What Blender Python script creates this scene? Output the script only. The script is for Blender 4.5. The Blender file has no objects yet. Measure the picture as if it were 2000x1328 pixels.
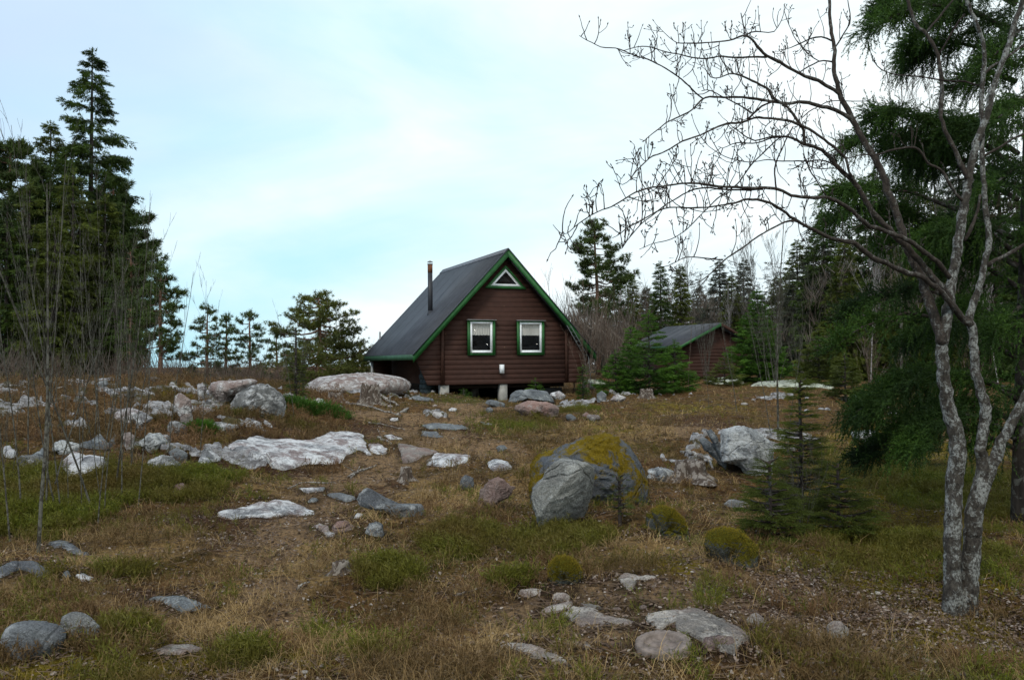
import bpy, math, random
import numpy as np
from mathutils import Matrix, Vector, Euler
SC = bpy.context.scene
COL = SC.collection
rad = math.radians
rng = np.random.default_rng(7)
# ------------------------------------------------------------------ camera
F = 1600.0
EYE = np.array([0.0, 0.0, 1.6])
PITCH = math.atan(44 / 1600.0)
ROLL = rad(-0.5)
RC = np.array((Matrix.Rotation(math.pi / 2 + PITCH, 3, 'X') @ Matrix.Rotation(ROLL, 3, 'Z')))
cam_d = bpy.data.cameras.new('camera')
cam_d.sensor_width = 36.0
cam_d.lens = 28.8
cam_d.clip_start = 0.05
cam_d.clip_end = 9000
cam = bpy.data.objects.new('camera', cam_d)
COL.objects.link(cam)
cam.matrix_world = Matrix.Translation(Vector(EYE)) @ Matrix(RC.tolist()).to_4x4()
SC.camera = cam

def ray(px, py):
    v = np.stack([(np.asarray(px, float) - 1000) / F, -(np.asarray(py, float) - 664) / F, -np.ones_like(np.asarray(px, float))], -1)
    w = v @ RC.T
    return w / w[..., 1:2]          # scaled so that depth (Y) is 1

def at(px, py, d):
    """world point seen at photo pixel (px, py), at depth Y = d"""
    return EYE + ray(px, py) * np.asarray(d, float)[..., None]

def proj(P):
    q = (np.asarray(P, float) - EYE) @ RC
    return 1000 + F * q[..., 0] / -q[..., 2], 664 - F * q[..., 1] / -q[..., 2]
# ------------------------------------------------------------------ noise
_pr = np.random.default_rng(11)
_perm = _pr.permutation(256)
_perm = np.concatenate([_perm, _perm, _perm])
_g3 = _pr.normal(size=(256, 3)); _g3 /= np.linalg.norm(_g3, axis=1)[:, None]

def perlin(p):
    p = np.asarray(p, float)
    i = np.floor(p).astype(int); f = p - i
    u = f * f * f * (f * (f * 6 - 15) + 10)
    i &= 255
    out = 0
    for dx in (0, 1):
        wx = u[..., 0] if dx else 1 - u[..., 0]
        for dy in (0, 1):
            wy = u[..., 1] if dy else 1 - u[..., 1]
            for dz in (0, 1):
                wz = u[..., 2] if dz else 1 - u[..., 2]
                h = _perm[_perm[_perm[(i[..., 0] + dx) & 255] + ((i[..., 1] + dy) & 255)] + ((i[..., 2] + dz) & 255)]
                g = _g3[h]
                out = out + wx * wy * wz * (g[..., 0] * (f[..., 0] - dx) + g[..., 1] * (f[..., 1] - dy) + g[..., 2] * (f[..., 2] - dz))
    return out

def fbm(p, o=4, gain=.5):
    s = 0; a = 1.0
    p = np.asarray(p, float)
    for k in range(o):
        s = s + a * perlin(p * (2.03 ** k) + 17.3 * k)
        a *= gain
    return s

def n2(X, Y, s, o=3, z=0.37):
    X = np.asarray(X, float); Y = np.asarray(Y, float)
    return fbm(np.stack([X * s, Y * s, np.full_like(X, z)], -1), o)
# ------------------------------------------------------------------ terrain
CP = []
def cp(px, py, d): P = at(px, py, d); CP.append((P[0], P[1], P[2]))
def cw(px, d, z): P = at(px, 700, d); CP.append((P[0], d, z))
for px in (-600, 0, 500, 1000, 1500, 2000, 2600):
    cw(px, 3.0, 0.0); cw(px, 4.15, 0.0)
for px in (-500, 0, 500, 1000, 1500, 2000, 2500): cp(px, 1150, 5.9)
for px, py, d in ((0,1035,7.5),(300,1035,7.8),(500,1025,8.1),(800,1030,8.0),(1050,1035,7.8),(1500,1050,7.6),(2000,1050,7.6),(2400,1050,7.6),
    (-400,930,9.5),(0,930,9.8),(300,930,10),(600,930,10.8),(850,930,11),(1150,930,11),(1400,930,10.9),(1700,950,10.3),(2000,960,10),
    (-300,860,11.2),(0,860,11.3),(150,860,11.3),(300,865,11.8),(430,855,12.6),(600,850,14),(800,850,14.8),(1000,850,15.2),(1250,850,15),(1500,860,14),(1750,860,14.5),(2000,870,14),
    (50,800,13),(200,800,13.4),(400,800,14.6),(560,800,16.5),(700,800,18),(850,800,19),(1000,800,19.7),(1200,800,19.7),(1400,800,19.2),(1700,800,20),(2000,810,19),
    (-100,765,16.5),(50,758,17),(200,752,17.5),(350,746,17.8),(450,744,18.2),(560,756,20),(660,762,22),(760,765,23),(860,768,24.2),(900,779,24.4),(960,786,24.6),(1020,784,25.0),(1090,770,25.4),(1200,768,26),(1350,764,26.5),(1500,757,28),(1700,757,30),(1900,770,28),
    (940,776,28),(1010,776,28),(930,770,31),(1000,770,31),(1050,740,33),(1250,742,34),(1400,742,38),(1550,744,40),(1800,748,40)):
    cp(px, py, d)
for px, d, z in ((-300,24,.7),(0,24,.8),(200,24,.8),(350,22,.9),(470,24,.6),(600,28,.2),(700,32,0),(0,34,.6),(200,34,.5),(400,34,.0),(550,38,-.6),(700,42,-.8),
    (-300,50,.5),(0,50,.3),(200,50,.1),(400,50,-1.5),(600,55,-3),(750,60,-3),(900,60,.0),(1200,60,.6),(1500,60,.6),(1900,60,.6),(2300,50,.6),
    (0,90,-2),(300,90,-5),(600,90,-7),(900,100,-4),(1300,100,0),(1700,100,1),(2200,90,1),(-500,100,-2),
    (0,250,-11),(500,250,-12),(900,250,-11),(1400,250,-6),(1900,250,-3),(2500,250,-3),(-800,250,-11),
    (0,900,-12),(600,900,-12),(1200,900,-12),(2000,900,-12),(0,4000,-12),(1000,4000,-12),(2000,4000,-12),(-800,2000,-12),(2800,2000,-12)):
    cw(px, d, z)
CP = np.array(CP)
def _uv(X, Y):
    Yc = np.clip(Y, 3.0, 4000)
    return np.stack([np.clip(X / Yc, -1.1, 1.1) * 3.2, np.log(Yc) * 1.7], -1)
_c = _uv(CP[:, 0], CP[:, 1])
def _phi(r2): return np.sqrt(r2 + 0.12)
_A = _phi(((_c[:, None] - _c[None]) ** 2).sum(-1)) + np.eye(len(_c)) * -0.03
_n = len(_c)
_M = np.zeros((_n + 3, _n + 3)); _M[:_n, :_n] = _A; _M[:_n, _n] = 1; _M[:_n, _n + 1:] = _c; _M[_n, :_n] = 1; _M[_n + 1:, :_n] = _c.T
_w = np.linalg.solve(_M, np.concatenate([CP[:, 2], [0, 0, 0]]))
def hbase(X, Y):
    X = np.asarray(X, float); Y = np.asarray(Y, float)
    q = _uv(X, Y); sh = X.shape
    q = q.reshape(-1, 2); out = np.empty(len(q))
    for s in range(0, len(q), 20000):
        qq = q[s:s + 20000]
        out[s:s + 20000] = _phi(((qq[:, None] - _c[None]) ** 2).sum(-1)) @ _w[:_n] + _w[_n] + qq @ _w[_n + 1:]
    return out.reshape(sh)
def hrel(X, Y):
    X = np.asarray(X, float); Y = np.asarray(Y, float)
    fine = n2(X, Y, 2.4, 4) * .065 + n2(X, Y, .55, 2, 3.3) * .20
    return fine * np.clip((60 - Y) / 40, 0, 1) + n2(X, Y, .02, 3, 5.5) * 3.0 * np.clip((Y - 80) / 200, 0, 1)
LEDGE = []
def ledge_zone(px, d, rx, ry, w_=1.0):
    X = at(px, 720, d)[0]; LEDGE.append((X, d, rx, ry, w_))
for a in ((60,12.6,2.0,1.6),(230,13.0,1.6,1.8),(350,14.6,1.5,2.2),(450,16.4,1.9,2.0,1.1),(540,17.6,1.2,1.2),(330,11.6,1.0,.7),(120,16.5,2.5,1.5,.8),(740,21.5,1.6,1.5,.8),(850,21.5,1.2,1.2,.6),(880,16.8,.9,1.0,.6),(1480,14.6,1.2,.9,.9),(1400,12.5,1.2,.8,.7),(1120,21.5,1.2,.9,.6),(1280,24,1.5,.8,.5),(560,15.0,.9,.8,.7),(1650,20,2,2,.5),(480,11.0,.6,.4,.6)): ledge_zone(*a)
def rockmask(X, Y):
    X = np.asarray(X, float); Y = np.asarray(Y, float)
    z_ = np.zeros(X.shape)
    for cx, cy, rx, ry, w_ in LEDGE: z_ = np.maximum(z_, w_ * np.exp(-(((X - cx) / rx) ** 2 + ((Y - cy) / ry) ** 2)))
    near = z_ > .05
    out = np.zeros(X.shape)
    if near.any():
        xx, yy = X[near], Y[near]
        m_ = n2(xx, yy, .85, 5, 44.4) + .30 * n2(xx, yy, 3.5, 3, 41.0) + (z_[near] - .80) * .60
        out[near] = np.clip(m_ / .06, 0, 1)
    return out
def hgt(X, Y):
    m_ = rockmask(X, Y)
    st = n2(X, Y, 1.3, 3, 31.0)
    return hbase(X, Y) + hrel(X, Y) + m_ * (.085 + .16 * np.round((st + .5) * 4) / 4 - .06 + .05 * n2(X, Y, 5, 3, 7.7))
_ds = 2.6 * 1.0045 ** np.arange(1250)
def ground(px, py, dmin=0):
    P = at(np.full(len(_ds), float(px)), np.full(len(_ds), float(py)), _ds)
    k = np.where((P[:, 2] < hgt(P[:, 0], P[:, 1])) & (_ds > dmin))[0]
    k = k[0] if len(k) else 900
    return P[k]
def onground(px, d):
    """point of the ground in the image column px at depth d"""
    P = at(px, 720, d)
    return np.array([P[0], d, float(hgt(P[0], d))])
# ------------------------------------------------------------------ mesh collector
class MB:
    def __init__(s): s.v = []; s.f = {3: [], 4: []}; s.n = 0; s.poly = []
    def add(s, V, Fc):
        V = np.asarray(V, float).reshape(-1, 3); Fc = np.asarray(Fc, int)
        if len(V) == 0 or len(Fc) == 0: return
        s.v.append(V); s.f[Fc.shape[1]].append(Fc + s.n); s.n += len(V)
    def addpoly(s, V, polys):
        V = np.asarray(V, float).reshape(-1, 3)
        s.v.append(V); s.poly += [[i + s.n for i in p] for p in polys]; s.n += len(V)
    def box(s, lo, hi):
        (a, b, c), (d, e, f) = lo, hi
        V = [(a,b,c),(d,b,c),(d,e,c),(a,e,c),(a,b,f),(d,b,f),(d,e,f),(a,e,f)]
        s.add(V, [(0,3,2,1),(4,5,6,7),(0,1,5,4),(1,2,6,5),(2,3,7,6),(3,0,4,7)])
    def prism(s, pts, y0, y1):
        """pts = (x, z) outline, extruded from y0 to y1"""
        n = len(pts)
        V = [(x, y0, z) for x, z in pts] + [(x, y1, z) for x, z in pts]
        s.addpoly(V, [list(range(n)), list(range(2 * n - 1, n - 1, -1))] + [[i, i + n, (i + 1) % n + n, (i + 1) % n] for i in range(n)])
    def tube(s, P, R, k=6, cap=True):
        P = np.asarray(P, float); R = np.broadcast_to(np.asarray(R, float), (len(P),))
        T = np.gradient(P, axis=0); T /= np.linalg.norm(T, axis=1)[:, None] + 1e-9
        ref = np.array([0.31, 0.2, 0.93]) if abs(T[:, 2]).mean() < .8 else np.array([1.0, 0.1, 0])
        A = np.cross(T, ref); A /= np.linalg.norm(A, axis=1)[:, None] + 1e-9
        B = np.cross(T, A)
        a = np.arange(k) * 2 * np.pi / k
        V = P[:, None] + R[:, None, None] * (A[:, None] * np.cos(a)[None, :, None] + B[:, None] * np.sin(a)[None, :, None])
        n = len(P); i = np.arange(n - 1)[:, None] * k; j = np.arange(k)[None]; jj = (j + 1) % k
        Fq = np.stack([i + j, i + jj, i + jj + k, i + j + k], -1).reshape(-1, 4)
        base = s.n
        s.add(V.reshape(-1, 3), Fq)
        if cap and k > 2:
            s.poly += [[base + q for q in range(k - 1, -1, -1)], [base + (n - 1) * k + q for q in range(k)]]
    def inst(s, TV, TF, M, T):
        """copies of a small template: M (n,3,3) matrices whose rows are the images of x,y,z; T (n,3)"""
        V = np.einsum('kj,njm->nkm', TV, M) + T[:, None]
        n, k = len(M), len(TV)
        Fc = (np.asarray(TF)[None] + (np.arange(n) * k)[:, None, None]).reshape(-1, len(TF[0]))
        s.add(V.reshape(-1, 3), Fc)
    def mesh(s, name, org=(0, 0, 0), smooth=False):
        V = np.concatenate(s.v) - np.asarray(org)
        used = np.zeros(len(V), bool)
        for k in (3, 4):
            for f in s.f[k]: used[f.ravel()] = True
        for p in s.poly: used[p] = True
        if not used.all():
            mp_ = np.cumsum(used) - 1; V = V[used]
            s.f = {k: [mp_[f] for f in s.f[k]] for k in s.f}; s.poly = [[int(mp_[i]) for i in p] for p in s.poly]
        me = bpy.data.meshes.new(name)
        ts = [np.concatenate(s.f[k]).reshape(-1) if s.f[k] else np.zeros(0, int) for k in (3, 4)]
        pl = np.array([i for p in s.poly for i in p], int)
        loops = np.concatenate([ts[0], ts[1], pl])
        tot = np.concatenate([np.full(len(ts[0]) // 3, 3), np.full(len(ts[1]) // 4, 4), np.array([len(p) for p in s.poly], int)]).astype(int)
        start = np.concatenate([[0], np.cumsum(tot)[:-1]])
        me.vertices.add(len(V)); me.vertices.foreach_set('co', V.astype(np.float32).ravel())
        me.loops.add(len(loops)); me.loops.foreach_set('vertex_index', loops.astype(np.int32))
        me.polygons.add(len(tot)); me.polygons.foreach_set('loop_start', start.astype(np.int32))
        if smooth: me.polygons.foreach_set('use_smooth', np.ones(len(tot), bool))
        me.update(calc_edges=True)
        me.validate()
        return me

def link(name, me, mat, org=(0, 0, 0), parent=None):
    o = bpy.data.objects.new(name, me); COL.objects.link(o)
    if mat is not None and not me.materials: me.materials.append(mat)
    if parent is not None: o.parent = parent
    else: o.location = Vector([float(q) for q in org])
    return o
def put(name, mb, mat, org=(0, 0, 0), parent=None, smooth=False):
    return link(name, mb.mesh(name, org, smooth), mat, org, parent)
def tag(o, label=None, cat=None, group=None, kind=None):
    if label: o['label'] = label
    if cat: o['category'] = cat
    if group: o['group'] = group
    if kind: o['kind'] = kind
    return o
def empty(name, org, label, cat, group=None, rz=0):
    o = bpy.data.objects.new(name, None); COL.objects.link(o)
    o.empty_display_size = .2
    o.location = Vector([float(q) for q in org]); o.rotation_euler = (0, 0, rz)
    return tag(o, label, cat, group)
def copy_tree(o, parent=None):
    c = o.copy(); COL.objects.link(c)
    if parent is not None: c.parent = parent
    for ch in [q for q in COL.objects if q.parent == o]: copy_tree(ch, c)
    return c
# ------------------------------------------------------------------ materials
def NT(name, rough=.8, spec=.3):
    m = bpy.data.materials.new(name); m.use_nodes = True
    t = m.node_tree; b = t.nodes['Principled BSDF']
    b.inputs['Roughness'].default_value = rough; b.inputs['Specular IOR Level'].default_value = spec
    return m, t, b
def nd(t, typ, **k):
    n = t.nodes.new(typ)
    for a, b in k.items(): setattr(n, a, b)
    return n
def noise(t, vec, scale, detail=4, rough=.55, dist=0):
    n = nd(t, 'ShaderNodeTexNoise'); n.inputs['Scale'].default_value = scale; n.inputs['Detail'].default_value = detail
    n.inputs['Roughness'].default_value = rough; n.inputs['Distortion'].default_value = dist
    if vec is not None: t.links.new(vec, n.inputs['Vector'])
    return n.outputs['Fac']
def ramp(t, fac, stops):
    n = nd(t, 'ShaderNodeValToRGB'); r = n.color_ramp
    while len(r.elements) < len(stops): r.elements.new(.5)
    for e, (p, c) in zip(r.elements, stops):
        e.position = p; e.color = (c, c, c, 1) if isinstance(c, (int, float)) else (*c, 1)
    t.links.new(fac, n.inputs['Fac']); return n.outputs['Color']
def mix(t, fac, a, b, mode='MIX'):
    n = nd(t, 'ShaderNodeMix', data_type='RGBA', blend_type=mode)
    for sock, v in ((n.inputs[0], fac), (n.inputs[6], a), (n.inputs[7], b)):
        if isinstance(v, (int, float)): sock.default_value = v
        elif isinstance(v, tuple): sock.default_value = (*v, 1) if len(v) == 3 else v
        else: t.links.new(v, sock)
    return n.outputs[2]
def math_(t, op, a, b=0.0):
    n = nd(t, 'ShaderNodeMath', operation=op)
    for sock, v in ((n.inputs[0], a), (n.inputs[1], b)):
        if isinstance(v, (int, float)): sock.default_value = v
        else: t.links.new(v, sock)
    return n.outputs[0]
def bump(t, b, h, dist=.02, st=.6):
    n = nd(t, 'ShaderNodeBump'); n.inputs['Strength'].default_value = st; n.inputs['Distance'].default_value = dist
    t.links.new(h, n.inputs['Height']); t.links.new(n.outputs[0], b.inputs['Normal'])
def ocoord(t, scale=(1, 1, 1), rnd=True):
    c = nd(t, 'ShaderNodeTexCoord').outputs['Object']
    if rnd:
        a = nd(t, 'ShaderNodeVectorMath', operation='ADD'); oi = nd(t, 'ShaderNodeObjectInfo')
        t.links.new(c, a.inputs[0]); t.links.new(oi.outputs['Location'], a.inputs[1]); c = a.outputs[0]
    if scale != (1, 1, 1):
        m = nd(t, 'ShaderNodeMapping'); m.inputs['Scale'].default_value = scale; t.links.new(c, m.inputs['Vector']); c = m.outputs[0]
    return c
def foliage_mat(name, c1, c2, c3=None, rough=.65, trans=.25, nscale=.9):
    """per-leaf variation between c1 and c2, larger patches towards c3"""
    m, t, b = NT(name, rough, .25)
    g = nd(t, 'ShaderNodeNewGeometry').outputs['Random Per Island']
    col = mix(t, g, c1, c2)
    v = ocoord(t)
    f = ramp(t, noise(t, v, nscale, 3), [(.38, 0.0), (.66, 1.0)])
    col = mix(t, f, col, c3 or tuple(.6 * q for q in c1))
    t.links.new(col, b.inputs['Base Color'])
    if trans:
        tr = nd(t, 'ShaderNodeBsdfTranslucent'); t.links.new(col, tr.inputs['Color'])
        ms = nd(t, 'ShaderNodeMixShader'); ms.inputs[0].default_value = trans
        t.links.new(b.outputs[0], ms.inputs[1]); t.links.new(tr.outputs[0], ms.inputs[2])
        t.links.new(ms.outputs[0], t.nodes['Material Output'].inputs['Surface'])
    return m
def bark_mat(name, base, pale, dark, amount=.5, scale=14, stretch=.35):
    m, t, b = NT(name, .9, .15)
    v = ocoord(t, (1, 1, stretch))
    col = mix(t, ramp(t, noise(t, v, scale, 6, .65), [(.35, 0.0), (.7, 1.0)]), dark, base)
    v2 = ocoord(t, (1, 1, .8))
    col = mix(t, ramp(t, noise(t, v2, scale * .9, 5, .6, .6), [(.62 - amount * .3, 0.0), (.68 - amount * .3, 1.0)]), col, pale)
    t.links.new(col, b.inputs['Base Color'])
    bump(t, b, noise(t, v, scale * 2, 5), .01, .8)
    return m
def rock_mat(name, base=(.26,.26,.26), pale=(.5,.5,.5), lichen=.5, pink=0.0, moss=0.0, mosscol=(.12,.10,.012), dark=(.09,.095,.1), mossn=.35):
    m, t, b = NT(name, .92, .12)
    v = ocoord(t)
    n1 = noise(t, v, 3.2, 6, .62)
    col = mix(t, ramp(t, n1, [(.34, 0.0), (.62, 1.0)]), dark, base)
    if pink:
        col = mix(t, math_(t, 'MULTIPLY', ramp(t, noise(t, v, 1.7, 3), [(.4, 0.0), (.58, 1.0)]), pink), col, (.38, .23, .19))
    if lichen:
        f = ramp(t, noise(t, v, 4.5, 8, .72, .5), [(.66 - .32 * lichen, 0.0), (.78 - .32 * lichen, 1.0)])
        col = mix(t, f, col, pale)
    # mineral grain
    gr = noise(t, v, 90, 3, .7)
    col = mix(t, .7, col, ramp(t, gr, [(.3, .15), (.7, .85)]), 'OVERLAY')
    col = mix(t, ramp(t, noise(t, v, 9, 8, .75, .6), [(.56, 0.0), (.64, .65)]), col, dark)
    vo = nd(t, 'ShaderNodeTexVoronoi'); vo.inputs['Scale'].default_value = 34; t.links.new(v, vo.inputs['Vector'])
    col = mix(t, math_(t, 'MULTIPLY', ramp(t, vo.outputs['Distance'], [(.1, 1.0), (.24, 0.0)]), .4), col, dark)
    if moss:
        ge = nd(t, 'ShaderNodeNewGeometry'); sp = nd(t, 'ShaderNodeSeparateXYZ'); t.links.new(ge.outputs['Normal'], sp.inputs[0])
        up = math_(t, 'MULTIPLY', sp.outputs['Z'], mossn)
        f = math_(t, 'ADD', math_(t, 'ADD', noise(t, v, 2.6, 10, .74, .3), up), moss - .5)
        f = ramp(t, f, [(.58, 0.0), (.64, 1.0)])
        mc = mix(t, noise(t, v, 9, 4), tuple(.5 * q for q in mosscol), mosscol)
        mc = mix(t, .7, mc, ramp(t, noise(t, v, 55, 4, .7), [(.3, .1), (.7, .9)]), 'OVERLAY')
        col = mix(t, f, col, mc)
    t.links.new(col, b.inputs['Base Color'])
    nn = nd(t, 'ShaderNodeTexNoise'); nn.inputs['Scale'].default_value = 3; t.links.new(v, nn.inputs['Vector'])
    wv = mix(t, .15, v, nn.outputs['Color'])
    cr = nd(t, 'ShaderNodeTexVoronoi', feature='DISTANCE_TO_EDGE'); cr.inputs['Scale'].default_value = 1.7; t.links.new(wv, cr.inputs['Vector'])
    crk = ramp(t, cr.outputs['Distance'], [(.0, 0.0), (.02, 1.0)])
    h = math_(t, 'ADD', math_(t, 'ADD', noise(t, v, 14, 8, .7), math_(t, 'MULTIPLY', gr, .25)), math_(t, 'MULTIPLY', crk, .5))
    bump(t, b, h, .05, 1.0)
    return m
def flat_mat(name, c, rough=.6, spec=.3, var=.15, scale=8, stretch=(1, 1, 1)):
    m, t, b = NT(name, rough, spec)
    v = ocoord(t, stretch)
    col = mix(t, ramp(t, noise(t, v, scale, 6, .6), [(.3, 0.0), (.7, 1.0)]), tuple(q * (1 - var) for q in c), tuple(min(1, q * (1 + var)) for q in c))
    t.links.new(col, b.inputs['Base Color'])
    return m
# ------------------------------------------------------------------ sky and light
SUN_EL, SUN_AZ = rad(48), rad(205)      # from the left, behind the viewer
w = bpy.data.worlds.new('World'); SC.world = w; w.use_nodes = True
t = w.node_tree; bg = t.nodes['Background']; bg.inputs['Strength'].default_value = .1
sky = nd(t, 'ShaderNodeTexSky', sky_type='NISHITA'); sky.sun_disc = False
sky.sun_elevation = SUN_EL; sky.sun_rotation = SUN_AZ; sky.air_density = 1.0; sky.dust_density = 2.0
tc = nd(t, 'ShaderNodeTexCoord').outputs['Generated']
mp = nd(t, 'ShaderNodeMapping'); mp.inputs['Scale'].default_value = (1, .8, 2.6); mp.inputs['Rotation'].default_value = (0, .25, .3); t.links.new(tc, mp.inputs['Vector'])
f1 = noise(t, mp.outputs[0], 1.5, 6, .5, .5)
f2 = noise(t, mp.outputs[0], 3.4, 7, .55, .7)
mp2 = nd(t, 'ShaderNodeMapping'); mp2.inputs['Location'].default_value = (3.1, 1.7, .4); mp2.inputs['Scale'].default_value = (1, 1, 3); t.links.new(tc, mp2.inputs['Vector'])
f3 = noise(t, mp2.outputs[0], 1.3, 4, .5, .4)
cl = mix(t, ramp(t, f2, [(.35, 0.0), (.68, 1.0)]), (8.3, 9.7, 10.2), (10.4, 11.0, 11.1))
sx = nd(t, 'ShaderNodeSeparateXYZ'); t.links.new(tc, sx.inputs[0])
# clouds thin towards the left of the sky and darken high up there
left = math_(t, 'MULTIPLY', sx.outputs['X'], -1.0)
thin = math_(t, 'ADD', math_(t, 'MULTIPLY', left, .55), math_(t, 'MULTIPLY', f1, 1.0))
blue = mix(t, .12, (4.9, 9.2, 10.8), sky.outputs[0])
colr = mix(t, ramp(t, thin, [(.50, 0.0), (.84, 1.0)]), cl, blue)
hi = math_(t, 'ADD', math_(t, 'ADD', math_(t, 'MULTIPLY', left, .6), math_(t, 'MULTIPLY', sx.outputs['Z'], .75)), math_(t, 'MULTIPLY', f3, .6))
colr = mix(t, ramp(t, hi, [(.68, 0.0), (.95, .85)]), colr, (6.0, 7.3, 9.5))
t.links.new(colr, bg.inputs['Color'])
sl = bpy.data.lights.new('sun', 'SUN'); sl.energy = 1.5; sl.angle = rad(10); sl.color = (1, .92, .80)
so = bpy.data.objects.new('sun', sl); COL.objects.link(so)
sd = Vector((math.sin(SUN_AZ) * math.cos(SUN_EL), math.cos(SUN_AZ) * math.cos(SUN_EL), math.sin(SUN_EL)))
so.rotation_euler = sd.to_track_quat('Z', 'Y').to_euler(); so.location = (0, 0, 30)
SC.view_settings.view_transform = 'Standard'; SC.view_settings.look = 'None'; SC.view_settings.exposure = .08; SC.view_settings.gamma = 1
# ------------------------------------------------------------------ ground cover zones (ellipses on the ground, in metres)
ZONE = {}
def zone(kind, px, py, rx, ry, w=1.0):
    c = ground(px, py); a = ground(px, min(py + ry, 1500)); b_ = ground(px, max(py - ry, 735))
    ryw = max(.15, min(.5 * abs(b_[1] - a[1]), rx * c[1] / F * 2.5))
    ZONE.setdefault(kind, []).append((c[0], .5 * (c[1] + .5 * (a[1] + b_[1])), rx * c[1] / F, ryw, w))
for z in ((500,1130,150,110),(250,1070,130,40),(440,1210,120,40),(560,1260,160,50,.6),(1300,1090,160,40,.8),(1050,940,120,60,.6),(850,980,120,60,.8),(1480,1100,120,30,.8),(60,1180,150,60,.7),(330,1200,150,30),
    (900,1230,200,60,.7),(1600,1300,260,50,.4),(1000,1300,300,50,.5),(850,880,150,40,.5),(1200,840,200,30,.6),(550,950,150,50,.5),(1450,1000,100,50,.5),(150,800,180,20,.4)): zone('straw', *z)
for z in ((330,1290,180,40),(560,1260,120,25),(200,1320,180,30),(60,900,60,60,.4),(1740,1110,140,60,1.2),(1885,1215,70,30,1.2),(1320,1110,80,25,.7),(1900,1270,120,50,.7),(1560,1060,100,40,.6),(1180,840,100,20,.5),
    (350,760,120,15,.9),(1350,800,150,25,.5),(1100,1010,60,30,.6),(1800,1000,150,60,.7),(1650,960,150,60,.5),(560,800,60,20,.6),(130,1120,60,25,.7),(1800,880,200,50,.7),(600,1290,80,30,.5),(420,860,40,40,.7)): zone('moss', *z)
for z in ((560,1040,100,50,1.3),(700,950,140,35,.6),(520,905,130,20,.9),(330,1170,110,25,.9),(1280,1180,260,55,1.1),(1050,1200,120,30,.8),(540,1100,60,60,.7),(640,1010,60,20,.6),(880,860,80,40,.6),(950,800,60,20,.5),(790,780,130,25,.6),(600,850,220,18,.7),(1380,830,120,15,.6),(400,1010,90,30,.7),(100,840,120,20,.5),(760,840,130,30,.5),(1050,1180,60,25,.6),(1500,1150,150,35,.6)): zone('soil', *z)
for z in ((200,950,220,50,.75),(60,1010,140,50,.8),(350,960,110,35,.65),(480,1290,60,20),(250,1240,50,15),(900,1060,90,35,.75),(1080,1060,110,35,.8),(760,1130,100,40,.5),(1800,1100,260,60,.5),(1650,1050,200,60,.5),(900,790,120,20,.6),(1100,800,80,15,.7),
    (1850,950,250,80,.6),(1800,1320,300,60,.2),(500,805,160,15,.6),(420,935,80,20,.6),(1350,1050,100,30,.3),(1000,830,130,25,.5),(240,1120,100,30,.4),(1000,1140,100,30,.4)): zone('green', *z)
for z in ((540,1230,70,50),(530,1160,60,40),(520,1090,55,40),(560,1040,80,40),(620,985,80,25),(680,940,110,28),(760,900,100,22),(830,855,90,18),(880,820,80,14),(920,795,70,10),(660,880,120,14),(1220,1180,240,45),(1350,1120,90,20),(1050,1200,120,30),(960,880,60,14),(760,815,80,12),(330,1180,90,18),(1260,1255,150,20),(1500,1150,90,25),(440,870,60,16),(1390,840,90,12),(1450,870,120,14)): zone('bare', *z)
def zw(kind, X, Y):
    s = np.zeros_like(np.asarray(X, float))
    for cx, cy, rx, ry, w_ in ZONE[kind]:
        q = ((X - cx) / rx) ** 2 + ((Y - cy) / ry) ** 2
        s = np.maximum(s, w_ * np.exp(-q * .9))
    return s
# ------------------------------------------------------------------ ground sheet
def ground_sheet():
    Ys = np.concatenate([[-60, -40, -25, -15, -9, -5, -2.5, -1, 0, .8, 1.5, 2.1], 2.6 * 1.0082 ** np.arange(480), 2.6 * 1.0082 ** 480 * 1.03 ** np.arange(1, 140)])
    Ys = Ys[Ys < 5200]
    us = np.concatenate([np.linspace(-2.2, -.8, 60)[:-1], np.linspace(-.8, .8, 640), np.linspace(.8, 2.2, 60)[1:]])
    X = us[None] * np.where(Ys > 0, Ys + 1.0, 1.0 + 2 * np.abs(Ys))[:, None]
    Y = np.broadcast_to(Ys[:, None], X.shape)
    Z = hgt(X, Y)
    r, c = X.shape
    i = np.arange(r - 1)[:, None] * c + np.arange(c - 1)[None]
    Fq = np.stack([i, i + 1, i + 1 + c, i + c], -1).reshape(-1, 4)
    mb = MB(); mb.add(np.stack([X, Y, Z], -1).reshape(-1, 3), Fq)
    me = mb.mesh('ground', smooth=True)
    a = me.color_attributes.new('cover', 'FLOAT_COLOR', 'POINT')
    cw_ = np.stack([zw('straw', X, Y), zw('moss', X, Y), zw('soil', X, Y), zw('green', X, Y)], -1).reshape(-1, 4)
    a.data.foreach_set('color', cw_.astype(np.float32).ravel())
    a2 = me.color_attributes.new('worn_and_contact_shade', 'FLOAT_COLOR', 'POINT'); bz = zw('bare', X, Y).ravel(); rk = rockmask(X, Y).ravel()
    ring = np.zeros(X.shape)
    for P in FOOT:                     # soil-coloured rim painted as contact shade round every stone
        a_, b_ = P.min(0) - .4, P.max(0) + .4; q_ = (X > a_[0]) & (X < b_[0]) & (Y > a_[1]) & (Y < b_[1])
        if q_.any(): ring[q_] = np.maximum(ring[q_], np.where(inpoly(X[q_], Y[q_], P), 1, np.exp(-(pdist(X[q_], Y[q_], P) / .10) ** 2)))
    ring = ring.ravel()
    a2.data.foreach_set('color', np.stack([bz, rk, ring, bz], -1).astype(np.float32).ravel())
    return me
m, t, b = NT('forest_floor', .95, .08)
v = nd(t, 'ShaderNodeTexCoord').outputs['Object']
at_ = nd(t, 'ShaderNodeAttribute', attribute_name='cover'); se = nd(t, 'ShaderNodeSeparateColor'); t.links.new(at_.outputs['Color'], se.inputs[0])
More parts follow.
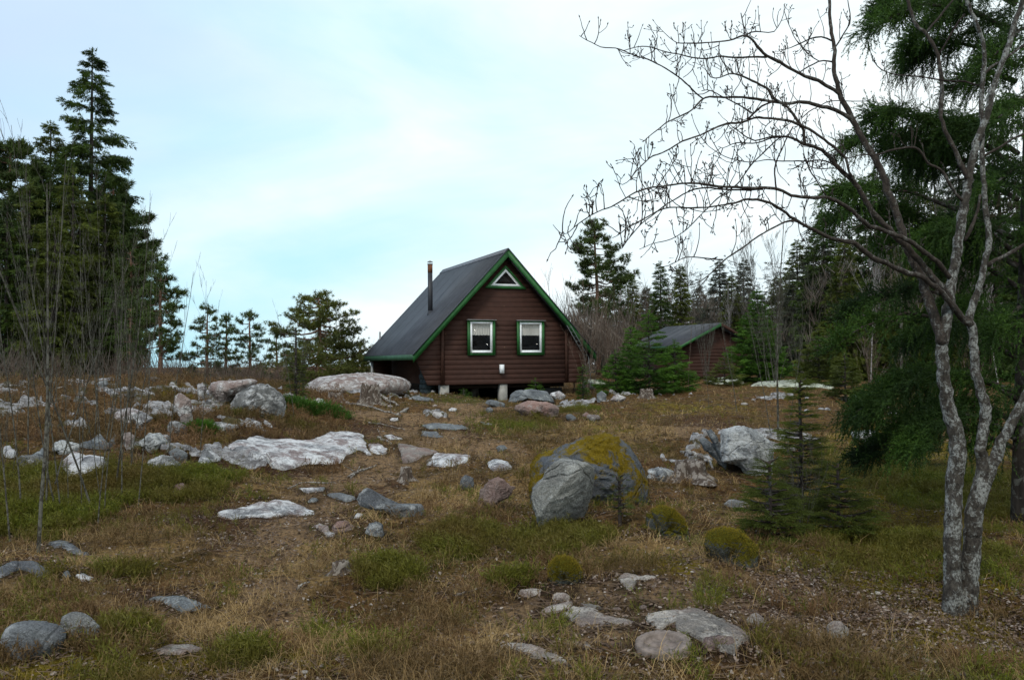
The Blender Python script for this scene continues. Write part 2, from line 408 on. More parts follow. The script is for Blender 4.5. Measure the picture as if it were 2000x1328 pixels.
n_b = noise(t, v, 1.1, 6, .6); n_m = noise(t, v, 5.5, 6, .65); n_f = noise(t, v, 38, 5, .7)
col = mix(t, ramp(t, n_m, [(.35, 0.0), (.65, 1.0)]), (.048, .025, .010), (.20, .108, .040))
col = mix(t, ramp(t, n_b, [(.45, 0.0), (.62, .6)]), col, (.095, .070, .016))
def cover(sock, colr, k=.9):
    global col
    f = ramp(t, math_(t, 'ADD', math_(t, 'MULTIPLY', sock, k), math_(t, 'MULTIPLY', math_(t, 'SUBTRACT', n_m, .5), 1.1)), [(.3, 0.0), (.5, 1.0)])
    col = mix(t, f, col, colr)
cover(se.outputs['Blue'], mix(t, n_f, (.040, .020, .010), (.125, .066, .034)), 1.25)
cover(se.outputs['Red'], mix(t, n_f, (.15, .09, .034), (.42, .27, .11)))
cover(at_.outputs['Alpha'], mix(t, n_f, (.050, .050, .010), (.13, .12, .03)))
at2 = nd(t, 'ShaderNodeAttribute', attribute_name='worn_and_contact_shade')
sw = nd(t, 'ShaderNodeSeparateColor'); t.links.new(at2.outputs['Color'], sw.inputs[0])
cover(sw.outputs['Red'], mix(t, n_f, (.12, .072, .036), (.38, .245, .13)), .95)
cover(se.outputs['Green'], mix(t, n_f, (.08, .06, .007), (.26, .19, .016)))
fine = ramp(t, n_f, [(.3, .25), (.7, .8)])
col = mix(t, .8, col, fine, 'OVERLAY')
n_c = noise(t, v, 14, 5, .6)
col = mix(t, ramp(t, n_c, [(.36, .75), (.48, 0.0)]), col, (.022, .014, .008))
vo = nd(t, 'ShaderNodeTexVoronoi'); vo.inputs['Scale'].default_value = 26; t.links.new(v, vo.inputs['Vector'])
sep = nd(t, 'ShaderNodeSeparateColor'); t.links.new(vo.outputs['Color'], sep.inputs[0])
col = mix(t, math_(t, 'MULTIPLY', ramp(t, sep.outputs[0], [(.72, 0.0), (.8, 1.0)]), ramp(t, vo.outputs['Distance'], [(.25, .8), (.45, 0.0)])), col, (.22, .165, .12))
col = mix(t, math_(t, 'MULTIPLY', sw.outputs['Blue'], .85), col, (.028, .017, .010))  # painted contact shade: ground colour darkened round the stones
# bedrock showing through
r1 = noise(t, v, 2.3, 8, .68); r2 = noise(t, v, 8, 8, .74, .5); r3 = noise(t, v, 70, 3, .7)
rc = mix(t, ramp(t, r1, [(.35, 0.0), (.6, 1.0)]), (.15, .145, .145), (.33, .31, .30))
rc = mix(t, ramp(t, r2, [(.48, 0.0), (.58, 1.0)]), rc, (.56, .55, .55))
rc = mix(t, ramp(t, noise(t, v, 1.6, 6, .7), [(.50, 0.0), (.56, .95)]), rc, (.080, .062, .016))
rc = mix(t, ramp(t, noise(t, v, 5, 8, .7), [(.57, 0.0), (.62, .8)]), rc, (.10, .10, .10))
rc = mix(t, .6, rc, ramp(t, r3, [(.3, .2), (.7, .8)]), 'OVERLAY')
col = mix(t, ramp(t, math_(t, 'ADD', sw.outputs['Green'], math_(t, 'MULTIPLY', math_(t, 'SUBTRACT', n_m, .5), .7)), [(.50, 0.0), (.62, 1.0)]), col, rc)
t.links.new(col, b.inputs['Base Color'])
bump(t, b, math_(t, 'ADD', n_f, math_(t, 'MULTIPLY', n_m, 1.5)), .06, 1.0)
M_ground = m
# ------------------------------------------------------------------ houses
TH = math.atan(700 / 1600)
def siding_mat(name, c):
    m, t, b = NT(name, .75, .25)
    v = ocoord(t, (1, 1, 1), False)
    vs = ocoord(t, (1.6, 1.6, 2.2), False)
    n1 = noise(t, vs, 4, 6, .6); n2_ = noise(t, v, 1.3, 4, .6)
    col = mix(t, ramp(t, n1, [(.3, 0.0), (.7, 1.0)]), tuple(q * .8 for q in c), tuple(q * 1.2 for q in c))
    col = mix(t, ramp(t, n2_, [(.45, 0.0), (.75, .5)]), col, (c[0] * 1.5, c[1] * 1.45, c[2] * 1.4))
    wn = nd(t, 'ShaderNodeTexVoronoi'); wn.inputs['Scale'].default_value = 2.6; t.links.new(v, wn.inputs['Vector'])
    col = mix(t, ramp(t, wn.outputs['Distance'], [(.03, .7), (.06, 0.0)]), col, (.20, .12, .07))
    t.links.new(col, b.inputs['Base Color']); bump(t, b, n1, .004, .5)
    return m
M_side = siding_mat('stained_brown_planks', (.043, .018, .012))
M_green = flat_mat('green_paint', (.022, .115, .028), .5, .35, .3, 5)
M_green_d = flat_mat('dark_green_paint', (.03, .085, .045), .5, .35, .3, 5)
M_white = flat_mat('white_paint', (.84, .86, .87), .5, .3, .1, 20)
M_conc = flat_mat('concrete', (.33, .32, .29), .9, .1, .25, 9)
M_dark = flat_mat('dark_timber', (.02, .014, .011), .9, .1, .2, 4)
M_metal = flat_mat('galvanised_metal', (.25, .26, .26), .45, .5, .2, 12)
M_soot = flat_mat('black_enamel', (.022, .023, .028), .5, .4, .3, 9)
M_rust = flat_mat('rusty_metal', (.15, .062, .032), .8, .2, .5, 22)
M_curtain = flat_mat('curtain_cloth', (.88, .86, .80), .9, .1, .12, 3, (30, 1, 1))
M_block = flat_mat('grey_green_blocks', (.045, .06, .062), .85, .15, .35, 4)
def roof_mat():
    m, t, b = NT('roofing_felt', .62, .35)
    v = ocoord(t, (1, 1, 1), False)
    n1 = noise(t, v, 2.2, 6, .62); n2_ = noise(t, v, 60, 3, .7)
    st = noise(t, ocoord(t, (.7, 6.5, .7), False), 1.0, 3, .6)
    col = mix(t, ramp(t, n1, [(.35, 0.0), (.7, 1.0)]), (.024, .026, .032), (.046, .050, .060))
    col = mix(t, ramp(t, st, [(.55, 0.0), (.72, .35)]), col, (.070, .075, .085))
    col = mix(t, .4, col, ramp(t, n2_, [(.3, .3), (.7, .7)]), 'OVERLAY')
    t.links.new(col, b.inputs['Base Color']); bump(t, b, n2_, .004, .6)
    return m
M_roof = roof_mat()
m, t, b = NT('window_glass', .04, .6)
b.inputs['Base Color'].default_value = (.012, .014, .018, 1); b.inputs['Alpha'].default_value = .14
M_glass = m
def planks(zlo, zhi, step, xl, xr, holes, y0, th=.028):
    """horizontal weatherboards between xl(z) and xr(z), with rectangular holes (xa, xb, za, zb)"""
    mb = MB(); z = zlo; k = 0
    cuts = sorted({zlo, zhi} | {zlo + i * step for i in range(int((zhi - zlo) / step) + 1)})
    for a, b_ in zip(cuts[:-1], cuts[1:]):
        if b_ - a < .004: continue
        segs = [(xl, xr)]
        mid = .5 * (a + b_)
        spans = []
        for xa, xb, za, zb in holes:
            if za < b_ - .02 and zb > a + .02: spans.append((xa, xb))
        spans.sort()
        edges = [None] + [s for s in spans] + [None]
        jit = rng.normal(0, .0015)
        for e0, e1 in zip(edges[:-1], edges[1:]):
            l = (lambda z_, e=e0: xl(z_)) if e0 is None else (lambda z_, e=e0: e[1])
            r = (lambda z_, e=e1: xr(z_)) if e1 is None else (lambda z_, e=e1: e[0])
            a2, b2 = a + .009, b_ - .0005
            if r(mid) - l(mid) < .02: continue
            ra, rb = max(r(a), l(a) + .001), max(r(b2), l(b2) + .001)
            # board profile: bottom edge proud, top edge tucked in, dark gap between boards
            V = [(l(a), y0 - th - .001 + jit, a2), (ra, y0 - th - .001 + jit, a2), (rb, y0 - th + .001 + jit, b2), (l(b2), y0 - th + .001 + jit, b2),
                 (l(a), y0 - th + .006, a), (ra, y0 - th + .006, a), (rb, y0 - th + .006, b_), (l(b2), y0 - th + .006, b_)]
            mb.add(V, [(0,1,2,3),(7,6,5,4),(0,4,5,1),(3,2,6,7),(1,5,6,2),(4,0,3,7)])
    return mb
def window_unit(parent, x0, x1, z0, z1, yf, org, striped):
    """outer green trim box x0..x1, z0..z1 on the wall plane y = yf"""
    g = .085; wf = .062
    mb = MB()
    mb.box((x0, yf - .055, z0), (x0 + g, yf, z1 - .02)); mb.box((x1 - g, yf - .055, z0), (x1, yf, z1 - .02))
    mb.box((x0 + g, yf - .053, z0), (x1 - g, yf, z0 + g)); mb.box((x0 + g, yf - .053, z1 - g * .75), (x1 - g, yf, z1 - .022))
    win = put('window', mb, M_green, org, parent)
    mb = MB()
    mb.box((x0 - .02, yf - .12, z1 - .02), (x1 + .03, yf + .0, z1)); put('flashing', mb, M_metal, org, win)
    a, b_, c, d = x0 + g + .002, x1 - g - .002, z0 + g + .002, z1 - g * .75 - .002
    mb = MB()
    mb.box((a, yf - .045, c), (a + wf, yf + .03, d)); mb.box((b_ - wf, yf - .045, c), (b_, yf + .03, d))
    mb.box((a + wf, yf - .045, c), (b_ - wf, yf + .03, c + wf)); mb.box((a + wf, yf - .045, d - wf), (b_ - wf, yf + .03, d))
    mb.box((a + wf - .02, yf - .075, c - .012), (b_ - wf + .02, yf - .047, c + .02))
    put('frame', mb, M_white, org, win)
    mb = MB(); mb.box((a + wf, yf - .005, c + wf), (b_ - wf, yf + .001, d - wf)); put('pane', mb, M_glass, org, win)
    # curtain: pleated valance
    n = 60; xs = np.linspace(a + wf * .5, b_ - wf * .5, n); zt = d - wf + .03; zb = zt - .37
    ys = yf + .03 + .018 * np.sin(np.arange(n) * (1.5 if striped else .9)) + .006 * np.sin(np.arange(n) * 3.1)
    V = np.concatenate([np.stack([xs, ys, np.full(n, zt)], -1), np.stack([xs, ys, zb + .006 * np.sin(np.arange(n) * .7)], -1)])
    i = np.arange(n - 1); mb = MB(); mb.add(V, np.stack([i, i + 1, i + 1 + n, i + n], -1)); put('curtain', mb, M_curtain, org, win)
    return win
P0 = at(992.8, 485.2, 25.0)
HZ = .50
org = (0, 0, HZ)
house = empty('wooden_cabin', (P0[0], P0[1], HZ), 'dark brown plank cabin with steep black roof, green trim and two white framed windows', 'cabin', rz=TH)
RID, EAVE, W, LEN, OV = 5.09, 1.89, 3.02, 6.2, .27
SL = (RID - EAVE) / W
def under(x): return RID - .17 - SL * abs(x)        # underside of the roof
zb = .945
XL, XR = -2.07, 2.11
holes = [(-1.19, -.44, 1.90, 2.87), (.45, 1.23, 1.90, 2.87)]
def wl(z): return max(XL + .05, -(RID - .17 - z) / SL)
def wr(z): return min(XR - .05, (RID - .17 - z) / SL)
mb = planks(zb, 4.86, .148, wl, wr, holes, OV + .03)
wall = put('front_wall', mb, M_side, org, house)
# structural wall behind the boards (with openings) and the other walls
mb = MB()
def solid(x0, x1, z0, z1): mb.box((x0, OV + .012, z0), (x1, OV + .10, z1))
solid(XL, -1.16, zb, 2.6); solid(-1.2 + .78, .48, zb, 2.86); solid(1.2, XR, zb, 2.6)
solid(-1.16, -.42, zb, 1.93); solid(.48, 1.2, zb, 1.93)
mb.prism([(-1.9, 2.86), (-.5, 2.86), (-.5, 3.97), (-.72, 3.97)] if False else [(-2.0, 2.87), (2.0, 2.87), (.97, 3.92), (-.97, 3.92)], OV + .012, OV + .10)
mb.prism([(-.97, 3.925), (-.58, 3.925), (0, 4.55), (.58, 3.925), (.97, 3.925), (0, 4.9)], OV + .012, OV + .10)
put('inner_wall', mb, M_dark, org, house)
mb = MB()
mb.box((XL, OV + .11, zb), (XL + .12, LEN - .35, under(XL) - .005)); mb.box((XR - .12, OV + .11, zb), (XR, LEN - .35, under(XR) - .005))
mb.prism([(XL, zb), (XR, zb), (XR, under(XR)), (0, under(0)), (XL, under(XL))], LEN - .34, LEN - .2)
put('back_and_side_walls', mb, M_side, org, house)
mb = MB(); mb.box((XL, OV + .22, zb - .12), (XR, LEN - .2, zb - .003)); put('floor', mb, M_dark, org, house)
mb = MB(); mb.box((XL, LEN - .45, -.3), (XR, LEN - .36, zb - .125)); mb.box((XL, OV + 1.2, -.3), (XL + .09, LEN - .46, zb - .125)); mb.box((XR - .09, OV + 1.2, -.3), (XR, LEN - .46, zb - .125)); put('underfloor_light_blocker', mb, M_dark, org, house)  # dark walls added under the floor to block light from behind and beside
M_cb = siding_mat('dark_brown_board', (.045, .019, .012))
for x0, x1 in ((XL - .03, XL + .055), (XR - .055, XR + .03)):
    mb = MB(); mb.box((x0, OV - .035, zb), (x1, OV + .03, under(max(abs(x0), abs(x1))) - .01))
    put('corner_board', mb, M_cb, org, house)
# slanting wing walls under the eaves, front and back
def wing(s, y):
    xb = XL - .031 if s < 0 else XR + .031
    f = lambda z: min(abs(xb) + .42 + (z - zb) * .45, (RID - .17 - z) / SL)
    if s < 0: l, r = (lambda z: -f(z)), (lambda z: xb)
    else: l, r = (lambda z: xb), (lambda z: f(z))
    mb = planks(zb, under(xb) - .02, .148, l, r, [], y)
    # thin backing so that the wing has a body
    pts = [(xb, zb), (s * (abs(xb) + .40), zb), (s * f(1.75), 1.75), (xb, under(xb) - .03)]
    if s > 0: pts = pts[::-1]
    mb.prism(pts, y + .002, y + .06)
    return mb
for s in (-1, 1):
    put('wing_wall', wing(s, OV + .03), M_side, org, house)
    put('wing_wall', wing(s, LEN - .32), M_side, org, house)
# roof slabs with battens of the felt joints, soffit, verge boards, ridge
def slope(s, x0, x1, y0, y1, t0, t1):
    """box lying on the roof slope, thickness t0..t1 measured vertically below the outer plane"""
    P = []
    for x, y in ((x0, y0), (x1, y0), (x1, y1), (x0, y1)):
        for tt in (t0, t1): P.append((s * x, y, RID - SL * x - tt))
    return P, [(0,2,4,6),(7,5,3,1),(0,1,3,2),(2,3,5,4),(4,5,7,6),(6,7,1,0)]
roof = None
mb = MB()
for s in (-1, 1): mb.add(*slope(s, 0, W, .03, LEN, 0, .16))
roof = put('roof', mb, M_roof, org, house)
mb = MB()
for s in (-1,):
    for y in np.arange(.95, LEN, 1.0):
        mb.add(*slope(s, .02, W - .005, y, y + .045, -.004, .02))
put('felt_seam', mb, M_roof, org, roof)
mb = MB()
for s in (-1, 1): mb.add(*slope(s, 0, .13, .02, LEN + .01, -.02, .0))
put('ridge_cap', mb, flat_mat('worn_ridge', (.13, .135, .15), .6, .3, .3, 6), org, roof)
for s in (-1, 1):
    mb = MB(); mb.add(*slope(s, 0, W + .02, -.005, .028, .03, .25)); put('verge_board', mb, M_green, org, house)
    mb = MB(); mb.add(*slope(s, 0, W + .03, -.03, .03, -.012, .028)); put('verge_strip', mb, M_roof, org, house)
    mb = MB(); mb.box((s * (W + .002) if s > 0 else -(W + .035), .03, EAVE - .19), ((W + .035) if s > 0 else -(W + .002), LEN, EAVE - .03))
    put('eave_board', mb, M_green_d, org, house)
window_unit(house, -1.265, -.365, 1.83, 2.91, OV, org, False)
window_unit(house, .375, 1.305, 1.83, 2.91, OV, org, True)
# gable triangle window
def tri(r0, r1, y0, y1):
    """triangular ring between two (half width, z base, z top) triangles"""
    mb = MB(); (a, b_, c), (d, e, f) = r0, r1
    V = [(-a, b_), (a, b_), (0, c), (-d, e), (d, e), (0, f)]
    V = [(x + .01, y0, z) for x, z in V] + [(x + .01, y1, z) for x, z in V]
    mb.add(V, [(0,1,4,3),(1,2,5,4),(2,0,3,5),(6,9,10,7),(7,10,11,8),(8,11,9,6),(0,6,7,1),(1,7,8,2),(2,8,6,0),(3,4,10,9),(4,5,11,10),(5,3,9,11)])
    return mb
tw = put('gable_window', tri((.70, 3.88, 4.60), (.52, 3.955, 4.49), OV - .05, OV), M_green, org, house)
put('frame', tri((.52, 3.957, 4.488), (.37, 4.02, 4.40), OV - .04, OV + .04), M_white, org, tw)
mb = MB(); mb.prism([(-.36, 4.022), (.38, 4.022), (.01, 4.398)], OV - .042, OV - .036); put('pane', mb, M_glass, org, tw)
mb = MB(); mb.prism([(-.36, 4.022), (.38, 4.022), (.01, 4.398)], OV - .034, OV - .028); put('blind', mb, M_dark, org, tw)
mb = MB(); mb.box((-.225, OV - .10, 1.27), (-.095, OV - .012, 1.54)); mb.box((-.215, OV - .108, 1.28), (-.105, OV - .10, 1.53))
put('meter_box', mb, M_white, org, house)
# chimney: a flue through the left slope
c = at(840.5, 610, 1.0) - EYE
# point where the view ray meets the left slope
ex = np.array([math.cos(TH), math.sin(TH), 0]); ey = np.array([-math.sin(TH), math.cos(TH), 0])
nrm = -ex * SL + np.array([0, 0, 1.0])              # slope plane: z = RID + SL * x (x < 0)
tt = np.dot(np.array([P0[0], P0[1], RID]) - EYE, nrm) / np.dot(c, nrm)
hit = EYE + c * tt
lx, ly = float(np.dot(hit - P0, ex)), float(np.dot(hit - P0, ey))
ztop = (at(841, 509, hit[1]))[2]
def cyl(x, y, z0, z1, r, k=20, r1=None):
    mb = MB(); mb.tube([(x, y, z0), (x, y, z1)], [r, r if r1 is None else r1], k); return mb
ch = put('flue', cyl(lx, ly, hit[2] - .3, ztop - .40, .078), M_soot, org, house, True)
put('rusty_collar', cyl(lx, ly, ztop - .40, ztop - .14, .080), M_rust, org, ch, True)
mb = cyl(lx, ly, ztop - .14, ztop - .10, .088); mb.tube([(lx, ly, ztop - .05), (lx, ly, ztop)], [.10, .012], 16)
for a in range(4):
    mb.tube([(lx + .07 * math.cos(a * 1.57), ly + .07 * math.sin(a * 1.57), ztop - .1), (lx + .07 * math.cos(a * 1.57), ly + .07 * math.sin(a * 1.57), ztop - .045)], .006, 4)
put('rain_cap', mb, M_metal, org, ch)
mb = cyl(lx, ly, hit[2] - .22, hit[2] + .05, .13, r1=.085); put('flashing_cone', mb, M_roof, org, ch, True)
put('vent_pipe', cyl(-2.45, LEN - .12, 1.9, 2.75, .035, 10), M_metal, org, house, True)
put('eave_post', cyl(-W + .12, LEN - .75, .2, EAVE - .18, .05, 10), M_metal, org, house, True)
# grey block pier in the shaded side recess
mb = MB()
for k in range(9):
    for q in range(2):
        o = (.16 if k % 2 else 0)
        mb.box((XL - .34 + rng.normal(0, .004), .75 + q * .33 + o * .5, .35 + k * .152), (XL - .03, .75 + q * .33 + .32 + o * .5, .35 + k * .152 + .143))
put('block_pier', mb, M_block, org, house)
# foundation: piers at the front, block wall to the right rear
for x, y, r in ((-1.97, OV + .14, .13), (.0 - .06, OV + .14, .12), (-1.9, 3.0, .12), (0, 3.0, .12), (1.9, 3.0, .12), (1.2, 1.2, .1), (-1.9, 5.6, .12), (1.9, 5.6, .12)):
    mb = MB(); mb.box((x - r, y - .1, .0), (x + r, y + .12, zb - (.004 if y < 1 else .125))); put('concrete_pier', mb, M_conc, org, house)
mb = MB(); mb.box((1.35, OV + .35, .1), (XR, OV + .55, zb - .165)); put('stone_footing', mb, flat_mat('dark_stone', (.05, .05, .05), .9, .1, .4, 6), org, house)
# ------------------------------------------------------------------ shed
Q0 = at(1409, 630, 36.0)
SZ = float(hgt(Q0[0], Q0[1])) - .2
shed = empty('storage_shed', (Q0[0], Q0[1], SZ), 'low brown shed with black felt roof and green verge behind the young spruces', 'shed', rz=TH)
org2 = (0, 0, SZ)
RID, W, LEN = float(Q0[2]), 2.15, 4.3
SL = .98 / W
def under(x): return RID - .14 - SL * abs(x)
mb = MB()
for s in (-1, 1): mb.add(*slope(s, 0, W, .02, LEN, 0, .12))
rf = put('roof', mb, M_roof, org2, shed)
mb = MB()
for y in np.arange(.6, LEN, .62): mb.add(*slope(-1, .02, W - .005, y, y + .04, -.009, .02))
put('felt_seam', mb, M_roof, org2, rf)
for s in (-1, 1):
    mb = MB(); mb.add(*slope(s, 0, W + .02, -.02, .018, .02, .15)); put('verge_board', mb, M_green if s < 0 else M_side, org2, shed)
mb = MB(); mb.box((-W - .03, .02, RID - SL * W - .14), (-W - .002, LEN, RID - SL * W - .03)); put('eave_board', mb, M_green_d, org2, shed)
bx = W - .3
mb = planks(SZ + .35, RID - .16, .15, lambda z: max(-bx, -(RID - .14 - z) / SL), lambda z: min(bx, (RID - .14 - z) / SL), [], .35)
put('front_wall', mb, M_side, org2, shed)
mb = MB(); mb.box((-bx, .36, SZ), (-bx + .1, LEN - .2, under(bx) - .01)); mb.box((bx - .1, .36, SZ), (bx, LEN - .2, under(bx) - .01))
mb.prism([(-bx, SZ), (bx, SZ), (bx, under(bx)), (0, under(0)), (-bx, under(bx))], LEN - .2, LEN - .1)
mb.prism([(-bx, SZ), (bx, SZ), (bx, under(bx) - .02), (0, under(0) - .02), (-bx, under(bx) - .02)], .352, .42)
put('back_and_side_walls', mb, M_side, org2, shed)
# ladder leaning at the right corner of the cabin
def H(x, y, z): return np.array([P0[0], P0[1], 0]) + ex * x + ey * y + np.array([0, 0, z])
M_ladder = flat_mat('dull_ladder_metal', (.11, .12, .12), .6, .3, .3, 12)
la, lb = H(2.0, -.1, 2.75), H(2.45, -.42, 1.75)
ldr = empty('metal_ladder', lb, 'small grey metal ladder leaning under the right eave of the cabin', 'ladder')
for off in (-.11, .11):
    mb = MB(); mb.tube([la + ex * off * .6, (lb + ex * off * .6) * 1.0], .010, 5); put('rail', mb, M_ladder, lb, ldr)
    mb = MB(); mb.tube([lb + ex * off * .6, lb + ex * off * .6 + np.array([.1, -.1, -1.15])], .010, 5); put('rail', mb, M_ladder, lb, ldr)
for k in range(7):
    q = la + (lb - la) * (k + .5) / 7
    mb = MB(); mb.tube([q - ex * .066, q + ex * .066], .008, 5); put('rung', mb, M_ladder, lb, ldr)
# ------------------------------------------------------------------ rocks
R_ = {}
def RM(k):
    if k not in R_:
        R_[k] = {
            'white': lambda: rock_mat('white_lichened_granite', (.34,.34,.345), (.70,.70,.70), .66, dark=(.12,.125,.135), pink=.35),
            'whitemoss': lambda: rock_mat('pale_granite_with_moss', (.30,.31,.31), (.55,.56,.55), .7, moss=.28, mosscol=(.10,.085,.015), dark=(.12,.13,.14), mossn=.15),
            'grey': lambda: rock_mat('grey_granite', (.22,.235,.24), (.36,.38,.38), .4, dark=(.10,.11,.12)),
            'palegrey': lambda: rock_mat('clean_broken_granite', (.30,.30,.275), (.40,.40,.375), .5, dark=(.19,.19,.18)),
            'bluegrey': lambda: rock_mat('blue_grey_stone', (.20,.21,.215), (.36,.37,.37), .42, dark=(.095,.10,.11)),
            'pink': lambda: rock_mat('pink_granite', (.27,.215,.19), (.38,.34,.32), .35, pink=.6, dark=(.15,.10,.09)),
            'pinkwhite': lambda: rock_mat('pink_and_white_granite', (.32,.295,.275), (.58,.565,.55), .55, pink=.3, dark=(.15,.12,.11)),
            'dull': lambda: rock_mat('dull_worn_granite', (.23,.215,.195), (.33,.31,.28), .5, pink=.4, dark=(.12,.11,.10)),
            'slabfront': lambda: rock_mat('trodden_pale_granite', (.31,.275,.24), (.48,.435,.385), .6, pink=.3, dark=(.15,.14,.13)),
            'moss': lambda: rock_mat('moss_covered_rock', (.10,.11,.10), (.2,.2,.2), .2, moss=.56, mosscol=(.12,.105,.010), dark=(.06,.06,.06), mossn=.30),
            'mossmat': lambda: rock_mat('low_moss', (.07,.06,.03), (.2,.2,.2), 0, moss=.45, mosscol=(.12,.115,.012), dark=(.04,.035,.02), mossn=.1),
            'orange': lambda: rock_mat('boulder_with_orange_moss', (.13,.14,.155), (.25,.26,.27), .35, moss=.60, mosscol=(.22,.15,.010), dark=(.09,.095,.10), mossn=.02),
            'fartint': lambda: rock_mat('pale_green_lichen_rock', (.26,.27,.23), (.47,.50,.40), .8, dark=(.14,.14,.12)),
            'darklichen': lambda: rock_mat('dark_grey_lichen_rock', (.24,.24,.23), (.52,.52,.51), .55, moss=.16, mosscol=(.11,.085,.012), dark=(.07,.07,.07), mossn=.2),
            'concrete': lambda: rock_mat('weathered_concrete_disc', (.20,.165,.15), (.28,.25,.23), .3, moss=.0, dark=(.13,.11,.10)),
        }[k]()
    return R_[k]
FUZZ = []; FLAT = []
FOOT = []          # footprints where nothing grows: (polygon xy)
def inpoly(X, Y, poly):
    c = np.zeros(np.shape(X), bool); n = len(poly)
    for i in range(n):
        x0, y0 = poly[i]; x1, y1 = poly[i - 1]
        k = ((y0 > Y) != (y1 > Y)) & (X < (x1 - x0) * (Y - y0) / (y1 - y0 + 1e-12) + x0)
        c ^= k
    return c
def pdist(X, Y, poly):
    d = np.full(np.shape(X), 1e9); n = len(poly)
    for i in range(n):
        a = np.array(poly[i - 1]); b_ = np.array(poly[i]); e = b_ - a; L = (e ** 2).sum() + 1e-12
        s = np.clip(((X - a[0]) * e[0] + (Y - a[1]) * e[1]) / L, 0, 1)
        d = np.minimum(d, np.hypot(X - a[0] - s * e[0], Y - a[1] - s * e[1]))
    return d
def Zm(ox, oy, sc, pts): return [(ox + x / sc, oy + y / sc) for x, y in pts]
def small_(pts, D): return (pts[:, 0].max() - pts[:, 0].min()) / F * D < 1.6
def outcrop(name, pts, mk, label, cat, group=None, h=.10, res=70, dome=.5, rough=.03, moss=False):
    """bedrock or slab: the outline is carried onto the terrain and raised from it, its sides run into the ground"""
    pts = np.array(pts, float)
    c = pts.mean(0); lo = pts[pts[:, 1].argmax()]
    g0 = ground(c[0], max(c[1], 722)); D = g0[1]
    # local plane of the terrain, lifted a little
    e = max(.15, .25 * (pts[:, 0].max() - pts[:, 0].min()) / F * D)
    gr_ = np.array([[i, j] for i in (-1, 0, 1) for j in (-1, 0, 1)]) * e
    hz_ = hgt(g0[0] + gr_[:, 0], D + gr_[:, 1]) if small_(pts, D) else hbase(g0[0] + gr_[:, 0], D + gr_[:, 1])
    co_ = np.linalg.lstsq(np.concatenate([gr_, np.ones((9, 1))], 1), hz_, rcond=None)[0]; gx, gy = float(co_[0]), float(co_[1])
    off_ = float(g0[2] - hbase(g0[0], D)); z0 = float(g0[2]) + h * .4
    nrm = np.array([-gx, -gy, 1.0]); base = np.array([g0[0], D, z0])
    r = ray(pts[:, 0], pts[:, 1])
    tt = ((base - EYE) @ nrm) / (r @ nrm)
    rng_d = (pts[:, 0].max() - pts[:, 0].min()) / F * D
    lim = max(rng_d * .9, .4)
    tt = np.where((tt < 0) | (tt > D + lim), D + lim, tt); tt = np.clip(tt, D - lim, D + lim)
    P = (EYE + r * tt[:, None])[:, :2]
    FOOT.append(P); FLAT.append(P)
    mn, mx = P.min(0), P.max(0); pad = .12 * (mx - mn).max() + .05
    nx = res; ny = max(14, int(res * (mx - mn + 2 * pad)[1] / (mx - mn + 2 * pad)[0])); ny = min(ny, res * 2)
    X, Y = np.meshgrid(np.linspace(mn[0] - pad, mx[0] + pad, nx), np.linspace(mn[1] - pad, mx[1] + pad, ny))
    sd = np.where(inpoly(X, Y, P), 1, -1) * pdist(X, Y, P)
    size = (mx - mn).min()
    q = np.stack([X, Y, np.zeros_like(X) + c[0] * .01], -1)
    sd = sd + fbm(q * (1.6 / max(size, .2)), 4) * size * .07 + size * .02
    s = np.clip(sd / (size * .5), 0, 1)
    ridg = fbm(q * (1.1 / max(size, .15)) + 9, 4)
    step = np.floor(fbm(q * (.9 / max(size, .15)) + 3, 2) * 5) / 5
    base_ = (.3 * (float(g0[2]) + gx * (X - g0[0]) + gy * (Y - D)) + .7 * hgt(X, Y)) if small_(pts, D) else hbase(X, Y) + off_
    Z = base_ + h * (.25 + .65 * s ** dome) + ridg * h * .3 * s ** .5 + step * h * .3 + fbm(q * 9, 3) * rough * .5
    Z = np.where(sd > 0, np.maximum(Z, hgt(X, Y) + .008 + np.minimum(.25 * h, sd * .5)), Z)
    Z = Z + np.where(sd < 0, sd * 2.5 - .02, 0)
    Z = np.where(sd < -pad * .9, Z - .3, Z)
    i = np.arange(ny - 1)[:, None] * nx + np.arange(nx - 1)[None]
    Fq = np.stack([i, i + 1, i + 1 + nx, i + nx], -1).reshape(-1, 4)
    keep = sd > -pad * .35
    seed_ = np.zeros_like(keep); seed_[np.unravel_index(np.argmax(sd), sd.shape)] = True
    for _ in range(600):                     # keep the one piece that holds the middle
        g = seed_.copy(); g[1:] |= seed_[:-1]; g[:-1] |= seed_[1:]; g[:, 1:] |= seed_[:, :-1]; g[:, :-1] |= seed_[:, 1:]
        g &= keep
        if (g == seed_).all(): break
        seed_ = g
    Fq = Fq[seed_.ravel()[Fq].all(1)]
    mb = MB(); mb.add(np.stack([X, Y, Z], -1).reshape(-1, 3), Fq)
    o = put(name, mb, RM(mk), (g0[0], D, z0), smooth=True)
    return tag(o, label, cat, group)
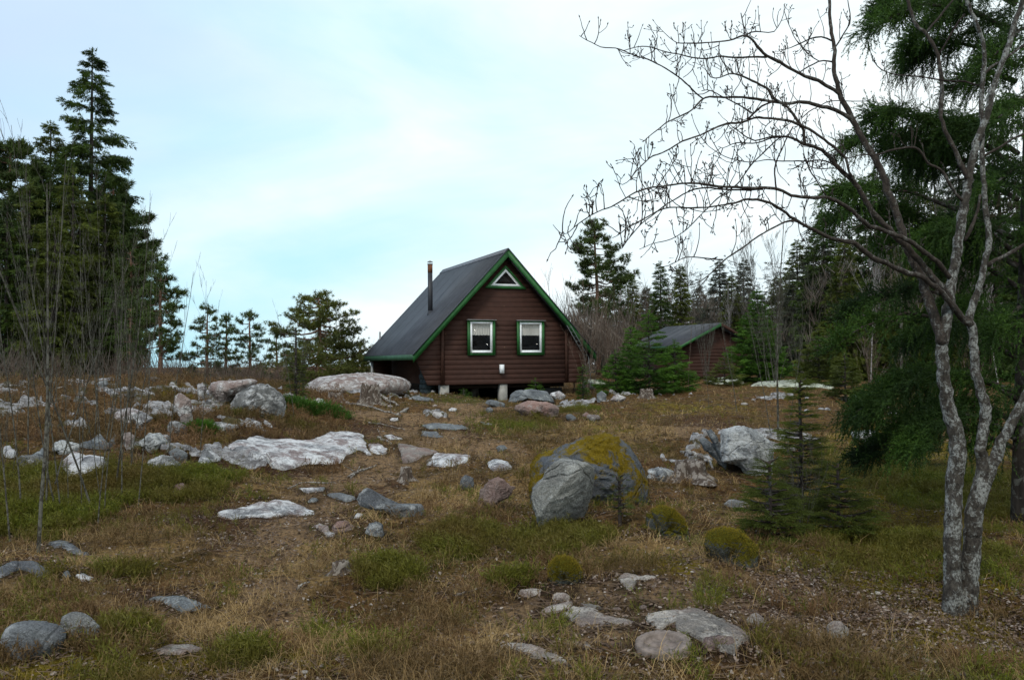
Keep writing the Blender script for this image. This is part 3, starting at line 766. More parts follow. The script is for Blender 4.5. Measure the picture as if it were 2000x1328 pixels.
def boulder(name, pts, mk, label, cat, group=None, depth=.6, res=(72, 26), facets=4, rough=.05, D=None, sink=.12, seed=1, pw=2.2, lean=0.0, cuts=()):
    """free-standing rock: its outline faces the viewer, its body bulges towards and away from the viewer"""
    pts = np.array(pts, float)
    lo = pts[pts[:, 1].argmax()]
    xm = pts[:, 0].mean()
    W_ = (pts[:, 0].max() - pts[:, 0].min())
    if D is None: D = ground(xm, max(lo[1], 724))[1]
    T = depth * W_ / F * D * .5
    Dc = D + T * .55
    P = at(pts[:, 0], pts[:, 1], Dc)
    P2 = P[:, [0, 2]]
    zlow = P2[:, 1].min(); zt = P2[:, 1].max()
    P2[:, 1] = np.where(P2[:, 1] < zlow + .18 * (zt - zlow), P2[:, 1] - sink, P2[:, 1])
    c = P2.mean(0)
    FOOT.append(np.array([[P2[:, 0].min() + .05 * W_ / F * D, Dc - T * .55], [P2[:, 0].max() - .05 * W_ / F * D, Dc - T * .55], [P2[:, 0].max() - .1 * W_ / F * D, Dc + T], [P2[:, 0].min() + .1 * W_ / F * D, Dc + T]]))
    ang = np.linspace(0, 2 * np.pi, res[0], endpoint=False)
    B = []
    for a in ang:
        d = np.array([np.cos(a), np.sin(a)]); best = 0
        for i in range(len(P2)):
            p, q = P2[i - 1] - c, P2[i] - c; e = q - p
            den = d[0] * e[1] - d[1] * e[0]
            if abs(den) < 1e-12: continue
            t_ = (p[0] * e[1] - p[1] * e[0]) / den; u_ = (p[0] * d[1] - p[1] * d[0]) / den
            if t_ > 0 and -1e-6 <= u_ <= 1 + 1e-6: best = max(best, t_)
        B.append(best * d)
    B = np.array(B)
    rr = np.sin(np.linspace(0, np.pi / 2, res[1])) ** .9
    rg = np.random.default_rng(seed)
    V = []; size = np.hypot(*(P2.max(0) - P2.min(0))) * .5
    for side in (-1, 1):
        for s in rr[::-1] if side < 0 else rr[:-1][::-1]:
            xz = c + B * s
            y = side * T * (1 - s ** pw) ** (1 / pw)
            V.append(np.stack([xz[:, 0], np.full(len(xz), Dc + y) , xz[:, 1]], -1))
    # rings: outer edge -> front centre, then outer ring shared -> back centre
    nr = res[1]; k = res[0]
    V = np.array(V)                              # (2nr-1, k, 3)
    rel = V - np.array([c[0], Dc, c[1]])
    nd_ = rel / (np.linalg.norm(rel, axis=-1, keepdims=True) + 1e-9)
    for f in range(facets):                      # plane cuts give broken faces
        n_ = rg.normal(size=3); n_[1] = -abs(n_[1]) * 1.3 if f % 2 else n_[1]; n_[2] = abs(n_[2]); n_ /= np.linalg.norm(n_)
        supp = (rel @ n_).max(); lim = supp * rg.uniform(.70, .88)
        ex_ = np.maximum((rel @ n_) - lim, 0)
        amt = ex_[..., None] * n_ * .92
        amt[..., [0, 2]] *= .25                  # keep the outline seen from the front
        rel = rel - amt
    for n_, fr in cuts:
        n_ = np.array(n_, float); n_ /= np.linalg.norm(n_)
        ex_ = np.maximum((rel @ n_) - fr * size, 0); amt = ex_[..., None] * n_ / max(abs(n_[1]), .35); amt[..., [0, 2]] *= 0
        rel = rel - amt
    q = (rel + np.array([c[0], Dc, c[1]])) / max(size, .1)
    n1 = fbm(q * 1.7, 4)[..., None] * rough * size * 1.1 + fbm(q * 8, 3)[..., None] * rough * size * .25
    rel = rel + nd_ * n1
    rel[..., 1] += lean * rel[..., 2]
    led = fbm(q * np.array([1.3, 1.3, 2.2]) + 5, 2); led = (np.round(led * 6) / 6 - led) * .22 * size * (rough / .05)
    rdg = -np.abs(fbm(q * 2.3 + 40, 3)) * rough * size * .9
    rel = rel + nd_ * (led + rdg)[..., None]
    V = rel + np.array([c[0], Dc, c[1]])
    rows = len(V)
    front = V[:nr]; back = V[nr:]
    # front: ring 0 = outer edge ... ring nr-1 = centre ; back: ring 0 = next inside the edge ... centre
    mb = MB()
    allr = np.concatenate([front[::-1], back]) if False else None
    seq = np.concatenate([front[::-1], back])    # centre front -> edge -> centre back
    n_r = len(seq)
    i = np.arange(n_r - 1)[:, None] * k; j = np.arange(k)[None]; jj = (j + 1) % k
    Fq = np.stack([i + j, i + k + j, i + k + jj, i + jj], -1).reshape(-1, 4)
    mb.add(seq.reshape(-1, 3), Fq)
    gz = float(hgt(c[0], D))
    if mk == 'moss': FUZZ.append((len(FUZZ), seq.reshape(-1, 3), np.array([c[0], Dc, c[1]]), (c[0], Dc, gz), label))
    o = put(name, mb, RM(mk), (c[0], Dc, gz), smooth=True)
    if mk == 'moss': FUZZ[-1] = FUZZ[-1] + (o,)
    return tag(o, label, cat, group)
A2 = lambda p: Zm(400, 700, 3.794, p)
A1 = lambda p: Zm(0, 700, 3.794, p)
A3 = lambda p: Zm(850, 720, 3.794, p)
A4 = lambda p: Zm(1300, 720, 3.32, p)
A5 = lambda p: Zm(0, 1000, 4, p)
A7 = lambda p: Zm(950, 1050, 3.636, p)
A8 = lambda p: Zm(1450, 1050, 3.636, p)
S, G2 = 'slab', 'stone'
for a in [
 (A2([(185,670),(230,620),(330,590),(430,580),(490,600),(640,600),(760,605),(840,580),(930,545),(1080,545),(1160,565),(1195,610),(1185,660),(1240,720),(1200,725),(1150,700),(1040,740),(1000,760),(820,765),(640,775),(480,780),(360,755),(280,735),(200,710)]),'white','large white lichened rock slab lying across the middle of the slope below the cabin','rock slab',.14,110),
 (A2([(1215,635),(1290,630),(1350,665),(1340,710),(1270,725),(1230,690)]),'white','small white slab touching the right end of the large white slab','rock slab',.07,36),
 (A2([(1435,650),(1725,670),(1700,695),(1500,765),(1480,740)]),'dull','flat triangular pale grey slab in the brown slope below the cabin','rock slab',.06,46),
 (A2([(1707,716),(1827,694),(1957,711),(1922,766),(1767,791),(1640,780)]),'white','oval white slab just right of the triangular slab','rock slab',.08,46),
 (A1([(1465,760),(1500,700),(1560,665),(1640,690),(1560,720),(1490,800)]),'white','narrow white rock edge under moss left of the large white slab','rock slab',.1,40),
 (A2([(110,1130),(200,1125),(290,1100),(420,1075),(560,1055),(620,1060),(720,1100),(790,1140),(800,1180),(730,1175),(650,1140),(560,1165),(480,1185),(300,1170),(130,1190)]),'white','long low white slab above the bare soil patch','rock slab',.09,80),
 (A2([(910,1005),(1000,1000),(1080,1015),(1120,1040),(1040,1050),(920,1020)]),'bluegrey','thin grey slab running into the left end of the long bent boulder','rock slab',.05,36),
 (A2([(700,965),(760,960),(890,965),(880,985),(740,990)]),'white','thin pale slab above the small grey slab in the brown slope','rock slab',.03,30),
 (A2([(800,1215),(870,1210),(920,1250),(960,1290),(950,1325),(880,1270)]),'pinkwhite','pinkish strip of rock beside the round pink stone','rock slab',.04,34),
 (A2([(1330,570),(1380,565),(1470,590),(1380,600)]),'white','thin white slab above the triangular slab','rock slab',.04,24),
 (A2([(1605,550),(1720,550),(1760,575),(1680,590),(1610,575)]),'bluegrey','blue grey flat slab on the path below the cabin','rock slab',.03,28),
 (A2([(1600,490),(1720,475),(1880,490),(1960,520),(1850,520),(1650,510)]),'grey','long thin grey slab across the path nearest the cabin','rock slab',.03,34),
 (A2([(1450,245),(1600,225),(1750,235),(1810,265),(1700,275),(1530,265)]),'grey','flat grey rock sheet in front of the left cabin pier','rock outcrop',.1,40),
 (A2([(1530,290),(1600,275),(1690,300),(1700,325),(1600,330)]),'grey','rounded flat grey rock below the left corner of the cabin','rock outcrop',.08,34),
 (A1([(1290,940),(1350,925),(1410,960),(1380,1000),(1320,970)]),'pink','small pink rock alone in the grass below the embankment','rock',.07,26),
 (A1([(460,750),(540,705),(640,720),(780,740),(770,800),(640,830),(510,830),(470,790)]),'white','wide white rock face in the embankment behind the saplings','rock outcrop',.16,50),
 (A1([(600,640),(660,620),(740,570),(800,620),(850,560),(855,600),(790,650),(640,660)]),'grey','jagged grey rock crest above the wide white rock face','rock outcrop',.14,40),
 (A1([(30,640),(80,650),(120,690),(90,730),(40,710)]),'white','white rock at the far left end of the embankment','rock outcrop',.12,26),
 (A1([(200,745),(260,700),(330,660),(330,720),(230,800),(200,780)]),'grey','grey rock edge behind the tallest sapling at left','rock outcrop',.12,30),
 (A3([(390,690),(430,670),(540,685),(565,715),(480,750),(430,745)]),'white','pale slab between the oval white slab and the mossy boulder','rock slab',.09,34),
 (A5([(1170,670),(1270,650),(1400,670),(1560,700),(1660,750),(1560,750),(1450,760),(1330,720),(1200,690)]),'grey','grey slab with dark spots set in dark soil near the lower left','rock slab',.022,54),
 (A5([(1190,1090),(1340,1045),(1450,1035),(1590,1060),(1590,1090),(1430,1100)]),'dull','grey slab rising out of yellow moss at the bottom left','rock slab',.03,44),
 (A5([(-40,460),(90,370),(200,390),(400,435),(300,460),(150,430),(20,480)]),'bluegrey','blue grey slab cut by the left edge of the view','rock slab',.05,44),
 (A5([(590,510),(650,485),(740,505),(650,545)]),'white','small white rock with a dark spot in the left foreground','rock slab',.025,26),
 (A5([(480,480),(530,460),(560,490),(500,500)]),'grey','tiny grey rock left of the small white spotted rock','rock slab',.02,20),
 (A5([(380,240),(500,230),(690,290),(560,290),(420,270)]),'bluegrey','dark bluish slab beside the foot of the tallest left sapling','rock slab',.03,34),
 (A7([(540,570),(620,520),(700,525),(900,580),(1050,635),(900,640),(820,645),(690,625),(600,590)]),'slabfront','pale trodden slab left of the largest foreground slab','rock slab',.03,60),
 (A7([(1155,510),(1220,490),(1330,480),(1450,470),(1560,510),(1700,570),(1860,620),(1800,660),(1740,700),(1540,670),(1380,640),(1340,580),(1290,590),(1230,615),(1160,570)]),'slabfront','largest flat pale slab in the bare soil of the foreground','rock slab',.02,90),
 (A7([(380,510),(460,485),(610,460),(600,490),(480,515)]),'slabfront','narrow slab below the two small humped stones','rock slab',.025,34),
 (A7([(650,465),(740,465),(820,500),(720,500)]),'dull','brownish flat stone above the pale trodden slab','rock slab',.025,26),
 (A7([(935,290),(980,260),(1060,262),(1210,295),(1070,305),(1040,345),(990,345)]),'slabfront','hook shaped slab right of the green mossy stone','rock slab',.03,40),
 (A7([(100,745),(250,750),(400,790),(500,850),(610,885),(450,870),(250,810)]),'slabfront','narrow slanting slab low in the grass at the bottom centre','rock slab',.02,44),
 (A4([(600,82),(740,58),(900,48),(1000,85),(1080,130),(1040,150),(900,150),(740,115),(560,115)]),'fartint','long pale green lichened outcrop right of the shed','rock outcrop',.25,60),
 (A4([(280,100),(340,60),(460,55),(500,85),(400,118),(300,120)]),'fartint','pale lichened outcrop in front of the shed wall','rock outcrop',.25,46),
]:
    outcrop('rock_slab' if 'slab' in a[3] else ('rock_outcrop' if 'outcrop' in a[3] else 'rock'), a[0], a[1], a[2], a[3], h=a[4], res=a[5])
CUTS = {'tall bare grey b': [((-.35, -1, .30), .26), ((.9, -.55, -.75), -.06), ((.2, -.6, .9), .62)],
 'big rounded grey': [((-.3, -1, .5), .62), ((.7, -.8, .35), .66)],
 'pointed pink gra': [((-.5, -1, .35), .30), ((.6, -.9, .2), .30)],
 'long bent blue g': [((-.1, -1, .7), .22)],
 'white boulder wi': [((-.3, -1, .3), .42), ((.6, -.8, -.1), .45)]}
k = 0
for a in [
 # name, outline, material, label, depth, facets, rough
 ('boulder', A3([(705,1000),(705,800),(700,700),(730,640),(790,615),(850,600),(960,560),(1080,510),(1160,490),(1250,485),(1360,510),(1440,570),(1520,680),(1560,780),(1585,880),(1540,940),(1480,975),(1350,985),(1200,1000),(900,1010)]),'orange','big rounded grey boulder with orange and yellow moss behind the tall grey one',.8,4,.05,8.9),
 ('boulder', A3([(715,900),(790,820),(850,720),(900,680),(940,665),(1020,660),(1090,680),(1150,700),(1190,740),(1200,860),(1190,950),(1150,1080),(1080,1120),(1000,1160),(920,1215),(830,1215),(780,1130),(730,1040),(708,960)]),'palegrey','tall bare grey boulder with a dark undercut right side in the middle of the slope',.55,5,.045,7.75),
 ('boulder', A3([(300,1005),(330,900),(400,820),(460,790),(510,810),(560,860),(590,880),(560,940),(480,980),(420,1010),(350,1025)]),'pink','pointed pink granite boulder left of the tall grey boulder',.7,5,.07,None),
 ('boulder', A3([(180,860),(190,810),(220,780),(280,810),(290,860),(240,900),(190,900)]),'bluegrey','small grey boulder just behind the pointed pink boulder',.8,4,.07,None),
 ('boulder', A2([(1120,1040),(1140,990),(1180,950),(1240,970),(1330,1030),(1440,1080),(1550,1085),(1600,1070),(1655,1100),(1640,1150),(1560,1170),(1440,1150),(1330,1130),(1230,1115),(1140,1090)]),'bluegrey','long bent blue grey boulder tapering down to the right',.35,3,.05,None),
 ('boulder', A2([(940,1245),(980,1205),(1060,1205),(1110,1250),(1080,1290),(960,1280)]),'pink','round dull pink stone below the long bent boulder',.8,3,.06,None),
 ('boulder', A2([(1185,1285),(1220,1220),(1270,1195),(1320,1220),(1335,1320),(1200,1320)]),'bluegrey','grey green upright stone with straight right edge below the long bent boulder',.6,4,.06,None),
 ('stone', A2([(1100,1180),(1130,1140),(1170,1150),(1140,1190)]),'white','small white stone under the left end of the long bent boulder',.8,2,.06,None),
 ('stone', A2([(765,1050),(790,1030),(835,1035),(840,1060),(800,1075),(770,1070)]),'grey','small pale stone above the long low white slab',.8,2,.06,None),
 ('boulder', A4([(360,600),(360,410),(400,370),(470,360),(600,400),(670,450),(700,540),(690,680),(560,690),(470,630),(400,610)]),'whitemoss','white boulder with brown moss patches right of the split grey slabs',.8,4,.06,None),
 ('boulder', A4([(215,460),(240,435),(290,470),(340,520),(400,640),(330,590),(250,530)]),'grey','left piece of a split grey rock leaning against the white mossy boulder',.5,3,.06,None),
 ('boulder', A4([(258,400),(290,385),(330,430),(390,560),(400,650),(350,570),(300,470)]),'grey','narrow standing right piece of the split grey rock',.5,3,.06,None),
 ('boulder', A4([(258,1140),(270,1090),(300,1055),(370,1030),(500,1050),(600,1150),(600,1250),(400,1260),(280,1200)]),'moss','yellow green mossy boulder under the young spruce bush',.8,2,.05,None),
 ('boulder', A3([(1600,1050),(1650,1020),(1700,1015),(1760,1040),(1840,1110),(1880,1200),(1880,1250),(1700,1240),(1640,1160)]),'moss','orange green mossy mound right below the big mossy boulder',.8,2,.05,None),
 ('boulder', A7([(440,250),(445,210),(460,180),(510,135),(580,135),(640,180),(675,230),(670,290),(600,325),(500,315),(445,290)]),'moss','small round stone capped with bright green moss in the foreground',.9,2,.04,None),
 ('stone', A7([(175,410),(240,365),(340,360),(430,375),(410,412),(290,418)]),'slabfront','left one of two small humped stones below the mossy round stone',.8,2,.05,None),
 ('stone', A7([(448,442),(475,405),(500,390),(560,395),(625,430),(540,455)]),'slabfront','right one of two small humped stones below the mossy round stone',.8,2,.05,None),
 ('stone', A7([(1520,760),(1550,710),(1650,690),(1740,705),(1810,760),(1790,800),(1680,785),(1540,782)]),'pink','pink layered stone at the lower edge of the largest foreground slab',.6,3,.06,None),
 ('stone', A7([(1840,590),(1880,540),(1930,525),(1985,590),(1990,625),(1900,618)]),'dull','brown pyramid shaped stone right of the largest foreground slab',.8,4,.05,None),
 ('stone', A7([(1075,500),(1080,480),(1120,470),(1145,490),(1120,505)]),'dull','small brown stone at the left tip of the largest foreground slab',.8,2,.05,None),
 ('stone', A7([(890,515),(900,495),(940,490),(965,510),(940,528)]),'dull','dark little stone above the pale trodden slab',.8,2,.05,None),
 ('stone', A8([(598,650),(605,615),(640,590),(700,592),(755,640),(750,690),(710,722),(630,700)]),'dull','egg shaped reddish grey stone among dead leaves at the lower right',.8,2,.03,None),
 ('boulder', A5([(20,980),(60,890),(110,862),(150,855),(280,855),(420,880),(500,920),(530,970),(480,1060),(380,1140),(180,1150),(60,1090)]),'bluegrey','large smooth blue grey boulder at the bottom left corner',.7,2,.035,None),
 ('boulder', A5([(470,900),(480,810),(560,782),(640,790),(700,825),(730,860),(768,890),(760,1000),(640,1010),(540,960)]),'darklichen','rough rock with brown moss cap behind the smooth corner boulder',.7,3,.06,None),
 ('boulder', A1([(1462,260),(1465,200),(1500,180),(1535,220),(1520,280),(1480,315)]),'white','white standing rock at the left end of the hilltop outcrop',.7,3,.06,None),
 ('boulder', A1([(1285,310),(1300,275),(1340,255),(1410,300),(1430,380),(1430,480),(1370,535),(1340,450),(1310,380)]),'pinkwhite','tall pink and white rock face on the left hillside',.6,3,.05,None),
 ('boulder', A1([(1200,360),(1220,325),(1250,310),(1280,345),(1250,388)]),'white','small white rock left of the tall pink rock face',.8,3,.06,None),
 ('boulder', A1([(1010,460),(1015,420),(1060,395),(1130,440),(1110,470),(1060,490),(1035,545),(1015,500)]),'white','white rock behind the forked sapling on the left hillside',.7,3,.06,None),
 ('stone', A1([(1350,235),(1400,215),(1425,240),(1380,255)]),'white','small white stone above the tall pink rock face',.8,2,.05,None),
 ('stone', A1([(1275,208),(1290,198),(1315,205),(1300,228)]),'white','tiny white stone on the mossy hilltop at left',.8,2,.05,None),
 ('stone', A1([(890,465),(940,450),(970,475),(920,485)]),'white','low white stone left of the white rock behind the forked sapling',.8,2,.05,None),
 ('boulder', A1([(900,560),(960,545),(1000,580),(990,640),(950,655),(920,600)]),'pinkwhite','pinkish rock below the white rock on the left hillside',.7,3,.06,None),
 ('boulder', A1([(1240,690),(1300,660),(1390,700),(1370,765),(1280,745)]),'bluegrey','greenish grey rock under the mossy bank left of the large white slab',.6,3,.06,None),
 ('boulder', A2([(600,340),(620,275),(740,220),(775,185),(870,140),(1000,118),(1100,110),(1230,105),(1330,120),(1450,140),(1530,185),(1510,230),(1380,260),(1240,275),(1100,250),(900,255),(800,275)][2:]),'pinkwhite','huge bare pinkish grey rock hump left of the cabin',1.3,3,.04,20.5),
 ('boulder', A2([(30,215),(60,180),(110,165),(240,160),(330,150),(400,165),(330,230),(260,270),(200,290),(180,330),(120,310),(40,250)]),'pinkwhite','sloping pale and pink rock on the left hilltop',.8,3,.05,None),
 ('boulder', A2([(170,360),(200,290),(280,225),(400,185),(470,195),(520,225),(570,270),(605,320),(590,395),(420,412),(260,415),(180,385)]),'darklichen','dark lichen speckled rock face with moss on the left hilltop',.7,4,.06,None),
 ('boulder', A3([(590,300),(600,270),(680,235),(780,240),(880,250),(925,280),(900,330),(850,345),(740,320),(680,335)]),'pink','flat pink layered rock on the slope right below the cabin',.6,4,.06,None),
 ('boulder', A3([(535,225),(560,190),(600,165),(720,150),(830,170),(900,218),(700,215),(580,235)]),'grey','humped grey and white rock against the middle cabin pier',.8,3,.05,None),
 ('stone', A3([(845,200),(850,180),(920,165),(970,200),(930,228)]),'white','white rock under the right part of the cabin',.8,3,.06,None),
 ('stone', A3([(365,255),(380,235),(420,230),(520,255),(515,282),(400,270)]),'grey','low grey stone in the grass in front of the cabin',.7,3,.06,None),
 ('stone', A3([(372,305),(385,288),(410,285),(430,305),(405,322)]),'bluegrey','small bluish stone in the grass below the middle cabin pier',.8,2,.05,None),
 ('stone', A3([(965,360),(975,338),(1005,335),(1045,360),(1035,388),(980,378)]),'bluegrey','round grey stone left of the small pink stone on the slope',.8,2,.04,None),
 ('stone', A3([(1085,345),(1120,320),(1150,340),(1125,357)]),'pink','small pink stone on the slope right of the round grey stone',.8,2,.05,None),
 ('stone', A3([(1295,232),(1320,200),(1350,190),(1425,212),(1360,243)]),'pinkwhite','pinkish white stone left of the grey stump',.8,3,.05,None),
 ('boulder', A3([(1085,135),(1090,95),(1140,75),(1240,85),(1275,120),(1250,145)]),'fartint','pale green lichened boulder beside the right cabin corner',.8,3,.06,None),
 ('boulder', A3([(1195,240),(1200,185),(1235,163),(1270,190),(1262,245)]),'bluegrey','upright dark grey rock below the lichened boulder',.7,4,.05,None),
 ('stone', A2([(1800,385),(1830,362),(1870,372),(1850,390)]),'white','small white stone on the path left of the little green spruce',.8,2,.05,None),
 ('stone', A2([(1665,410),(1690,385),(1760,400),(1800,430),(1740,445)]),'pinkwhite','pale broken stone beside the dead branches below the cabin',.8,3,.06,None),
 ('stone', A2([(1365,455),(1385,440),(1430,440),(1435,460),(1395,468)]),'white','white stone at the lower end of the short log',.8,2,.05,None),
 ('boulder', A1([(720,185),(745,165),(790,160),(800,190),(740,215)]),'bluegrey','grey rock between the trunks at the far left',.8,2,.05,None),
 ('boulder', A1([(1095,165),(1110,140),(1150,135),(1185,150),(1190,170)]),'bluegrey','bluish grey rock behind the mossy hilltop at left',.8,2,.05,None),
]:
    k += 1
    boulder(a[0], a[1], a[2], a[3], a[0], depth=a[4], facets=a[5], rough=a[6], D=a[7], seed=k, res=(96, 34) if a[0] == 'boulder' else (40, 14),
            pw=4.0 if a[2] == 'palegrey' else (1.9 if a[2] != 'moss' else 2.3),
            cuts=CUTS.get(a[3][:16], ()))
for i_, (cx, cy, w_, h_, mk, lab, dep) in enumerate((
 (318,905,70,34,'darklichen','dark lichened ledge low in the embankment behind the curved sapling',.9),
 (60,905,66,30,'darklichen','dark ledge low in the embankment near the left edge',.9),
 (250,812,60,30,'white','pale broken rock on the left hillside between sapling stems',.9),
 (300,862,54,34,'whitemoss','pale rock with brown moss beneath the white rock on the left hillside',.9),
 (345,838,46,34,'darklichen','mossy dark rock at the foot of the tall pink rock face',.9),
 (130,872,52,26,'whitemoss','mossy pale rock high in the embankment behind the forked sapling',.9),
 (435,835,60,20,'darklichen','low dark rock below the hilltop outcrop',.9),
 (395,805,40,22,'pinkwhite','low pinkish rock right of the tall pink rock face',.9),
 (620,790,40,20,'white','pale rock peeping from the brown bank under the rock hump',.8),
 (1290,925,60,26,'whitemoss','mossy rock between the big mossy boulder and the broken stump',.9),
 (1440,985,50,20,'darklichen','dark low rock under the young spruce bush',.9),
 (980,875,24,12,'grey','little grey stone in the grass above the big mossy boulder',.8),
 (1160,815,30,12,'pinkwhite','low pinkish stone on the open slope right of the path',.8),
 (1690,850,60,24,'whitemoss','shaded mossy rock below the hanging boughs',.9))):
    r_ = np.random.default_rng(200 + i_); a_ = np.linspace(0, 2 * np.pi, 12, endpoint=False)
    boulder('boulder', [(cx + w_ / 2 * np.cos(a) * r_.uniform(.75, 1.15), cy - h_ / 2 * np.sin(a) * r_.uniform(.75, 1.2)) for a in a_], mk, lab, 'boulder', depth=dep, facets=5, rough=.08, seed=300 + i_, res=(64, 24), pw=1.8)
# round concrete disc
c = ground(1295, 1268); r = 108 / 2 * c[1] / F
ang = np.linspace(0, 2 * np.pi, 96, endpoint=False)
dgx = float(hgt(c[0] + r, c[1]) - hgt(c[0] - r, c[1])) / (2 * r); dgy = float(hgt(c[0], c[1] + r) - hgt(c[0], c[1] - r)) / (2 * r)
mb = MB(); rings = []
for rr_, z in ((1.0, -.12), (1.0, .035), (.99, .042), (.96, .046), (.70, .046), (.68, .036), (.66, .022), (.4, .020), (.02, .020)):
    rr2 = rr_ * r * (1 + .012 * np.sin(ang * 3 + 1) + .008 * rng.normal(size=96))
    rings.append(np.stack([c[0] + rr2 * np.cos(ang), c[1] + rr2 * np.sin(ang), np.full(96, c[2] + z) + dgx * rr2 * np.cos(ang) + dgy * rr2 * np.sin(ang) + .0015 * rng.normal(size=96)], -1))
V = np.concatenate(rings); i = np.arange(len(rings) - 1)[:, None] * 96; j = np.arange(96)[None]; jj = (j + 1) % 96
mb.add(V, np.stack([i + j, i + jj, i + jj + 96, i + j + 96], -1).reshape(-1, 4))
tag(put('concrete_disc', mb, flat_mat('weathered_concrete_disc', (.19, .155, .135), .95, .1, .45, 22), c), 'round flat reddish concrete disc lying in the foreground grass', 'disc')
DISC = (c, r)
FOOT.append(np.stack([c[0] + r * np.cos(ang[::6]), c[1] + r * np.sin(ang[::6])], -1))
# low moss mounds
for pts, lab in () and ((A8([(640,210),(800,90),(900,55),(1060,50),(1180,110),(1300,200),(1380,280),(1200,330),(900,300),(700,280)]), 'broad low mossy mound left of the birch like twin trunks'),
                 ([(1810,1215),(1850,1185),(1900,1180),(1950,1200),(1960,1240),(1900,1262),(1840,1250)], 'moss pad around the foot of the forked grey tree')):
    outcrop('moss_mound', pts, 'mossmat', lab, 'mossy mound', h=.055, res=70, rough=.06)
    FOOT.pop()

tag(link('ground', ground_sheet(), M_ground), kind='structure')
# ------------------------------------------------------------------ foliage templates (x = along the twig)
def spray(n, seed, w=.09, ln=.34, fwd=.75):
    """flat-ish twig with pointed needles bundles on both sides"""
    r = np.random.default_rng(seed); V = []; Fc = []
    for i in range(n):
        s = (i + .3) / n
        for side in (-1, 1):
            a = side * r.uniform(.45, .95); up = r.uniform(-.25, .45)
            d = np.array([math.cos(a) * fwd, math.sin(a), up]); d /= np.linalg.norm(d)
            L = ln * (1.05 - .65 * s) * r.uniform(.7, 1.2)
            p = np.array([s * .9, 0, r.normal(0, .015)])
            q = np.cross(d, [0, 0, 1]); q /= np.linalg.norm(q); q = q * w * .5 + np.array([0, 0, r.normal(0, .03)])
            b = len(V); V += [p - q * .6, p + q * .6, p + d * L]; Fc.append((b, b + 1, b + 2))
    b = len(V); V += [np.array([.6, -w * .4, 0]), np.array([.6, w * .4, 0]), np.array([1.05, 0, .02])]; Fc.append((b, b + 1, b + 2))
    return np.array(V), np.array(Fc)
def tuft(n, seed, w=.10):
    r = np.random.default_rng(seed); V = []; Fc = []
    for i in range(n):
        a = r.uniform(0, 2 * np.pi); e = r.uniform(-.2, 1.4)
        d = np.array([math.sin(e), math.cos(e) * math.cos(a), math.cos(e) * math.sin(a)])
        q = np.cross(d, r.normal(size=3)); q /= np.linalg.norm(q)
        p = np.array([r.uniform(0, .45), 0, 0]); L = r.uniform(.5, .85)
        b = len(V); V += [p - q * w * .5, p + q * w * .5, p + d * L]; Fc.append((b, b + 1, b + 2))
    return np.array(V), np.array(Fc)
def ribbon(n, seed, ln=.10, w=.030):
    """long thin twig set densely with short needles all round, for near boughs"""
    r = np.random.default_rng(seed); V = []; Fc = []
    for i in range(n):
        s = (i + r.uniform(0, 1)) / n; a = r.uniform(0, 2 * np.pi)
        d = np.array([.75, math.cos(a) * .8, math.sin(a) * .8]); d /= np.linalg.norm(d)
        q = np.cross(d, [r.normal(), r.normal(), r.normal()]); q /= np.linalg.norm(q)
        p = np.array([s * .97, 0, .012 * math.sin(s * 9)]); L = ln * r.uniform(.75, 1.2) * (1.05 - .35 * s)
        b = len(V); V += [p - q * w * .5, p + q * w * .5, p + d * L]; Fc.append((b, b + 1, b + 2))
    return np.array(V), np.array(Fc)
T_far = [spray(5, k, w=.16, ln=.42) for k in range(3)]
T_mid = [spray(8, 10 + k, w=.075, ln=.34) for k in range(3)]
T_pine = [tuft(13, 20 + k, w=.12) for k in range(3)]
T_rib = [ribbon(30, 30 + k, ln=.13, w=.05) for k in range(4)]
def frames(D, roll=None, r=rng):
    """rotation rows for directions D (n,3)"""
    D = D / (np.linalg.norm(D, axis=1)[:, None] + 1e-9)
    up = np.tile([0, 0, 1.0], (len(D), 1)); up[np.abs(D[:, 2]) > .97] = [1, 0, 0]
    S_ = np.cross(up, D); S_ /= np.linalg.norm(S_, axis=1)[:, None]
    U = np.cross(D, S_)
    if roll is None: roll = r.normal(0, .4, len(D))
    c, s = np.cos(roll)[:, None], np.sin(roll)[:, None]
    return np.stack([D, S_ * c + U * s, -S_ * s + U * c], 1)
def sprays(mb, T, P, D, size, r, roll=None):
    P = np.asarray(P); D = np.asarray(D); size = np.broadcast_to(size, (len(P),))
    M = frames(D, roll, r) * size[:, None, None]
    which = r.integers(0, len(T), len(P))
    for k in range(len(T)):
        q = which == k
        if q.any(): mb.inst(T[k][0], T[k][1], M[q], P[q])
def prof(pr, t):
    pr = np.array(pr, float); return np.interp(t, pr[:, 0], pr[:, 1]), np.interp(t, pr[:, 0], pr[:, 2] if pr.shape[1] > 2 else pr[:, 1])
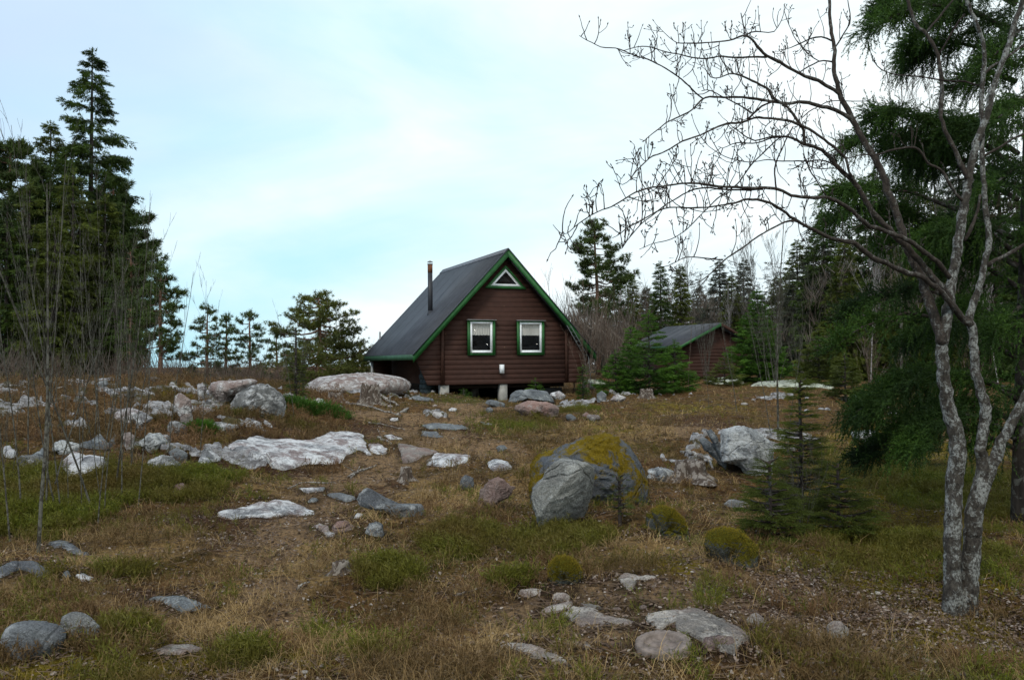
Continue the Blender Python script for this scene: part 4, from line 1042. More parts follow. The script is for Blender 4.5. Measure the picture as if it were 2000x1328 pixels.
def spruce_mesh(H, pr, seed, c0=.06, whorl=.32, nb=6, sz=.42, droop=.35, dead=0, T=None, dens=1.0, r0=None, gap=.12, hang=.45):
    """pr = [(height fraction, radius left, radius right)], returns trunk and crown meshes"""
    r = np.random.default_rng(seed); T = T or T_far
    tr = MB(); cr = MB()
    r0 = r0 or .011 * H + .03
    zs = np.linspace(0, H, 14); wob = np.cumsum(r.normal(0, .006 * H / 14 * 2, (14, 2)), 0)
    path = np.stack([wob[:, 0], wob[:, 1], zs], -1); path[0, 2] = -.4
    tr.tube(path, r0 * (1 - zs / H) ** .8 + .012, 8)
    z = c0 * H
    PP, DD, SS = [], [], []
    while z < H * .985:
        tt = z / H
        rl, rr_ = prof(pr, tt)
        n_ = max(3, int(nb * (1 - .35 * tt)))
        a0 = r.uniform(0, 6.28)
        c = np.array([np.interp(z, zs, path[:, 0]), np.interp(z, zs, path[:, 1]), z])
        for b_ in range(n_):
            if r.random() < gap: continue
            az = a0 + b_ * 2 * np.pi / n_ + r.normal(0, .25)
            R = (rl + rr_) / 2 + (rr_ - rl) / 2 * math.cos(az)
            L = R * r.uniform(.60, 1.15)
            if L < .08: L = .08
            zj = min(H * .985, z + r.uniform(-.5, .5) * whorl); c = np.array([np.interp(zj, zs, path[:, 0]), np.interp(zj, zs, path[:, 1]), zj])
            k = 6; s = np.linspace(0, 1, k)
            dz = -droop * L * s * (1.0 - tt * .9) + .22 * L * s ** 2.2 + (.35 * L * s * max(0, tt - .75) * 4)
            br = c + np.stack([np.cos(az) * L * s, np.sin(az) * L * s, dz + r.normal(0, .015 * L, k) * s], -1)
            tr.tube(br, np.linspace(.014 + .006 * L, .004, k), 3, cap=False)
            m_ = max(4, int(dens * (7 + L * 26)))
            ss = r.uniform(.12, 1, m_) ** .75
            base = np.stack([np.interp(ss, s, br[:, q]) for q in range(3)], -1)
            sidev = np.array([-np.sin(az), np.cos(az), 0])
            out = np.array([np.cos(az), np.sin(az), 0])
            lat = r.normal(0, .34, m_) * L * (1.15 - ss) + r.normal(0, .05, m_)
            base = base + sidev * lat[:, None] + out * np.abs(lat)[:, None] * .3
            d = out * r.uniform(.3, 1.1, m_)[:, None] + sidev * (np.sign(lat) * r.uniform(.1, 1.0, m_))[:, None]
            d[:, 2] -= hang * r.uniform(0, 1.6, m_) * (1 - .7 * tt)
            PP.append(base); DD.append(d); SS.append(sz * r.uniform(.6, 1.15, m_) * (1 - .45 * tt))
        z += whorl * r.uniform(.75, 1.3) * (1 - .35 * tt)
    # leader
    PP.append(np.array([[path[-1, 0], path[-1, 1], H * .97]] * 3)); DD.append(np.array([[0, 0, 1], [.3, .1, .8], [-.3, 0, .8]])); SS.append(np.full(3, sz * .8))
    for _ in range(dead):
        z = r.uniform(.03, max(.12, c0)) * H; az = r.uniform(0, 6.28); L = r.uniform(.4, 1.5)
        s = np.linspace(0, 1, 5)
        tr.tube(np.stack([np.cos(az) * L * s, np.sin(az) * L * s, z - .25 * L * s + r.normal(0, .05, 5) * s], -1), np.linspace(.018, .004, 5), 3, cap=False)
    sprays(cr, T, np.concatenate(PP), np.concatenate(DD), np.concatenate(SS), r, roll=r.normal(0, 1.0, sum(len(q) for q in PP)))
    return tr.mesh('trunk', smooth=True), cr.mesh('foliage')
def pine_mesh(H, pr, seed, c0=.35, nbr=34, sz=.30, r0=None, bend=.0, T=None, up=.25, pads=1.0, bare=6, dens=1.0):
    r = np.random.default_rng(seed); T = T or T_pine
    tr = MB(); cr = MB(); r0 = r0 or .013 * H + .03
    k = 12; zs = np.linspace(0, H * .97, k); wx = np.cumsum(r.normal(0, .012 * H / k * 3, k)) + bend * np.sin(zs / H * 2.4); wy = np.cumsum(r.normal(0, .01 * H / k * 3, k))
    path = np.stack([wx - wx[0], wy - wy[0], zs], -1); path[0, 2] = -.4
    tr.tube(path, r0 * (1 - zs / H) ** .7 + .012, 8)
    PP, DD, SS = [], [], []
    for b_ in range(nbr + bare):
        dead = b_ >= nbr
        tt = c0 + (1 - c0) * ((b_ + r.uniform(0, 1)) / nbr) if not dead else r.uniform(.08, max(.1, c0))
        tt = min(tt, .98)
        rl, rr_ = prof(pr, tt); az = b_ * 2.4 + r.normal(0, .4)
        R = (rl + rr_) / 2 + (rr_ - rl) / 2 * math.cos(az)
        L = max(.12, R * r.uniform(.75, 1.1)) * (.5 if dead else 1)
        c = np.array([np.interp(tt * H, zs, path[:, 0]), np.interp(tt * H, zs, path[:, 1]), tt * H])
        s = np.linspace(0, 1, 6)
        upz = up * (.2 + tt) * r.uniform(.4, 1.3)
        br = c + np.stack([np.cos(az) * L * s, np.sin(az) * L * s, L * (upz * s - .18 * np.sin(s * 3)) - 0 * s], -1)
        br[1:, :] += r.normal(0, .05 * L, (5, 3)) * s[1:, None]
        tr.tube(br, np.linspace(.02 + .012 * L, .006, 6), 4, cap=False)
        if dead: continue
        # side branchlets carrying pads of tufts
        ns = max(2, int((2 + L * 3.2) * pads))
        for q in range(ns):
            sb = r.uniform(.35, 1.0); p0 = np.array([np.interp(sb, s, br[:, j]) for j in range(3)])
            a2 = az + r.choice([-1, 1]) * r.uniform(.3, 1.2); l2 = L * r.uniform(.16, .38) * (1.2 - sb * .6) + .08
            dv = np.array([math.cos(a2), math.sin(a2), r.uniform(.05, .5)])
            p1 = p0 + dv * l2
            tr.tube(np.stack([p0, (p0 + p1) / 2 + r.normal(0, .02, 3), p1]), [.010, .007, .004], 3, cap=False)
            m_ = max(3, int(dens * (4 + l2 * 17)))
            u = r.uniform(.15, 1.1, m_)
            base = p0 + dv * l2 * u[:, None] + r.normal(0, 1, (m_, 3)) * np.array([.16, .16, .07]) * (.35 + l2)
            d = dv + r.normal(0, .5, (m_, 3)); d[:, 2] = np.abs(d[:, 2]) + .25
            PP.append(base); DD.append(d); SS.append(sz * r.uniform(.6, 1.1, m_))
    top = path[-1]
    PP.append(top + r.normal(0, .12, (14, 3))); DD.append(np.tile([0, 0, 1.0], (14, 1)) + r.normal(0, .4, (14, 3))); SS.append(np.full(14, sz))
    sprays(cr, T, np.concatenate(PP), np.concatenate(DD), np.concatenate(SS), r)
    return tr.mesh('trunk', smooth=True), cr.mesh('foliage')
def bare_mesh(H, seed, stems=1, r0=.03, spread=.25, lev=3, nb=16, c0=.25, up=1.0, lean=(0, 0), twig=.003, curve=0, sides=5, wig=.03):
    r = np.random.default_rng(seed); mb = MB()
    def grow(P, d, L, rr, lv):
        k = 5 if lv else 8; n_ = k
        pts = [P]; dd = d.copy()
        for i in range(n_ - 1):
            dd = dd + r.normal(0, wig * (2.2 if lv else 1), 3) + np.array([0, 0, .05 * up * lv]); dd /= np.linalg.norm(dd)
            pts.append(pts[-1] + dd * L / (n_ - 1))
        pts = np.array(pts)
        mb.tube(pts, np.linspace(rr, max(twig * .6, rr * (.25 if lv == 0 else .35)), n_), sides if lv == 0 else 3, cap=False)
        if lv >= lev: return
        m_ = nb if lv == 0 else max(2, int(nb * (.35 if lv == 1 else .28)))
        for q in range(m_):
            s = r.uniform(c0 if lv == 0 else .15, .98)
            p = np.array([np.interp(s * (n_ - 1), np.arange(n_), pts[:, j]) for j in range(3)])
            az = r.uniform(0, 6.28); side = np.array([math.cos(az), math.sin(az), 0])
            ax = (pts[-1] - pts[0]) / (np.linalg.norm(pts[-1] - pts[0]) + 1e-9)
            nd2 = ax * r.uniform(.55, 1.1) + side * r.uniform(.35, .8) * (spread * 3) ; nd2[2] += .35 * up
            nd2 /= np.linalg.norm(nd2)
            grow(p, nd2, L * r.uniform(.18, .42) * (1.15 - s * .7), max(twig, rr * .30 * (1 - .6 * s)), lv + 1)
    for q in range(stems):
        d = np.array([lean[0] + r.normal(0, spread if stems > 1 else .03), lean[1] + r.normal(0, spread if stems > 1 else .03), 1.0]); d /= np.linalg.norm(d)
        grow(np.array([r.normal(0, .12) if stems > 1 else 0, r.normal(0, .1) if stems > 1 else 0, -.1]), d, H * r.uniform(.75, 1.05) if stems > 1 else H, r0 * r.uniform(.7, 1.1), 0)
    return mb.mesh('stem', smooth=True)
BK_spruce = bark_mat('spruce_bark', (.065, .05, .042), (.10, .095, .085), (.028, .022, .02), .3)
BK_pine = bark_mat('pine_bark', (.17, .085, .055), (.22, .14, .10), (.06, .035, .028), .5)
BK_grey = bark_mat('grey_twig_bark', (.075, .068, .052), (.12, .115, .095), (.035, .03, .025), .5)
BK_brown = bark_mat('brown_twig_bark', (.13, .085, .06), (.19, .15, .12), (.06, .04, .03), .4)
BK_white = bark_mat('birch_bark', (.30, .27, .25), (.42, .40, .38), (.07, .06, .06), .5)
F_spruce = foliage_mat('spruce_needles', (.044, .078, .012), (.092, .145, .020), (.020, .034, .010))
F_sprucel = foliage_mat('olive_spruce_needles', (.066, .092, .011), (.130, .155, .018), (.045, .058, .010))
F_young = foliage_mat('young_spruce_needles', (.044, .120, .012), (.110, .215, .020), (.032, .075, .010), trans=.3)
F_olive = foliage_mat('olive_sapling_needles', (.070, .095, .012), (.145, .175, .020), (.050, .065, .012), trans=.3)
F_pine = foliage_mat('pine_needles', (.055, .090, .022), (.110, .150, .034), (.040, .060, .016))
F_pineol = foliage_mat('olive_pine_needles', (.095, .115, .022), (.17, .18, .034), (.050, .062, .018))
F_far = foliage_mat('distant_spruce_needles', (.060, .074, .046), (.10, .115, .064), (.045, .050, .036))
F_dead = foliage_mat('browned_spruce_needles', (.050, .048, .022), (.085, .075, .034), (.035, .032, .02))
def tree(name, px, pytop, d, meshes, mats, label, group=None, cat='tree', H0=None, dz=0, flip=1):
    g = onground(px, d); top = at(px, pytop, d)[2]
    e = empty(name, (g[0], g[1], g[2] + dz), label, cat, group, rz=0)
    s = (top - g[2] - dz) / H0
    e.scale = (s * flip, s, s)
    tr = link('trunk', meshes[0], mats[0], parent=e)
    if len(meshes) > 1: link('foliage' if cat != 'bush' else 'foliage', meshes[1], mats[1], parent=e)
    return e
def ph(px, pytop, d, c=None):                      # height in metres of a tree that reaches pytop
    g = onground(px, d); return float(at(px, pytop, d)[2] - g[2])
GL, GR, GM = 'tall conifers at the left edge', 'trees behind the shed on the right', 'small pines between the left wood and the cabin'
def uns(me_fn, H, pr, px, pytop, d, mats, name, label, group, **k):
    """a tree of its own; profile radii given in photo pixels"""
    Hm = ph(px, pytop, d)
    pm = [(t_, a * d / F, b * d / F) for t_, a, b in pr]
    return tree(name, px, pytop, d, me_fn(Hm, pm, **k), mats, label, group, H0=Hm)
# --- left wood
uns(spruce_mesh, 0, [(0,50,60),(.12,75,85),(.35,90,80),(.5,95,85),(.62,80,78),(.66,46,66),(.72,26,70),(.77,34,34),(.81,55,30),(.85,28,26),(.89,26,30),(.93,14,18),(.97,5,8),(1,1,1)], 177, 94, 42, (BK_spruce, F_spruce), 'spruce_tree', 'tallest spruce of the left wood with ragged pointed top against the sky', GL, seed=3, c0=.10, whorl=.50, nb=8, sz=.78, droop=.42, dead=24, dens=1.2, gap=.12, hang=1.1)
uns(spruce_mesh, 0, [(0,60,60),(.3,80,70),(.6,70,60),(.85,30,30),(1,2,3)], 97, 238, 44, (BK_spruce, F_sprucel), 'spruce_tree', 'second spruce top left of the tallest spruce', GL, seed=5, c0=.08, whorl=.42, nb=8, sz=.7, droop=.35, dead=20, dens=1.1, hang=.8)
uns(pine_mesh, 0, [(0,30,30),(.3,70,70),(.6,90,80),(.85,80,70),(1,25,25)], 20, 285, 40, (BK_pine, F_pine), 'pine_tree', 'broad dark pine cut by the left edge of the view', GL, seed=8, c0=.30, nbr=70, sz=.42, up=.5, pads=1.2, bare=14, dens=1.2)
uns(pine_mesh, 0, [(0,20,40),(.3,50,70),(.6,60,60),(.85,40,50),(1,10,20)], 220, 345, 46, (BK_pine, F_pine), 'pine_tree', 'pine leaning out from behind the tallest spruce on its right side', GL, seed=9, c0=.28, nbr=60, sz=.42, up=.4, pads=1.2, bare=10, dens=1.1)
uns(spruce_mesh, 0, [(0,50,60),(.4,60,75),(.7,50,55),(1,3,3)], 140, 330, 38, (BK_spruce, F_sprucel), 'spruce_tree', 'olive green spruce in front of the tallest spruce', GL, seed=12, c0=.10, whorl=.42, nb=7, sz=.58, droop=.4, dead=30, dens=.9, hang=.9)
uns(spruce_mesh, 0, [(0,50,60),(.4,70,60),(.7,50,45),(1,3,3)], 55, 360, 37, (BK_spruce, F_sprucel), 'spruce_tree', 'olive spruce between the edge pine and the second spruce top', GL, seed=14, c0=.06, whorl=.42, nb=7, sz=.58, droop=.4, dead=30, dens=.9, hang=.9)
uns(pine_mesh, 0, [(0,20,20),(.3,45,50),(.7,40,60),(.9,20,50),(1,8,20)], 238, 470, 38, (BK_pine, F_pine), 'pine_tree', 'lower pine with crooked boughs right of the tallest spruce', GL, seed=15, c0=.25, nbr=40, sz=.36, up=.5, pads=1.1, bare=10, bend=.4)
uns(spruce_mesh, 0, [(0,40,40),(.5,40,40),(.8,22,22),(1,3,3)], 225, 560, 36, (BK_spruce, F_spruce), 'spruce_tree', 'short dark spruce under the crooked pine', GL, seed=16, c0=.05, whorl=.32, nb=6, sz=.45, dens=.8)
uns(spruce_mesh, 0, [(0,60,60),(.4,60,60),(.75,36,36),(1,2,2)], 205, 385, 40, (BK_spruce, F_sprucel), 'spruce_tree', 'olive spruce at the foot of the pine leaning right of the tallest spruce', GL, seed=17, c0=.06, whorl=.4, nb=8, sz=.62, droop=.4, dead=14, dens=1.1, hang=.9)
uns(spruce_mesh, 0, [(0,60,60),(.4,60,60),(.75,36,36),(1,2,2)], 10, 400, 36, (BK_spruce, F_spruce), 'spruce_tree', 'dark spruce in front of the broad edge pine', GL, seed=18, c0=.06, whorl=.4, nb=8, sz=.6, droop=.4, dead=14, dens=1.1, hang=.9)
uns(spruce_mesh, 0, [(0,60,60),(.4,55,55),(.75,32,32),(1,2,2)], 105, 420, 35, (BK_spruce, F_sprucel), 'spruce_tree', 'lower olive spruce nearest the viewer in the left wood', GL, seed=19, c0=.06, whorl=.4, nb=8, sz=.6, droop=.4, dead=14, dens=1.1, hang=.9)
# --- small pines to the left of the cabin
for px, top, d, pr, seed, lab, kk in (
  (312,520,32,[(0,10,10),(.25,25,25),(.4,45,50),(.55,38,36),(.7,36,50),(.85,24,26),(1,6,8)],21,'slim pine with open tiers just right of the left wood',dict(c0=.3, nbr=34, sz=.27)),
  (406,602,36,[(0,10,10),(.25,45,30),(.5,36,34),(.75,26,26),(1,5,5)],22,'small pine with a broad low tier left of the round pine group',dict(c0=.22, nbr=26, sz=.26)),
  (443,620,38,[(0,10,10),(.2,20,28),(.5,20,22),(.8,12,12),(1,4,4)],23,'narrow dark green pine beside the broad tiered small pine',dict(c0=.12, nbr=24, sz=.26)),
  (489,612,37,[(0,10,10),(.3,30,36),(.5,30,34),(.75,34,22),(1,6,6)],24,'thin pine with a bough pointing left near the big spreading pine',dict(c0=.25, nbr=24, sz=.25)),
  (255,590,33,[(0,12,12),(.4,24,24),(.7,20,20),(1,4,4)],26,'small pine tucked against the edge of the left wood',dict(c0=.3, nbr=20, sz=.27)),
  (540,650,36,[(0,20,20),(.4,30,30),(.8,20,20),(1,8,8)],27,'low bushy pine in the gap left of the big spreading pine',dict(c0=.1, nbr=20, sz=.25))):
    uns(pine_mesh, 0, pr, px, top, d, (BK_pine, F_pine), 'pine_tree', lab, GM, seed=seed, up=.35, bare=5, **kk)
uns(pine_mesh, 0, [(0,10,10),(.12,60,90),(.25,70,135),(.4,75,125),(.55,72,95),(.68,88,70),(.8,60,60),(.92,36,50),(1,20,30)], 610, 578, 30, (BK_pine, F_pineol), 'pine_tree', 'wide rounded olive pine with spreading boughs left of the cabin', GM, seed=31, c0=.20, nbr=62, sz=.20, up=.22, bend=.25, bare=8, pads=1.1, dens=1.1)
uns(pine_mesh, 0, [(0,40,40),(.5,60,60),(1,20,20)], 690, 690, 44, (BK_pine, F_pineol), 'pine_tree', 'low green pine behind the bare rock hump left of the cabin', GM, seed=33, c0=.05, nbr=26, sz=.25)
uns(pine_mesh, 0, [(0,40,40),(.5,50,50),(1,20,20)], 645, 697, 46, (BK_pine, F_pineol), 'pine_tree', 'low green pine below the wide rounded olive pine', GM, seed=34, c0=.05, nbr=26, sz=.25)
# --- right background
uns(pine_mesh, 0, [(0,10,10),(.3,45,50),(.42,50,60),(.55,50,48),(.62,20,75),(.72,40,60),(.85,34,30),(.95,22,20),(1,8,8)], 1168, 433, 38, (BK_pine, F_pine), 'pine_tree', 'tall open pine with reddish trunk standing right of the cabin roof', GR, seed=41, c0=.34, nbr=58, sz=.27, up=.3, bare=16, pads=1.1)
FV = {}
def fs(k):
    if k not in FV:
        kw = {'a': dict(seed=51, pr=[(0,1.5,1.5),(.3,1.5,1.4),(.7,.8,.9),(1,.05,.05)], dens=1.0), 'b': dict(seed=52, pr=[(0,1.0,1.2),(.3,1.1,1.0),(.6,.8,.7),(.85,.5,.4),(1,.05,.05)], dens=1.0, gap=.2), 'c': dict(seed=53, pr=[(0,2.0,2.0),(.4,1.6,1.7),(.8,.7,.6),(1,.05,.05)], dens=1.1)}[k]
        FV[k] = spruce_mesh(9.0, kw.pop('pr'), c0=.05, whorl=.30, nb=8, sz=.55, dead=14, hang=.9, droop=.45, **kw)
    return FV[k]
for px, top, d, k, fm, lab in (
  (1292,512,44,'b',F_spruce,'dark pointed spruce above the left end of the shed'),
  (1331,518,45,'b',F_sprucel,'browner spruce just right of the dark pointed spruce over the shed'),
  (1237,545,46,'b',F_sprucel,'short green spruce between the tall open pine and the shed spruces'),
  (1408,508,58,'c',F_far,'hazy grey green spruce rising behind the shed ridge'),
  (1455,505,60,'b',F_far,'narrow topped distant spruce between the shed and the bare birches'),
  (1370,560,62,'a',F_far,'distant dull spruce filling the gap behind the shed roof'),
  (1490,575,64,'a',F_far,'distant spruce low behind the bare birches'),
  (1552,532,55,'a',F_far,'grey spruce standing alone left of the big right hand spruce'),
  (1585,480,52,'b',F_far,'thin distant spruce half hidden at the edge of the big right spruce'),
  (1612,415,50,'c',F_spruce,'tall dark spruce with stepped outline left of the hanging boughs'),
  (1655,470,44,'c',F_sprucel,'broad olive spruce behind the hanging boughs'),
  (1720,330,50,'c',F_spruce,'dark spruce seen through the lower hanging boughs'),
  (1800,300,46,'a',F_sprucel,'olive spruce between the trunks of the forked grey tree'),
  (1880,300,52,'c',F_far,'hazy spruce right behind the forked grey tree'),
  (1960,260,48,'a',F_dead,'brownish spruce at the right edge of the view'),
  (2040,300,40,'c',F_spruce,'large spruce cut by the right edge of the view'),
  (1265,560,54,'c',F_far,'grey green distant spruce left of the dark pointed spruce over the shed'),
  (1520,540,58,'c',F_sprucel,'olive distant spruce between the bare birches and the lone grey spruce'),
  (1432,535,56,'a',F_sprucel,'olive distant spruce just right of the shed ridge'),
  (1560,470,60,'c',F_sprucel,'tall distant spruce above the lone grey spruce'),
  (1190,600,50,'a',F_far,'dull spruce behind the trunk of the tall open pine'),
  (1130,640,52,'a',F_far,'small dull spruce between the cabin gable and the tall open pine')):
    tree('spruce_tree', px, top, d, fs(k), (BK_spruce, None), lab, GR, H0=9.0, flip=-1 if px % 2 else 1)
    o = [q for q in COL.objects][-1]
    # the crown keeps the shared mesh; its colour sits on the object slot
    me = o.data
    if not me.materials: me.materials.append(fm)
    o.material_slots[0].link = 'OBJECT'; o.material_slots[0].material = fm
# --- young bright spruces near the shed
def young(px, top, d, wpx, lab, seed, fm=None, sz=.22, tmpl=None, dens=1.6, c0=.02, name='young_spruce', nb=9, group='young green spruces around the shed', droop=.05, whorl=.17, asym=(1, 1), gap=.08):
    Hm = ph(px, top, d); w_ = wpx * d / F
    pr = [(0, w_ * asym[0], w_ * asym[1]), (.3, w_ * .95 * asym[0], w_ * .95 * asym[1]), (.6, w_ * .6, w_ * .6), (.85, w_ * .22, w_ * .22), (1, .02, .02)]
    ms = spruce_mesh(Hm, pr, seed=seed, c0=c0, whorl=whorl, nb=nb, sz=sz, droop=droop, dens=dens, T=tmpl or (T_far if d > 14 else T_mid), r0=(.012 + .006 * Hm) if d > 12 else (.005 + .004 * Hm), gap=gap, hang=.15)
    return tree(name, px, top, d, ms, (BK_spruce, fm or F_young), lab, group, H0=Hm)
young(1268, 610, 25.0, 62, 'dense bright green young spruce in front of the left half of the shed', 61)
young(1318, 668, 25.6, 40, 'bright green young spruce touching the brown reddish sapling before the shed', 62)
young(1202, 690, 24.6, 34, 'low bright green young spruce beside the right corner of the cabin', 63, c0=.03)
young(1232, 640, 26.5, 30, 'slender young spruce behind the low bright one near the cabin', 66)
young(1482, 568, 33, 60, 'conical bright green spruce overlapping the right end of the shed', 64, sz=.28)
young(1415, 700, 30, 40, 'low young spruce in front of the shed wall', 65, fm=F_sprucel)
young(1600, 640, 30, 45, 'young spruce between the grey spruce and the hanging boughs', 67, fm=F_sprucel, sz=.26)
young(1650, 690, 22, 40, 'young spruce just left under the hanging boughs', 68, fm=F_sprucel)
young(905, 762, 23.6, 11, 'tiny green spruce seedling in front of the dark gap under the cabin', 69, sz=.09, whorl=.08, group='spruce seedlings near the cabin')
young(1045, 742, 24.9, 18, 'small green spruce seedling against the lower right cabin wall', 70, sz=.12, whorl=.1, group='spruce seedlings near the cabin')
young(1138, 715, 24.4, 10, 'thin blue green spruce seedling at the right cabin corner', 71, sz=.10, whorl=.1, group='spruce seedlings near the cabin')
young(578, 640, 17.0, 20, 'thin young spruce standing over the juniper mat left of the cabin', 72, fm=F_sprucel, sz=.13, whorl=.12, gap=.35, group='thin young spruces on the slope', dens=.9)
young(1562, 742, 8.4, 62, 'sparse young spruce with olive twigs in front of the hanging boughs', 73, fm=F_olive, sz=.14, tmpl=T_rib, whorl=.085, dens=3.4, gap=.25, group='thin young spruces on the slope', c0=.10, asym=(1.1, .8))
young(1500, 900, 7.5, 66, 'bushy dark young spruce above the yellow green mossy boulder', 74, fm=F_olive, sz=.14, tmpl=T_rib, whorl=.08, dens=3.4, gap=.25, group='thin young spruces on the slope')
young(1632, 905, 7.8, 74, 'dark spreading young spruce right of the sparse one', 75, fm=F_olive, sz=.14, tmpl=T_rib, whorl=.08, dens=3.2, gap=.3, group='thin young spruces on the slope')
young(1770, 760, 12, 60, 'shaded young spruce under the lowest hanging bough', 76, fm=F_spruce, sz=.16, group='thin young spruces on the slope')
young(1207, 930, 7.9, 16, 'yellowish spruce sprig growing against the big mossy boulder', 77, fm=F_olive, sz=.08, whorl=.08, dens=.9, gap=.4, group='thin young spruces on the slope', c0=.3)
# juniper mat
def juniper(px, py, wpx, hpx, lab, seed, D=None):
    g = ground(px, py); r = np.random.default_rng(seed); d = g[1]; w_ = wpx * d / F; h_ = hpx * d / F
    n = 900; a = r.uniform(0, 6.28, n); q = np.sqrt(r.uniform(0, 1, n))
    X = g[0] + np.cos(a) * q * w_; Y = d + np.sin(a) * q * w_ * .7
    bumpy = .75 + .5 * n2(X, Y, 2.5, 2)
    Z = hgt(X, Y) + h_ * r.uniform(.1, 1, n) * (1 - q ** 3) * bumpy
    D_ = np.stack([np.cos(a) * .9, np.sin(a) * .9, r.uniform(.3, 1.4, n)], -1)
    mb = MB(); sprays(mb, T_mid, np.stack([X, Y, Z], -1), D_, .17 * r.uniform(.6, 1.2, n), r)
    for k in range(12):
        a_ = r.uniform(0, 6.28); e_ = np.array([math.cos(a_) * w_ * .8, math.sin(a_) * w_ * .5, h_ * .7])
        s = np.linspace(0, 1, 5)[:, None]
        mb2 = MB()
    return tag(put('juniper_bush', mb, F_young, g), lab, 'bush', 'juniper mats on the slope')
juniper(630, 812, 52, 26, 'low bright green juniper mat on the slope left of the cabin path', 81)
juniper(590, 806, 34, 30, 'darker juniper clump around the feet of the bare stems left of the cabin', 82)
juniper(390, 845, 24, 18, 'little green juniper tuft under the pink rock face', 83)
# --- bare trees and bushes
BV = {}
def bv(k):
    if k not in BV:
        BV[k] = {'birch': lambda: bare_mesh(8, 91, r0=.045, spread=.30, nb=30, lev=3, c0=.3, twig=.0035),
                 'birch2': lambda: bare_mesh(8, 92, r0=.04, spread=.26, nb=30, lev=3, c0=.25, twig=.0035),
                 'multi': lambda: bare_mesh(4, 93, stems=9, r0=.016, spread=.16, nb=9, lev=2, twig=.0035),
                 'multi2': lambda: bare_mesh(4, 94, stems=12, r0=.013, spread=.22, nb=9, lev=2, twig=.0035),
                 'osier': lambda: bare_mesh(2, 95, stems=60, r0=.010, spread=.34, nb=5, lev=1, twig=.004),
                 'rod': lambda: bare_mesh(5, 96, r0=.019, spread=.13, nb=13, lev=2, c0=.25, twig=.0026),
                 'rod2': lambda: bare_mesh(5, 97, r0=.017, spread=.10, nb=9, lev=2, c0=.35, twig=.0026),
                 'rod3': lambda: bare_mesh(5, 98, r0=.016, spread=.2, nb=16, lev=2, c0=.2, twig=.0026, wig=.05),
                 'rodT': lambda: bare_mesh(5, 99, r0=.030, spread=.15, nb=15, lev=2, c0=.3, twig=.002),
                 }[k]()
    return BV[k]
H_of = dict(birch=8, birch2=8, multi=4, multi2=4, osier=2, rod=5, rod2=5, rod3=5, rodT=5)
def bare(px, top, d, k, mat, lab, group, name='bare_tree', cat='tree', pxb=None):
    g = onground(px, d); e = link(name, bv(k), mat)
    e.location = Vector([float(q) for q in g]); tp = at(px, top, d)[2]; s = float((tp - g[2]) / H_of[k]); e.scale = (s, s, s)
    e.rotation_euler = (0, 0, (px * 1.7) % 6.28)
    e.material_slots[0].link = 'OBJECT'; e.material_slots[0].material = mat
    return tag(e, lab, cat, group)
GB = 'leafless birches in the right background'
for i, (px, top, d, k, m_, lab) in enumerate((
  (1352,470,48,'birch',BK_grey,'leafless birch behind the two spruces over the shed'),
  (1496,428,40,'birch2',BK_grey,'tall leafless birch in the gap right of the conical green spruce'),
  (1530,470,46,'birch',BK_grey,'leafless birch just right of the tallest background birch'),
  (1430,560,50,'birch2',BK_white,'pale leafless birch behind the shed ridge'),
  (1255,575,44,'birch',BK_brown,'brownish leafless tree left of the shed'),
  (1205,585,42,'birch2',BK_brown,'brown leafless tree at the foot of the tall open pine'),
  (1760,170,36,'birch',BK_grey,'leafless birch crown showing above the second hanging bough'),
  (1700,430,40,'birch2',BK_white,'white stemmed birch behind the hanging boughs'),
  (1830,200,38,'birch',BK_grey,'leafless birch crown between hanging boughs and twin trunks'),
  (1950,420,34,'birch2',BK_white,'white stemmed birch near the right edge of the view'),
  (1390,590,56,'birch',BK_grey,'faint leafless birch over the shed roof'),
  (1310,600,54,'birch',BK_grey,'faint leafless birch between the two shed spruces'),
  (1460,500,52,'birch',BK_grey,'leafless birch in front of the narrow topped distant spruce'),
  (1575,440,50,'birch2',BK_grey,'leafless birch beside the tall dark spruce with stepped outline'),
  (1285,560,50,'birch2',BK_brown,'brownish leafless birch left behind the dark pointed spruce'))):
    bare(px, top, d, k, m_, lab, GB)
for px, top, d, k, m_, lab in (
  (1128,560,27.5,'multi',BK_brown,'tall leafless shrub right against the right side of the cabin'),
  (1150,600,25.2,'multi2',BK_brown,'leafless many stemmed shrub before the right eave of the cabin'),
  (1190,560,29,'multi',BK_brown,'leafless shrub under the tall open pine'),
  (1235,590,30,'multi2',BK_brown,'brown leafless shrub behind the low bright young spruce'),
  (1090,540,30,'multi',BK_grey,'thin shrub tips showing over the right slope of the cabin roof'),
  (1380,600,33,'multi',BK_grey,'leafless shrub in front of the shed gable'),
  (1510,560,30,'multi2',BK_grey,'leafless shrub right of the conical green spruce'),
  (1560,600,32,'multi',BK_grey,'leafless shrub in front of the lone grey spruce'),
  (590,640,17.3,'multi',BK_grey,'pale leafless stems rising from the juniper on the left slope'),
  (1700,640,24,'multi2',BK_brown,'leafless shrub under the middle hanging boughs'),
  (1900,620,22,'multi',BK_brown,'leafless shrub behind the forked grey tree'),
  (1560,850,7.7,'multi2',BK_grey,'twisted grey leafless shrub inside the sparse young spruce')):
    bare(px, top, d, k, m_, lab, 'leafless shrubs', 'bare_shrub', 'shrub')
